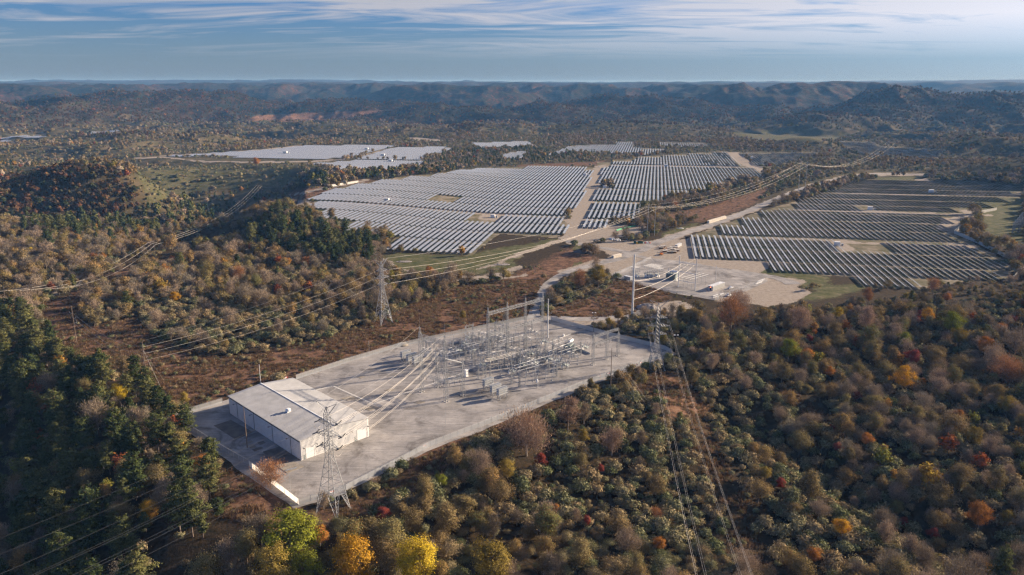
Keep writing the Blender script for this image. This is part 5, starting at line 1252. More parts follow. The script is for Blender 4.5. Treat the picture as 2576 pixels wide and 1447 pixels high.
# lines leaving pylon A to the lower left
for k in range(3):
    for s in (-1, 1):
        a = tA[(k, s)] + Vector((-1.2,-2.0,-0.3)); b = a + Vector((-117, -151, -2)) * 1.0
        wire(a, b, 5, 0.022, M_WIREK, 'thin conductor running from the nearest pylon to the lower left corner', 'conductors leaving toward the lower left')
for s in (-1, 1): wire(tA[('h', s)], tA[('h', s)] + Vector((-117,-151,-1)), 4, 0.018, M_WIREK, 'thin earth wire running to the lower left corner', 'earth wires leaving toward the lower left')
# lines leaving pylon C toward the camera
for k in range(3):
    for s in (-1, 1):
        for off in ((-0.3, 0.3) if (k + s) % 2 else (0.0,)):
            a = tC[(k, s)] + Vector((off,-2.4,-0.3)); e_ = Vector((a.x-33+s*3.0, 60, a.z-2))
            wire(a, e_, 9, 0.021, M_WIRE, 'long conductor running from the right corner pylon to the bottom edge', 'conductors leaving toward the bottom edge')
# back gantry
BG = [(yb(1400,640),767),(yb(1700,505),755),(yb(1985,440),744),(yb(2255,270),732)]
bgp = []
for k, (p_, ty) in enumerate(BG):
    p = G(*p_); 
    bgp.append(p)
aa, bb_ = bgp[0], bgp[3]
for k in range(4):
    p = aa.lerp(bb_, k/3); bgp[k] = p; hh_ = top_h(p, BG[k][1]); mast(p, hh_, 0.66, 'lattice mast of the tall back gantry, ' + ('leftmost of four','second from the left','third from the left','rightmost, beside the road')[k], spike=2.5)
zb_ = top_h(bgp[0], y1(0,318)[1]); zb3 = top_h(bgp[3], y1(0,198)[1])
truss(at(bgp[0], zb_), at(bgp[3], zb3), 1.5, 'long top truss beam of the back gantry')
truss(at(bgp[0], zb_-13), at(bgp[3], zb3-13), 1.3, 'lower truss beam of the back gantry', strings=9)
# right end bay
RT = [(y1(1782,735), y1(0,470)[1]), (y1(1893,690), y1(0,450)[1]), (y1(1985,660), y1(0,455)[1])]
rp = []
for k, (p_, ty) in enumerate(RT):
    p = G(*p_); rp.append(p); mast(p, max(15, top_h(p, ty)), 0.7, 'lattice mast of the small bay at the right end, ' + ('nearest','middle','farthest')[k], spike=1.0)
for k in range(2):
    for z in (12.5, 17.0): truss(at(rp[k], z), at(rp[k+1], z), 1.1, 'truss beam of the right end bay, ' + ('near' if k == 0 else 'far') + (' lower' if z < 15 else ' upper'), strings=3 if z < 15 else 0)
# more lattice supports scattered through the yard
U1 = ex.copy(); U2 = Vector((-U1.y, U1.x, 0)); AZY = math.atan2(U1.y, U1.x)
def yx(u, v_, z=0.0): p = A_ + U1*u + U2*v_; return Vector((p.x, p.y, z))
def to_uv(p): d = p - A_; return d.dot(U1), d.dot(U2)
# ------------------------------------------------------------ switchgear built once, copied through the yard
def ins(mb, p, h, r=0.13, tilt=None):
    mb.bar(p, Vector(p)+Vector((0,0,h)) if tilt is None else Vector(p)+Vector(tilt)*h, r*0.6, n=5)
    n = max(3, int(h/0.28))
    if tilt is None:
        for k in range(n): mb.lathe(Vector(p)+Vector((0,0,0.1+k*(h-0.2)/n)), [(r*0.6,0),(r*1.25,0.03),(r*0.6,0.12)], 6)
def proto_switch():
    t = empty('disconnect_switch', (0,0,0), 0, 'three pole disconnect switch on a steel stand among the yard equipment', 'switch', 'disconnect switches through the yard')
    g = MB()
    for x in (-3.6, 3.6): g.bar((x,0,0),(x,0,4.6),0.14,n=6); g.box(x-0.4,-0.4,-0.05,x+0.4,0.4,0.25)
    g.bar((-4.2,0,4.6),(4.2,0,4.6),0.16,n=4); g.bar((-4.2,1.9,4.6),(4.2,1.9,4.6),0.12,n=4); g.bar((-3.6,0,4.6),(-3.6,1.9,4.6),0.1,n=4); g.bar((3.6,0,4.6),(3.6,1.9,4.6),0.1,n=4); g.bar((-3.6,0,2.2),(3.6,0,4.5),0.07,n=4)
    g.build('steel_stand', M_STEEL, t)
    for x in (-3.2, 0, 3.2):
        q = MB(); ins(q, (x,0,4.7), 1.7); ins(q, (x,1.9,4.7), 1.7); q.build('insulator', M_PORC, t)
        q = MB(); q.bar((x,-0.2,6.45),(x,2.1,6.45),0.09,n=5); q.bar((x,1.9,6.4),(x,2.6,7.6),0.05,n=4); q.build('blade', M_BUS, t)
    return t
def proto_breaker():
    t = empty('circuit_breaker', (0,0,0), 0, 'circuit breaker with slanting bushings in the middle of the yard', 'circuit breaker', 'circuit breakers through the yard')
    g = MB()
    for x in (-1.6, 1.6):
        for y in (-0.5, 0.5): g.bar((x,y,0),(x,y,2.2),0.09,n=4)
    g.box(-2.0,-0.7,2.2,2.0,0.7,2.45); g.build('steel_stand', M_STEEL, t)
    g = MB()
    for x in (-1.4, 0, 1.4): g.bar((x,-1.1,2.95),(x,1.1,2.95),0.42,n=10)
    g.build('tank', M_TANK, t); g = MB(); g.box(2.1,-0.6,0.5,3.0,0.6,2.3); g.build('control_cabinet', M_WHITE, t)
    for x in (-1.4, 0, 1.4):
        for s in (-1, 1):
            q = MB(); q.bar((x,s*0.8,3.2),(x*1.5,s*2.1,5.7),0.2,0.12,n=7); q.bar((x*1.5,s*2.1,5.7),(x*1.55,s*2.25,6.1),0.06,n=4); q.build('bushing', M_PORC, t)
    return t
def proto_support():
    t = empty('bus_support', (0,0,0), 0, 'slim bus support post topped by a grey insulator', 'bus support', 'bus support posts through the yard')
    g = MB(); g.bar((0,0,0),(0,0,4.8),0.13,n=6); g.box(-0.35,-0.35,-0.05,0.35,0.35,0.2); g.box(-0.25,-0.25,4.8,0.25,0.25,4.9); g.build('post', M_STEEL, t)
    g = MB(); ins(g, (0,0,4.9), 1.6); g.build('insulator', M_PORC, t); return t
def proto_lsupport():
    t = empty('lattice_stand', (0,0,0), 0, 'short lattice stand with a cross beam and six hanging insulators', 'stand', 'lattice stands through the yard')
    g = MB()
    for x in (-3.4, 3.4): lattice(g, (x,0), lev(0, 0.42, 9.0, 0.34, 6), 0.08, 0.05)
    g.build('lattice_leg', M_LAT, t); g = MB()
    for z in (8.6, 9.4): g.bar((-4.3,-0.35,z),(4.3,-0.35,z),0.06,n=4); g.bar((-4.3,0.35,z),(4.3,0.35,z),0.06,n=4)
    for k in range(9): x = -4.3+k*8.6/9; g.bar((x,-0.35,8.6),(x+8.6/9,-0.35,9.4),0.04,n=3); g.bar((x,0.35,8.6),(x+8.6/9,0.35,9.4),0.04,n=3)
    g.build('cross_beam', M_LAT, t)
    for x in (-3.0, 0, 3.0):
        q = MB(); ins(q, (x,-0.6,9.4), 1.4); ins(q, (x,0.6,7.1), 1.4); q.build('insulator', M_PORC, t)
    return t
def proto_bank():
    t = empty('capacitor_bank', (0,0,0), 0, 'capacitor bank', 'capacitor bank')
    g = MB()
    for x in (-2.3, 2.3):
        for y in (-0.9, 0.9): lattice(g, (x,y), lev(0, 0.22, 2.6, 0.22, 3), 0.05, 0.03)
    g.bar((-3.4,-1.0,2.6),(3.4,-1.0,2.6),0.12); g.bar((-3.4,1.0,2.6),(3.4,1.0,2.6),0.12); g.build('base_frame', M_STEEL, t)
    for lv in range(3):
        z = 3.0+lv*1.25; f = MB()
        for y in (-1.05, 1.05): f.bar((-3.3,y,z),(3.3,y,z),0.08); f.bar((-3.3,y,z+0.85),(3.3,y,z+0.85),0.05)
        for x in (-3.3, 3.3): f.bar((x,-1.05,z),(x,1.05,z),0.08); f.bar((x,0,z-0.4),(x,0,z),0.12)
        ro = f.build('rack', M_BUS, t); c = MB()
        for k in range(11): x = -3.0+k*0.6; c.box(x-0.2,-0.95,z+0.05,x+0.2,0.95,z+0.7); c.bar((x,-0.5,z+0.7),(x,-0.5,z+1.0),0.07,n=4); c.bar((x,0.5,z+0.7),(x,0.5,z+1.0),0.07,n=4)
        c.build('capacitor_units', M_PORC, ro)
    return t
def proto_transformer(): 
    t = empty('power_transformer', (0,0,0), 0, 'large grey power transformer with an oil drum on top at the back of the yard', 'transformer')
    g = MB(); g.box(-3.2,-1.6,0.3,3.2,1.6,4.4); g.box(-3.4,-1.8,4.4,3.4,1.8,4.6); g.build('tank', M_TANK, t)
    g = MB(); g.box(-4.2,-3.4,-0.03,4.2,3.4,0.3); g.build('plinth', M_CONC, t)
    for s in (-1, 1):
        g = MB()
        for k in range(9): x = -2.8+k*0.7; g.box(x-0.1, s*1.7 if s > 0 else -3.0, 0.8, x+0.1, 3.0 if s > 0 else -1.7, 3.9)
        g.build('radiator', M_TANK, t)
    g = MB(); g.bar((-1.2,-0.4,6.2),(3.8,-0.4,6.2),0.85,n=14); g.bar((0,-0.4,4.6),(0,-0.4,5.4),0.12); g.bar((3,-0.4,4.6),(3,-0.4,5.4),0.12); g.build('conservator', M_WHITE, t)
    for x in (-2.4,-0.8,0.8):
        g = MB(); g.bar((x,0.9,4.6),(x-0.2,1.6,7.8),0.28,0.15,n=8); g.bar((x,-1.0,4.6),(x-0.3,-1.3,6.2),0.18,0.1,n=8); g.build('bushing', M_PORC, t)
    return t
SW = proto_switch(); BK = proto_breaker(); SP_ = proto_support(); LS = proto_lsupport(); CB = proto_bank(); TR = proto_transformer()
first = {}
def put(proto, p, rz=0.0, label=None, group=None, sc_=None):
    if id(proto) not in first and True:
        first[id(proto)] = proto; o = proto; o.location = p; o.rotation_euler = (0,0,rz)
        if label: o['label'] = label
        if group: o['group'] = group
    else: o = copy_tree(proto, None, p, rz, label, group)
    if sc_: o.scale = (sc_, sc_, sc_)
    return o
yardpt = lambda a, b: G(*yb(a, b), 0.05)
# positions read off the photograph (ground points)
for a, b, s in [(1080,420,1),(1180,500,1),(1560,330,1),(1620,450,1),(1650,640,1),(1880,640,1),(2060,680,0),(2120,760,0),(2400,560,0),(2560,420,1),(1300,330,0),(760,640,1),(640,560,1),(880,540,0),(2650,500,0),(2750,600,0),(430,560,1),(1450,560,0),(2020,330,0),(2130,230,0)]:
    put(SW, yardpt(a, b), AZY + (0 if s else R(90)))
for a, b in [(1160,460),(1480,620),(1960,690),(1700,560),(2280,600),(2500,640),(1330,700),(2080,520),(940,470),(2300,330)]: put(BK, yardpt(a, b), AZY + R(90))
for a, b in [(1240,540),(1400,520),(1540,500),(1800,480),(1820,560),(1900,520),(2200,480),(2330,470),(2460,480),(2110,900),(2430,820),(2200,740),(1990,940),(1120,380),(1000,300),(850,290),(800,330),(1700,300),(1800,300),(1950,260),(2480,520),(2650,430),(700,480),(560,470),(1560,700),(1620,620),(1770,700),(2600,600),(2230,400),(2180,330)]:
    put(SP_, yardpt(a, b), AZY)
for a, b, s in [(1100,200,1),(1370,820,0),(1830,960,0),(2420,800,0),(1200,330,1),(1500,400,1),(1750,360,1),(1950,400,1),(1100,590,0),(900,440,1),(480,420,1),(1840,620,0),(1640,200,1),(2040,140,1),(2230,560,0),(1300,880,0)]:
    put(LS, yardpt(a, b), AZY + (0 if s else R(90)), sc_=0.9)
rq = random.Random(21); taken = []
ypoly = [(380,470),(1000,250),(1400,200),(2300,120),(2450,300),(3000,420),(2500,860),(2050,960),(1500,780),(900,560),(500,640)]
while len(taken) < 95:
    a, b = rq.uniform(350,3000), rq.uniform(120,960)
    if not inpoly(np.array([a]), np.array([b]), ypoly)[0]: continue
    p = yardpt(a, b)
    if any((p-q).length < 3.6 for q in taken): continue
    taken.append(p); n_ = len(taken)
    if n_ % 7 == 0: put(SW, p, AZY + (R(90) if n_ % 2 else 0))
    elif n_ % 9 == 1: put(BK, p, AZY + R(90))
    elif n_ % 6 == 2: put(LS, p, AZY + (R(90) if n_ % 4 else 0), sc_=rq.uniform(0.7, 1.1))
    else: put(SP_, p, AZY, sc_=rq.uniform(0.8, 1.3))
for k, (p_, lb) in enumerate([(y1(925,935),'left of three capacitor banks near the lower fence'),(y1(985,985),'middle of three capacitor banks near the lower fence'),(y1(1040,1010),'right of three capacitor banks near the lower fence'),
    (y1(252,700),'left of three capacitor banks near the meadow fence'),(y1(300,725),'middle of three capacitor banks near the meadow fence'),(y1(350,745),'right of three capacitor banks near the meadow fence')]):
    put(CB, G(*p_, 0.05), AZY, lb, 'capacitor banks')
put(TR, G(*y1(1590,622), 0.05), AZY + R(20))
fw = MB(); p = G(*y1(1760,650), .05); q = G(*y1(1620,590), .05); d = (q-p).normalized(); n = Vector((-d.y,d.x,0))*0.2
fw.add([p-n,p+n,q+n,q-n]+[x+Vector((0,0,1.1)) for x in (p-n,p+n,q+n,q-n)], [(4,5,6,7)[::-1],(4,5,6,7),(0,1,5,4),(1,2,6,5),(2,3,7,6),(3,0,4,7)][1:]); tag(fw.build('containment_wall', M_CONC), 'low concrete containment wall beside the large transformer', 'wall')
# rigid buses
def bus(a, b, z, label, r=0.11, z2=None):
    p = yardpt(*a); q = yardpt(*b); p.z = z; q.z = z2 or z; o = MB().bar(p, q, r, n=6).build('bus_tube', M_BUS); tag(o, label, 'bus tube', 'aluminium bus tubes over the switchgear')
for k, (a, b) in enumerate([((1010,470),(1290,420)),((1020,520),(1330,430)),((1800,820),(2420,640)),((1820,870),(2450,680)),((1860,910),(2480,730)),((2330,450),(2700,300)),((2340,520),(2720,360)),((2350,590),(2740,420)),
    ((1250,620),(1620,520)),((1280,660),(1660,560)),((1560,420),(2000,300)),((1600,470),(2040,340)),((1100,320),(1480,240)),((700,620),(980,560)),((720,660),(1000,600)),((1700,640),(2050,560)),((2500,600),(2900,470)),((2520,650),(2930,510))]):
    bus(a, b, 6.6, 'aluminium bus tube held above the switchgear')
def toppt(pt, z):          # a point at height z seen at pixel pt
    return G(pt[0], pt[1], z)
for k in range(3):
    a = toppt(yb(880, 525+k*22), 9.5); b = toppt(yb(1340, 545+k*20), 9.5); c = toppt(yb(1900, 372+k*22), 9.5)
    wire(a, b, 0.7, 0.10, M_WIRE, 'thick pale flexible bus strung across the middle of the yard', 'flexible buses in the middle of the yard', name='flexible_bus')
    wire(b, c, 0.9, 0.10, M_WIRE, 'thick pale flexible bus strung across the middle of the yard', 'flexible buses in the middle of the yard', name='flexible_bus')
for k in range(3):
    for t in (0.2+0.25*k,):
        p = bgp[0].lerp(bgp[3], t+0.1); wire(at(p, zb_-2), at(p, 0)+Vector((-9,-12,10)), 2.5, 0.05, M_WIRED, 'slack dropper wire under the back gantry', 'dropper wires under the back gantry')
        wire(at(p, zb_-13), at(p,0)+U1*2-U2*26+Vector((0,0,9)), 2.0, 0.05, M_WIRED, 'slack dropper wire in front of the back gantry', 'dropper wires in front of the back gantry')
# small cabinets and the junction post
def cabinet(px, py, w_, d_, h_, label, m_=M_WHITE):
    t = empty('equipment_cabinet', G(px, py, 0.05), AZY, label, 'cabinet'); g = MB(); g.box(-w_/2,-d_/2,0.15,w_/2,d_/2,h_); g.build('cabinet_body', m_, t)
    g = MB(); g.box(-w_/2-0.12,-d_/2-0.12,h_,w_/2+0.12,d_/2+0.12,h_+0.08); g.build('cabinet_roof', m_, t)
    g = MB(); g.box(-w_*0.45,-d_/2-0.04,0.3,-0.02,-d_/2-0.003,h_-0.2); g.box(0.02,-d_/2-0.04,0.3,w_*0.45,-d_/2-0.003,h_-0.2); g.build('cabinet_door', m_, t); g = MB(); g.box(-w_/2-0.3,-d_/2-0.3,-0.03,w_/2+0.3,d_/2+0.3,0.15); g.build('plinth', M_CONC, t)
cabinet(*y1(745,830), 1.8, 1.6, 4.0, 'tall white equipment cabinet beside the near gantry'); cabinet(*yb(430,500), 2.4, 2, 2.6, 'white equipment cabinet between capacitor banks and the near gantry')
cabinet(*y1(1543,500), 0.9, 0.9, 1.2, 'tiny white cabinet in the open gravel by the back fence')
t = empty('voltage_transformer', G(*y1(1325,925), .05), AZY, 'stubby white voltage transformer standing alone near the lower fence', 'transformer'); g = MB(); g.bar((0,0,0),(0,0,3.2),0.2,n=6); g.bar((0.9,0,0),(0.9,0,2.2),0.12,n=6); g.build('post', M_STEEL, t); g = MB(); g.lathe((0,0,3.2), [(0.55,0),(0.65,0.4),(0.6,1.5),(0.3,1.8)], 10); g.build('tank', M_WHITE, t); g = MB(); ins(g, (0,0,5.0), 2.4, 0.2); g.build('bushing', M_PORC, t)
# poles
def pole(base, Ht, label, m_=M_WOOD, r=0.22, cat='pole', name='wooden_pole', lamps=0, arms=(), group=None, lean=None):
    t = empty(name, base, 0, label, cat, group); g = MB(); g.bar((0,0,-0.5),(0,0,Ht),r,r*0.55,n=10); g.build('shaft', m_, t)
    if lamps:
        g = MB(); g.bar((-1.0,0,Ht),(1.0,0,Ht),0.07,n=4); g.build('bracket', M_STEEL, t)
        for s in (-1, 1): g = MB(); g.box(s*0.95-0.45,-0.4,Ht-0.12,s*0.95+0.45,0.4,Ht+0.1); g.build('lamp_head', M_WHITE, t)
    for z, x in arms:
        g = MB(); g.bar((0,0,z),(x,0,z+0.15),0.09,n=5); g.bar((x*0.1,0,z-0.8),(x*0.7,0,z+0.1),0.05,n=4); g.build('cross_arm', M_STEEL, t); g = MB(); ins(g, (x,0,z+0.15), 0.9, 0.1); g.build('insulator', M_PORC, t)
    return t
wp1 = GT(371,970); w1h = top_h(wp1, 858); pole(wp1, w1h, 'guyed wooden pole in the meadow where two wire runs meet', r=0.27)
wp2 = GT(193,865); w2h = top_h(wp2, 770); pole(wp2, w2h, 'wooden pole with side arms standing in the meadow far left', r=0.27, arms=((w2h-4.5,-1.6),(w2h-8.0,1.8),(w2h-11.0,1.8)))
for dx, dy in ((-7,3),(-4,6),(6,-2),(8,-5),(5,4)): wire(wp1 + Vector((0,0,w1h*0.8)), wp1 + Vector((dx*1.4,dy*1.4,0.2)), 0, 0.035, M_WIRED, 'guy wire anchoring the meadow pole', 'guy wires of the meadow pole', k=1, name='guy_wire')
pole(GT(656,968), top_h(GT(656,968), 917), 'white pole in the scrub behind the warehouse', M_BUS, 0.22, name='steel_pole')
pole(G(*r1(893,635)), 20.0, 'bare wooden pole beside the shaded warehouse wall', r=0.24)
mono = GT(1590,805); mh = top_h(mono, 640); pole(mono, mh, 'very tall white steel monopole on the dirt between both substations', M_BUS, 0.85, name='steel_monopole')
m2 = G(1378,850); m2h = top_h(m2, 752); pole(m2, m2h, 'white steel monopole inside the back corner of the yard', M_BUS, 0.45, name='steel_monopole', arms=((m2h*0.62,2.2),))
pole(GT(*y1(1925,962)), 25.0, 'wooden pole in the scrub just outside the lower fence', r=0.25)
for s in range(4): wire(GT(*y1(1925,962))+Vector((0,0,20+s)), GT(*y1(1925,962))+Vector((12+s*2,-16+s,0)), 0, 0.035, M_WIRED, 'guy wire anchoring the pole outside the lower fence', 'guy wires outside the lower fence', k=1, name='guy_wire')
for (b_, ty, lb) in (((1493,835),787,'light pole with twin lamp heads behind the right back fence'),((1698,905),843,'leaning light pole with a bright lamp beside the right corner pylon'),((1826,922),883,'light pole among the woods right of the yard'),((1278,1000),965,'short light pole at the lower fence'),
    (r1(1350,1105),None,'lamp pole near the lower left fence corner'),((1121,1075),None,'thin lamp pole at the lower fence by the bushes'),((929,893),None,'lamp pole at the meadow fence'),((2333,1190),1165,'light pole in the ravine at the right')):
    p = GT(*b_); h_ = top_h(p, ty) if ty else 9.0; pole(p, h_, lb, M_WOOD if h_ > 12 else M_STEEL, 0.14 if h_ > 12 else 0.09, 'light pole', 'light_pole', lamps=1 if h_ > 12 else 0)
pole(GT(*z3(1222,1040)), top_h(GT(*z3(1222,1040)), z3(0,875)[1]), 'brown wooden pole on the dirt in front of the small substation', r=0.25)
# wires: pylon B to the meadow pole, to the right-hand line, pylon C to the yard
for k, fy in ((2,873),(1,890),(0,907)):
    wire(tB[(k,-1)], wp1 + Vector((0,0,top_h(wp1, fy))), 4, 0.05, M_WIRE, 'conductor from the meadow pylon to the guyed wooden pole', 'conductors over the bushes left of the meadow pylon')
    wire(wp1 + Vector((0,0,top_h(wp1, fy))), wp2 + Vector((0,0,w2h-4-3.5*(2-k))), 5, 0.04, M_WIRED, 'thin conductor between the two meadow poles', 'conductors between the meadow poles')
wire(tB[('h',-1)], wp1 + Vector((0,0,w1h)), 3, 0.03, M_WIRED, 'thin earth wire from the meadow pylon to the guyed pole', 'thin earth wires over the meadow')
def hframe(pt, topy, gap, label, m_=M_WOOD, poles=2, az=0.0, r=0.24):
    b = GT(*pt); Hh = top_h(b, topy); t = empty('pole_structure', b, az, label, 'pole structure'); xs = [(-gap/2+gap*k/(poles-1)) for k in range(poles)]
    for x in xs: g = MB(); g.bar((x,0,-0.5),(x,0,Hh),r,r*0.6,n=6); g.build('pole', m_, t)
    g = MB(); g.bar((-gap*0.9,0,Hh-2),(gap*0.9,0,Hh-2),0.16,n=4); g.bar((xs[0],0,Hh-2.5),(xs[-1],0,Hh-9),0.08,n=4); g.bar((xs[-1],0,Hh-2.5),(xs[0],0,Hh-9),0.08,n=4); g.build('cross_arm', m_, t)
    tp = []
    for x in (-gap*0.85, 0, gap*0.85):
        q = MB(); ins(q, (x,0,Hh-3.6), 1.5, 0.12); q.build('insulator', M_BROWNP, t)
        tp.append(Matrix.Translation(b) @ Matrix.Rotation(az,4,'Z') @ Vector((x,0,Hh-3.5)))
    return tp, Matrix.Translation(b) @ Vector((0,0,Hh))
L1, l1t = hframe((1637,592), 515, 8.0, 'steel lattice H-frame among shrubs between the solar arrays', M_LAT, az=R(-30), r=0.4)
L2, l2t = hframe((2015,498), 405, 9.0, 'H-frame in the scrub beside the dirt road, nearer of two', M_STEEL, az=R(-30), r=0.3)
L3, l3t = hframe((2238,400), 354, 10.0, 'H-frame far off at the upper right, farther of two', M_STEEL, az=R(-20), r=0.32)
for k in range(3):
    wire(tB[(k,1)], L1[k], 9, 0.06, M_WIRE, 'pale conductor from the meadow pylon toward the solar arrays', 'pale conductors in front of the solar arrays')
    wire(L1[k], L2[k], 14, 0.065, M_WIRE, 'pale conductor sagging along the dirt road', 'pale conductors along the dirt road'); wire(L2[k], L3[k], 22, 0.07, M_WIRE, 'far pale conductor sagging at the upper right', 'far pale conductors')
    e_ = G(2640, 372, 40); wire(L3[k], e_+Vector((k*6,0,0)), 18, 0.05, M_WIRED, 'far thin conductor leaving at the right edge', 'far thin conductors')
wire(tB[('h',1)], l1t, 6, 0.06, M_WIRED, 'thin earth wire in front of the western array', 'thin earth wires by the solar arrays'); wire(l1t, l2t, 10, 0.05, M_WIRED, 'thin earth wire above the middle array', 'thin earth wires by the solar arrays')
q0, q0t = hframe((58,787), 719, 20.0, 'three pole dead end structure at the far left of the meadow', M_WOOD, 3, az=R(12), r=0.25)
q1, q1t = hframe((386,648), 604, 8.0, 'wooden H-frame on the cleared strip left of the pines', M_WOOD, az=R(-35)); q2, q2t = hframe((655,500), 462, 9.0, 'wooden H-frame on the ridge beside an orange tree', M_WOOD, az=R(-35), r=0.3)
q3, q3t = hframe((701,488), 459, 8.0, 'wooden H-frame at the far edge of the valley', M_WOOD, az=R(-50), r=0.3)
for k in range(3):
    wire(q0[k], q1[k], 10, 0.07, M_WIRE, 'sagging conductor along the cleared strip at the left', 'conductors along the cleared strip'); wire(q1[k], q2[k], 15, 0.09, M_WIRE, 'sagging conductor climbing to the ridge', 'conductors climbing to the ridge'); wire(q2[k], q3[k], 5, 0.07, M_WIRED, 'short conductor span across the ridge', 'short spans across the ridge')
    wire(tC[(k,-1)], at(rp[2].lerp(rp[1], k*0.4), 17.2), 2.5, 0.035, M_WIRED, 'thin conductor from the right corner pylon into the yard', 'thin conductors into the right end bay')
    z_ = mh*(0.92-0.09*k)
    wire(mono + Vector((0,0,z_)), m2 + Vector((0,0,m2h*(0.98-0.17*k))), 3, 0.04, M_WIRED, 'thin conductor between the two steel monopoles', 'thin conductors between the monopoles')
tag(MB().lathe(G(*y1(222,572)), [(4.6,-0.3),(3.4,0.7),(1.6,1.3),(0.2,1.5)], 14).build('sand_pile', M_PADC, smooth=True), 'low tan sand pile outside the meadow fence', 'sand pile')

# ------------------------------------------------------------ small substation
HP1 = G(*z3(1063,770)); HP2 = G(*z3(1237,803)); hh1 = top_h(HP1, z3(0,443)[1])
dv = HP2-HP1; azh = math.atan2(dv.y, dv.x); Lh = dv.length
t = empty('steel_portal', HP1, azh, 'white steel H portal with three cross beams in the small substation', 'portal')
for x in (0, Lh): g = MB(); g.bar((x,0,0),(x,0,hh1),0.42,0.3,n=10); g.build('pole', M_BUS, t)
for z in (hh1*0.79, hh1*0.50, hh1*0.22): g = MB(); g.bar((0,0,z),(Lh,0,z),0.22,n=8); g.build('cross_beam', M_BUS, t)
for x in (0.2,0.5,0.8): g = MB(); ins(g, (Lh*x,0,hh1*0.79+0.2), 1.2, 0.14); g.build('insulator', M_PORC, t)
for k in range(3):
    a = HP1.lerp(HP2, 0.15+0.35*k); a.z = hh1*0.79-0.8; b = mono + Vector((0.5,-0.5,mh*(0.60-0.14*k))); wire(a, b, 3.0, 0.11, M_WIRE, 'pale slack conductor from the monopole to the white portal', 'slack conductors over the small substation')
wire(HP1 + Vector((0,0,hh1)), mono + Vector((0,0,mh*0.72)), 3, 0.05, M_WIRED, 'thin earth wire from the portal to the monopole', 'earth wires over the small substation'); wire(HP2 + Vector((0,0,hh1)), mono + Vector((0,0,mh*0.70)), 4, 0.05, M_WIRED, 'thin earth wire from the portal to the monopole', 'earth wires over the small substation')
T5 = copy_tree(TR, None, G(*z3(995,690), .06), azh + R(15), 'dark grey transformer with radiators beside the white portal'); T5.scale = (1.35,1.3,1.15)
pole(G(*z3(1447,725)), top_h(G(*z3(1447,725)), z3(0,545)[1]), 'slim white lightning mast behind the control building', M_BUS, 0.28, name='lightning_mast', cat='mast')
pole(G(*z3(592,640)), top_h(G(*z3(592,640)), z3(0,430)[1])*0.9, 'slim white lightning mast behind the tall monopole', M_BUS, 0.25, name='lightning_mast', cat='mast')
def rack(c, az, n, sx, L_, H_, label):
    t = empty('bus_rack', c, az, label, 'bus rack')
    for k in range(n):
        x = (k-(n-1)/2)*sx
        g = MB(); g.bar((x,-L_/2,H_),(x,L_/2,H_),0.16,n=6); g.build('bus_tube', M_BUS, t)
        for y in (-L_*0.38, L_*0.38):
            g = MB(); g.bar((x,y,0),(x,y,H_-1.4),0.11,n=5); g.build('post', M_STEEL, t)
            if k % 1 == 0: g = MB(); ins(g, (x,y,H_-1.4), 1.35, 0.12); g.build('insulator', M_PORC, t)
    g = MB()
    for y in (-L_*0.38, L_*0.38): g.bar((-(n-1)/2*sx,y,H_-1.5),((n-1)/2*sx,y,H_-1.5),0.12,n=4)
    g.build('girder', M_STEEL, t); return t
dir1 = (G(*z3(1280,615)) - G(*z3(1100,665))); az1 = math.atan2(dir1.y, dir1.x) - R(90)
rack(G(*z3(620,655)), az1, 4, 1.7, 6, 8.0, 'short bus rack beside the tall monopole'); rack(G(*z3(800,650)), az1, 7, 1.8, 12, 8.6, 'wide bus rack of seven pale tubes in the small substation'); rack(G(*z3(870,665)), az1, 3, 1.7, 6, 7.6, 'narrow bus rack right of the seven tube rack')
rack(G(*z3(1230,760)), az1, 3, 4.0, 26, 8.5, 'long bus rack of three pale tubes behind the white portal')
for k, a in enumerate((630,735,780,840)):
    p = G(*z3(a, 668)); t = copy_tree(BK, None, p, az1, 'white cabinet breaker under the bus racks of the small substation', 'breakers of the small substation')
    cabm = MB(); cabm.box(-1.1,-1.0,0.1,1.1,1.0,3.1); c_ = cabm.build('white_housing', M_WHITE, t)
tk = empty('storage_tank', G(*z3(548,690), .06), az1, 'low blue-grey steel tank left of the monopole in the small substation', 'tank'); g = MB(); g.box(-3.4,-1.6,0,3.4,1.6,2.7); g.build('tank_body', M_PORC, tk); g = MB(); g.box(-3.5,-1.7,2.7,3.5,1.7,2.85); g.bar((-3,-1.62,0.2),(-3,-1.62,2.6),0.08); g.bar((3,-1.62,0.2),(3,-1.62,2.6),0.08); g.build('tank_lid', M_BUS, tk)
# control building
c0 = G(*z3(1418,812)); c1 = G(*z3(1540,768)); dv = c1-c0; azc = math.atan2(dv.y,dv.x); Lc = dv.length; hc = top_h(c0, z3(0,765)[1])
M_LAMP = bpy.data.materials.new('red_lamp'); M_LAMP.use_nodes = True; b_ = M_LAMP.node_tree.nodes['Principled BSDF']; b_.inputs['Base Color'].default_value = (0.9,0.15,0.05,1); b_.inputs['Emission Color'].default_value = (1,0.16,0.05,1); b_.inputs['Emission Strength'].default_value = 9
t = empty('control_building', c0, azc, 'grey prefabricated control building with two red lamps in the small substation', 'building')
Wc = 4.2; hc = max(3.0, min(4.2, hc)); g = MB(); g.box(0,0,0.35,Lc,Wc,hc)
for k in range(int(Lc/0.5)): g.box(k*0.5+0.2,-0.04,0.4,k*0.5+0.28,0,hc-0.05)
g.build('wall', mat('grey_panel', (0.42,0.42,0.40), 0.6), t); g = MB(); g.box(-0.25,-0.25,hc,Lc+0.25,Wc+0.25,hc+0.18); g.box(0.4,Wc/2-0.08,hc+0.18,Lc-0.4,Wc/2+0.08,hc+0.26); g.build('roof', M_BUS, t)
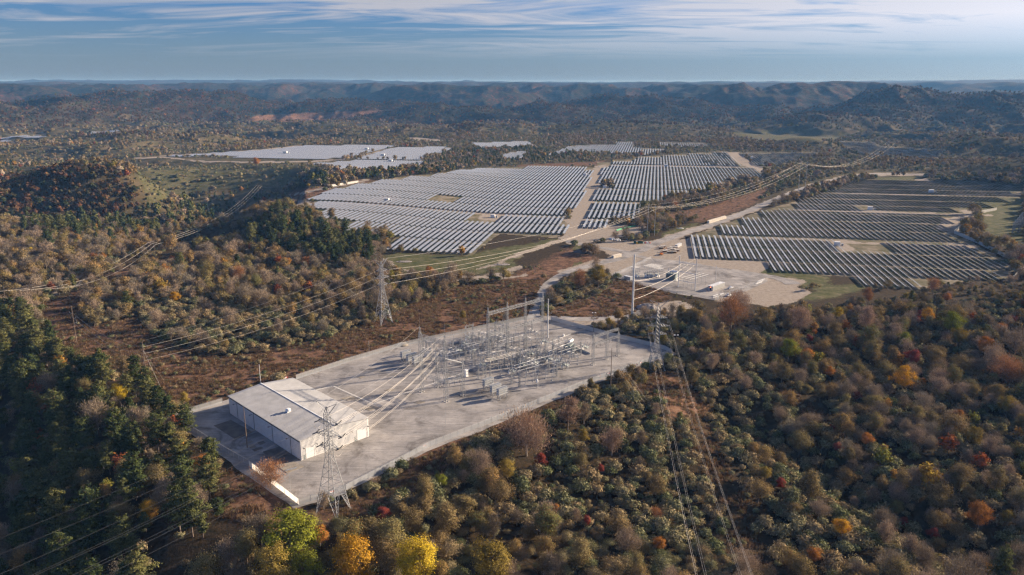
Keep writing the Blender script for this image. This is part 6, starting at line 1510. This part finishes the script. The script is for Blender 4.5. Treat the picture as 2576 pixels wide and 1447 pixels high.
g = MB(); g.box(-0.06,1.5,0.4,-0.003,2.5,2.5); g.build('door', M_DARK, t); g = MB(); g.box(-1.6,1.1,0,-0.1,2.9,0.4); g.build('step', M_STEEL, t); g = MB(); g.box(0.2,0.2,-0.05,Lc-0.2,Wc-0.2,0.345); g.build('skid', M_CONC, t)
g = MB(); g.box(-0.25,1.85,2.75,-0.05,2.15,3.0); g.build('red_lamp', M_LAMP, t); g = MB(); g.box(Lc+0.003,0.5,2.75,Lc+0.2,0.8,3.0); g.build('red_lamp', M_LAMP, t)
# pickups
def pickup(p, az, label, kind='pickup'):
    t = empty('pickup_truck', p, az, label, 'pickup truck')
    def prof(pts, y0, y1): 
        n = len(pts); v = [(x,y0,z) for x,z in pts]+[(x,y1,z) for x,z in pts]; return v, [tuple(range(n)), tuple(range(n,2*n))[::-1]] + [(i,n+i,n+(i+1)%n,(i+1)%n) for i in range(n)]
    g = MB(); g.add(*prof([(-2.9,0.5),(2.85,0.45),(2.9,0.95),(2.75,1.15),(1.4,1.28),(-0.9,1.3),(-2.9,1.3)], -0.95, 0.95)); g.build('body', M_CAR, t)
    g = MB(); g.add(*prof([(1.45,1.28),(0.75,1.86),(-0.75,1.90),(-1.0,1.3)], -0.82, 0.82)); g.build('cab', M_CAR, t)
    g = MB(); g.add([(1.44,-0.76,1.32),(1.44,0.76,1.32),(0.83,0.70,1.83),(0.83,-0.70,1.83)], [(0,1,2,3)]); g.build('windscreen', M_GLASS, t)
    g = MB(); g.box(-0.8,-0.835,1.36,1.0,-0.822,1.74); g.box(-0.8,0.822,1.36,1.0,0.835,1.74); g.build('side_windows', M_GLASS, t)
    g = MB(); g.box(-2.75,-0.82,1.302,-1.1,0.82,1.31); g.build('load_bed', M_DARK, t)
    for x in (-1.85, 1.9):
        for y in (-0.92, 0.92): w_ = MB(); w_.bar((x,y-0.13,0.4),(x,y+0.13,0.4),0.40,n=14); wo = w_.build('wheel', M_TYRE, t); r_ = MB(); r_.bar((x,y-0.15,0.4),(x,y+0.15,0.4),0.2,n=10); r_.build('rim', M_BUS, wo)
    return t
pk = pickup(G(*z3(1605,785), .06), R(35), 'white pickup truck parked behind the control building, farther of two'); pk2 = copy_tree(pk, None, G(*z3(1585,860), .06), R(42), 'white pickup truck parked near the fence, nearer of two')
pk3 = copy_tree(pk, None, GT(*z5(850,414)), R(80), 'white pickup truck on the dirt road between the two arrays'); pk3['label'] = 'white pickup truck on the dirt road between the two arrays'
for k, (a, b) in enumerate([((1420,885),(1475,868)),((1420,866),(1475,850)),((1880,715),(1950,690)),((1870,730),(1945,704)),((1860,742),(1925,720)),((1490,850),(1530,838))]):
    p = G(*z3(*a), .06); q = G(*z3(*b), .06); mb = MB(); mb.bar(p+Vector((0,0,0.45)), q+Vector((0,0,0.45)), 0.42, n=4)
    for t_ in (0.2, 0.8): c = p.lerp(q, t_); mb.box(c.x-0.5,c.y-0.5,0.06,c.x+0.5,c.y+0.5,0.3)
    tag(mb.build('gate_barrier', M_BUS), 'pale gate barrier lying at the small substation fence', 'barrier', 'gate barriers of the small substation')

# ------------------------------------------------------------ containers, site clutter
M_CONT = mat('cream_container_steel', (0.66, 0.60, 0.50), 0.55, var=0.08, scale=0.6); M_CONTG = mat('grey_white_container_steel', (0.55, 0.56, 0.56), 0.55, var=0.08, scale=0.6)
def container(p, az, L_, m_, label, group=None, hh=2.6):
    t = empty('shipping_container', p, az, label, 'container', group); g = MB(); g.box(0,0,0.12,L_,2.44,hh)
    for k in range(int(L_/0.4)): x = 0.15+k*0.4; g.box(x,-0.04,0.3,x+0.2,0,hh-0.2); g.box(x,2.44,0.3,x+0.2,2.48,hh-0.2)
    g.build('shell', m_, t); g = MB(); g.box(-0.05,0.08,0.25,-0.003,1.18,hh-0.12); g.box(-0.05,1.26,0.25,-0.003,2.36,hh-0.12); g.bar((-0.09,0.9,0.3),(-0.09,0.9,hh-0.2),0.03); g.bar((-0.09,1.6,0.3),(-0.09,1.6,hh-0.2),0.03); g.build('door', m_, t)
    g = MB(); g.box(-0.06,-0.06,0,L_+0.06,2.5,0.115); g.box(-0.06,-0.06,hh+0.003,L_+0.06,0.1,hh+0.1); g.box(-0.06,2.34,hh+0.003,L_+0.06,2.5,hh+0.1); g.build('frame_rail', m_, t); return t
c0 = GT(*z3(398,474)); c1 = GT(*z3(497,450)); d = c1-c0; container(c0, math.atan2(d.y,d.x), 12.2, M_CONT, 'single cream shipping container at the road junction')
c0 = GT(*z3(1055,362)); c1 = GT(*z3(1102,340)); d = c1-c0; container(c0, math.atan2(d.y,d.x), 12.0, M_CONTG, 'grey white shipping container behind the pallets beside the eastern array')
a = GT(*z3(1382,114)); b = GT(*z3(1560,62)); d = b-a; az_ = math.atan2(d.y,d.x)
for k in range(9):
    container(a.lerp(b, k/9), az_, 6.1 if k < 5 else 4.6, M_CONT, 'cream container in the long row beside the dirt road', 'row of cream containers beside the dirt road', hh=3.2)
# inverter stations
def inverter(pt, label, s=1.0):
    p = GT(*pt); t = empty('inverter_station', p, -A_AX, label, 'inverter station', 'white inverter stations in the arrays'); g = MB(); g.box(-2.2,-1.4,0.3,2.2,1.4,3.2); g.build('housing', M_WHITE, t); g = MB(); g.box(-2.4,-1.6,-0.3,2.4,1.6,0.297); g.build('skid', M_CONC, t)
    g = MB(); g.box(-2.35,-1.55,3.2,2.35,1.55,3.35); g.build('roof', M_WHITE, t); g = MB(); g.box(3.2,-1.0,0,4.8,1.0,1.9); g.build('switch_cabinet', M_PORC, t); g = MB(); g.box(-1.9,-1.46,0.5,-0.1,-1.403,2.9); g.box(0.1,-1.46,0.5,1.9,-1.403,2.9); g.build('door', M_WHITE, t); t.scale = (s,s,s)
for pt, lb, s in [(z4(1155,658),'inverter station in the left of the western array',1.2),(z4(2245,826),'inverter station in the right of the western array',1.2),(z5(710,500),'inverter station at the top right corner of the western array',1.4),(z5(1505,412),'inverter station by the path across the middle array',1.4),
    (z5(905,620),'inverter station at the left side of the middle array',1.3),(z6(965,1040),'inverter station in the nearest rows of the eastern array',1.2),(z6(1250,732),'inverter station in the middle of the eastern array',1.3),(z6(1775,584),'inverter station far back in the eastern array',1.4),
    (z6(225,290),'inverter station behind the middle array',1.5),(z4(107,172),'inverter station at the left of the far field',2.0),(z4(945,132),'inverter station at the top of the far field',1.8),(z4(1112,196),'inverter station beside the far field track',1.8),(z4(1190,256),'inverter station in the lower far field',1.7)]:
    inverter(pt, lb, s)
# toilets
M_BLUE = mat('turquoise_plastic', (0.05, 0.36, 0.48), 0.4); M_ORG = mat('orange_paint', (0.62, 0.20, 0.03), 0.45); M_YEL = mat('yellow_plastic', (0.62, 0.36, 0.03), 0.45); M_GRN = mat('green_paint', (0.05, 0.13, 0.09), 0.6); M_CARD = mat('brown_board', (0.36, 0.22, 0.12), 0.9, var=0.2, scale=1)
def toilet(p, az, m_, label, group=None):
    t = empty('portable_toilet', p, az, label, 'toilet', group); g = MB(); g.box(-0.6,-0.6,0.1,0.6,0.6,2.1); g.build('cabin', m_, t); g = MB(); g.add([(-0.65,-0.65,2.1),(0.65,-0.65,2.1),(0.65,0.65,2.1),(-0.65,0.65,2.1),(-0.35,-0.5,2.35),(0.35,-0.5,2.35),(0.35,0.5,2.35),(-0.35,0.5,2.35)], [(0,1,5,4),(1,2,6,5),(2,3,7,6),(3,0,4,7),(4,5,6,7)]); g.build('roof', M_WHITE, t)
    g = MB(); g.box(-0.4,-0.64,0.2,0.4,-0.603,2.0); g.build('door', m_, t); g = MB(); g.box(-0.65,-0.65,0,0.65,0.65,0.097); g.build('base', M_DARK, t); t.scale = (1.25,1.25,1.15); return t
for k in range(6): toilet(GT(*z3(154+k*10.5, 362-k*1.2)), R(10), M_BLUE, 'turquoise portable toilet in the row left of the road junction', 'row of turquoise portable toilets')
toilet(GT(*z3(637,326)), R(10), M_YEL, 'yellow portable toilet beside the green skip')
t = empty('skip', GT(*z3(655,318)), R(-12), 'long green skip heaped with brown boards beside the scrub', 'skip'); g = MB(); g.add([(-5,-1.2,0.2),(4.4,-1.2,0.2),(4.4,1.2,0.2),(-5,1.2,0.2),(-5,-1.2,2.5),(5,-1.2,2.5),(5,1.2,2.5),(-5,1.2,2.5)], [(0,3,2,1),(0,1,5,4),(1,2,6,5),(2,3,7,6),(3,0,4,7)])
for k in range(9): g.box(-4.8+k*1.1,-1.3,0.4,-4.6+k*1.1,-1.2,2.4)
g.build('shell', M_GRN, t); g = MB(); g.add([(-4.9,-1.1,2.3),(4.8,-1.1,2.3),(4.8,1.1,2.3),(-4.9,1.1,2.3),(-4,-0.6,2.9),(4,-0.6,2.8),(3.6,0.6,3.0),(-4.2,0.5,2.8)], [(0,1,5,4),(1,2,6,5),(2,3,7,6),(3,0,4,7),(4,5,6,7)]); g.build('load', M_CARD, t)
# telehandler
t = empty('telehandler', GT(*z3(890,438)), R(60), 'orange telehandler parked in front of the pallets', 'telehandler'); g = MB(); g.box(-2.4,-0.9,0.7,2.2,0.9,1.5); g.box(-2.5,-0.3,1.5,-1.2,0.85,2.1); g.build('chassis', M_ORG, t)
g = MB(); g.box(-0.6,-1.0,1.5,0.9,-0.1,2.8); g.build('cab', M_GLASS, t); g = MB(); g.box(-0.7,-1.05,2.8,1.0,-0.05,2.9); g.build('cab_roof', M_ORG, t); g = MB(); g.bar((-2.3,0.5,2.3),(3.6,0.5,1.9),0.28,n=4); g.build('boom', M_ORG, t); g = MB(); g.box(3.5,-0.4,0.5,3.7,1.2,1.9); g.bar((3.7,0.0,0.55),(4.9,0.0,0.5),0.06); g.bar((3.7,0.9,0.55),(4.9,0.9,0.5),0.06); g.build('fork', M_DARK, t)
for x in (-1.6, 1.5):
    for y in (-1.05, 1.05): w_ = MB(); w_.bar((x,y-0.22,0.65),(x,y+0.22,0.65),0.65,n=14); wo = w_.build('wheel', M_TYRE, t); r_ = MB(); r_.bar((x,y-0.24,0.65),(x,y+0.24,0.65),0.3,n=10); r_.build('rim', M_ORG, wo)
t = empty('boom_lift', GT(*z3(938,388)), R(20), 'small orange lift standing among the pallets', 'lift'); g = MB(); g.box(-1,-0.7,0.4,1,0.7,1.3); g.build('chassis', M_ORG, t); g = MB(); g.bar((0,0,1.3),(0,0,3.6),0.3,n=4); g.build('mast', M_ORG, t)
for x in (-0.7, 0.7): g = MB(); g.bar((x,-0.8,0.35),(x,0.8,0.35),0.35,n=10); g.build('wheel', M_TYRE, t)
pal = empty('pallet_stack', (0,0,0), 0, 'brown pallet stack with a pale top near the container', 'pallets', 'pallet stacks near the grey container'); g = MB()
for k in range(5):
    for y in (-1.0,0,1.0): g.box(-2.4,y-0.1,0.2+k*0.3-0.14,2.4,y+0.1,0.2+k*0.3)
    for j in range(6): g.box(-2.4+j*0.85,-1.15,0.2+k*0.3,-2.0+j*0.85,1.15,0.23+k*0.3)
g.build('pallets', M_CARD, pal); g = MB(); g.box(-2.5,-1.25,1.62,2.5,1.25,1.95); g.build('wrapped_load', M_CONT, pal)
for k, (a, b) in enumerate([(955,400),(985,385),(1010,395),(1045,388),(975,418),(1020,418),(1050,402),(925,410),(1000,372),(1035,372),(905,362),(890,375)]):
    p = GT(*z3(a,b)); 
    if k == 0: pal.location = p; pal.rotation_euler = (0,0,R(10))
    else: copy_tree(pal, None, p, R(rnd.uniform(-15,25)))
def blob(name, c, rx, ry, h_, m_, label, cat, seed, n=70, bs=0.5, group=None):
    rg = random.Random(seed); mb = MB(); vs = []
    K = 18
    rings = [(1.0,0.0),(0.85,0.35),(0.6,0.72),(0.3,0.95),(0.05,1.0)]
    for fr, fz in rings:
        for k in range(K): a = 6.283*k/K; j = 1+rg.uniform(-.14,.14); vs.append((math.cos(a)*rx*fr*j, math.sin(a)*ry*fr*j, h_*fz*(1+rg.uniform(-.15,.15))-(0.3 if fz == 0 else 0)))
    fs = [(i*K+k,i*K+(k+1)%K,(i+1)*K+(k+1)%K,(i+1)*K+k) for i in range(len(rings)-1) for k in range(K)] + [tuple(range((len(rings)-1)*K, len(rings)*K))]; mb.add(vs, fs)
    for _ in range(n):
        a = rg.uniform(0,6.28); u = math.sqrt(rg.random()); x, y = math.cos(a)*rx*u, math.sin(a)*ry*u; z = h_*max(0,(1-u**1.5)); s = bs*rg.uniform(0.5,1.4)
        p = Vector((x,y,z)); mb.add([p+Vector((rg.uniform(-s,s),rg.uniform(-s,s),rg.uniform(-s*.4,s))) for _ in range(6)], [(0,1,2),(0,2,3),(0,3,4),(0,4,5),(0,5,1),(1,2,3,4)])
    return tag(mb.build(name, m_, None, False, c), label, cat, group)
M_ROCK = mat('broken_rock', (0.30, 0.27, 0.25), 0.95, var=0.25, scale=0.8); M_SOIL = mat('brown_soil', (0.22, 0.175, 0.14), 0.95, var=0.15, scale=0.5)
blob('rock_pile', GT(*z3(745,985)), 8.5, 5, 3.4, M_ROCK, 'grey rock pile on the dirt left of the right corner pylon', 'rock pile', 3, 90, 0.8)
blob('dirt_pile', GT(*z3(80,408)), 9, 5, 3.2, M_SOIL, 'brown dirt pile left of the road junction', 'dirt pile', 4, 10, 0.4)
for k in range(12): blob('bulk_bag', GT(*z3(362+k*9, 272+ (k%3)*5 + k*0.8)), 1.1, 1.0, 1.5, M_WHITE, 'white bulk bag in the row beside the scrub', 'bag', 10+k, 0, 0.3, 'row of white bulk bags')
for k in range(7): blob('rubbish_heap', GT(*z3(700+k*12, 318-(k%2)*6)), 1.2, 0.9, 1.1, (M_WHITE, M_ROCK, M_RED, M_WHITE)[k%4], 'small rubbish heap beside the green skip', 'rubbish', 30+k, 4, 0.5, 'rubbish beside the green skip')
for k in range(5): blob('rubbish_heap', GT(*z3(885+k*11, 352+(k%2)*8)), 1.3, 1.0, 1.4, (M_WHITE, M_PORC, M_DARK)[k%3], 'small heap of white material left of the grey container', 'materials', 50+k, 4, 0.6, 'materials left of the grey container')
blob('gravel_patch', GT(*z3(1085,165)), 4, 1.6, 0.8, M_WHITE, 'small white heap beside the long dirt road', 'heap', 70, 8, 0.5)
sf = MB(); ps = [GT(*z3(*p)) for p in [(430,190),(480,175),(540,160),(620,146)]]
for a, b in zip(ps[:-1], ps[1:]): sf.add([a, b, b+Vector((0,0,1.6)), a+Vector((0,0,1.6)), a+Vector((0.1,0.1,0)), b+Vector((.1,.1,0)), b+Vector((.1,.1,1.6)), a+Vector((.1,.1,1.6))], [(0,1,2,3),(7,6,5,4),(3,2,6,7)])
tag(sf.build('silt_fence', mat('green_sheeting', (0.08, 0.42, 0.22), 0.6)), 'bright green sheeting fence in front of the middle array', 'silt fence')
for pts, lb in (([z4(1310,1270),z4(1330,1280),z4(1390,1295)],'grey rock drain below the western array'),([z4(2280,1305),z4(2340,1310),z4(2420,1340)],'curved rock drain on the grassy bank'),):
    p = GT(*pts[1]); blob('rock_drain', p, 8, 4, 0.5, M_ROCK, lb, 'rock drain', 80, 40, 0.5)
for k in range(16):
    a = z4(990+k*16, 1185+k*9 if k < 8 else 1257+(k-8)*16); blob('white_stone', GT(*a), 0.7, 0.7, 0.6, M_WHITE, 'small white marker stone along the curved track below the western array', 'stone', 90+k, 0, 0.2, 'white stones along the curved track')
tag(MB().box(-3,-2,0,3,2,2.6).add([(-3.2,-2.2,2.6),(3.2,-2.2,2.6),(3.2,2.2,2.6),(-3.2,2.2,2.6),(-3.2,0,3.6),(3.2,0,3.6)], [(0,1,5,4),(3,4,5,2),(0,4,3),(1,2,5)]).build('site_hut', M_WHITE, None, False, GT(*z6(1795,440))), 'pale hut at the head of the long dirt road', 'hut')
# small switchyard at the right edge
for k in range(5): put(LS, GT(*z6(2500+k*18, 930-k*22)), R(20), 'lattice stand at the right edge beyond the zigzag fence', 'stands at the right edge', 1.3)
HAZE = 6.8e-5
# ------------------------------------------------------------ haze
hb = MB(); hb.box(-26000, -3000, -420, 26000, 27500, 214)
mh = bpy.data.materials.new('haze_air'); mh.use_nodes = True
nn = mh.node_tree.nodes; nn.remove(nn['Principled BSDF'])
pv_ = nn.new('ShaderNodeVolumePrincipled'); pv_.inputs['Color'].default_value = (0.14, 0.35, 0.70, 1); pv_.inputs['Absorption Color'].default_value = (0.75, 0.5, 0.1, 1); pv_.inputs['Density'].default_value = HAZE
pv_.inputs['Anisotropy'].default_value = 0.0
mh.node_tree.links.new(pv_.outputs[0], nn['Material Output'].inputs['Volume'])
ho = hb.build('haze', mh); tag(ho, 'thin blue autumn haze filling the air over the hills', 'haze', None, 'stuff')
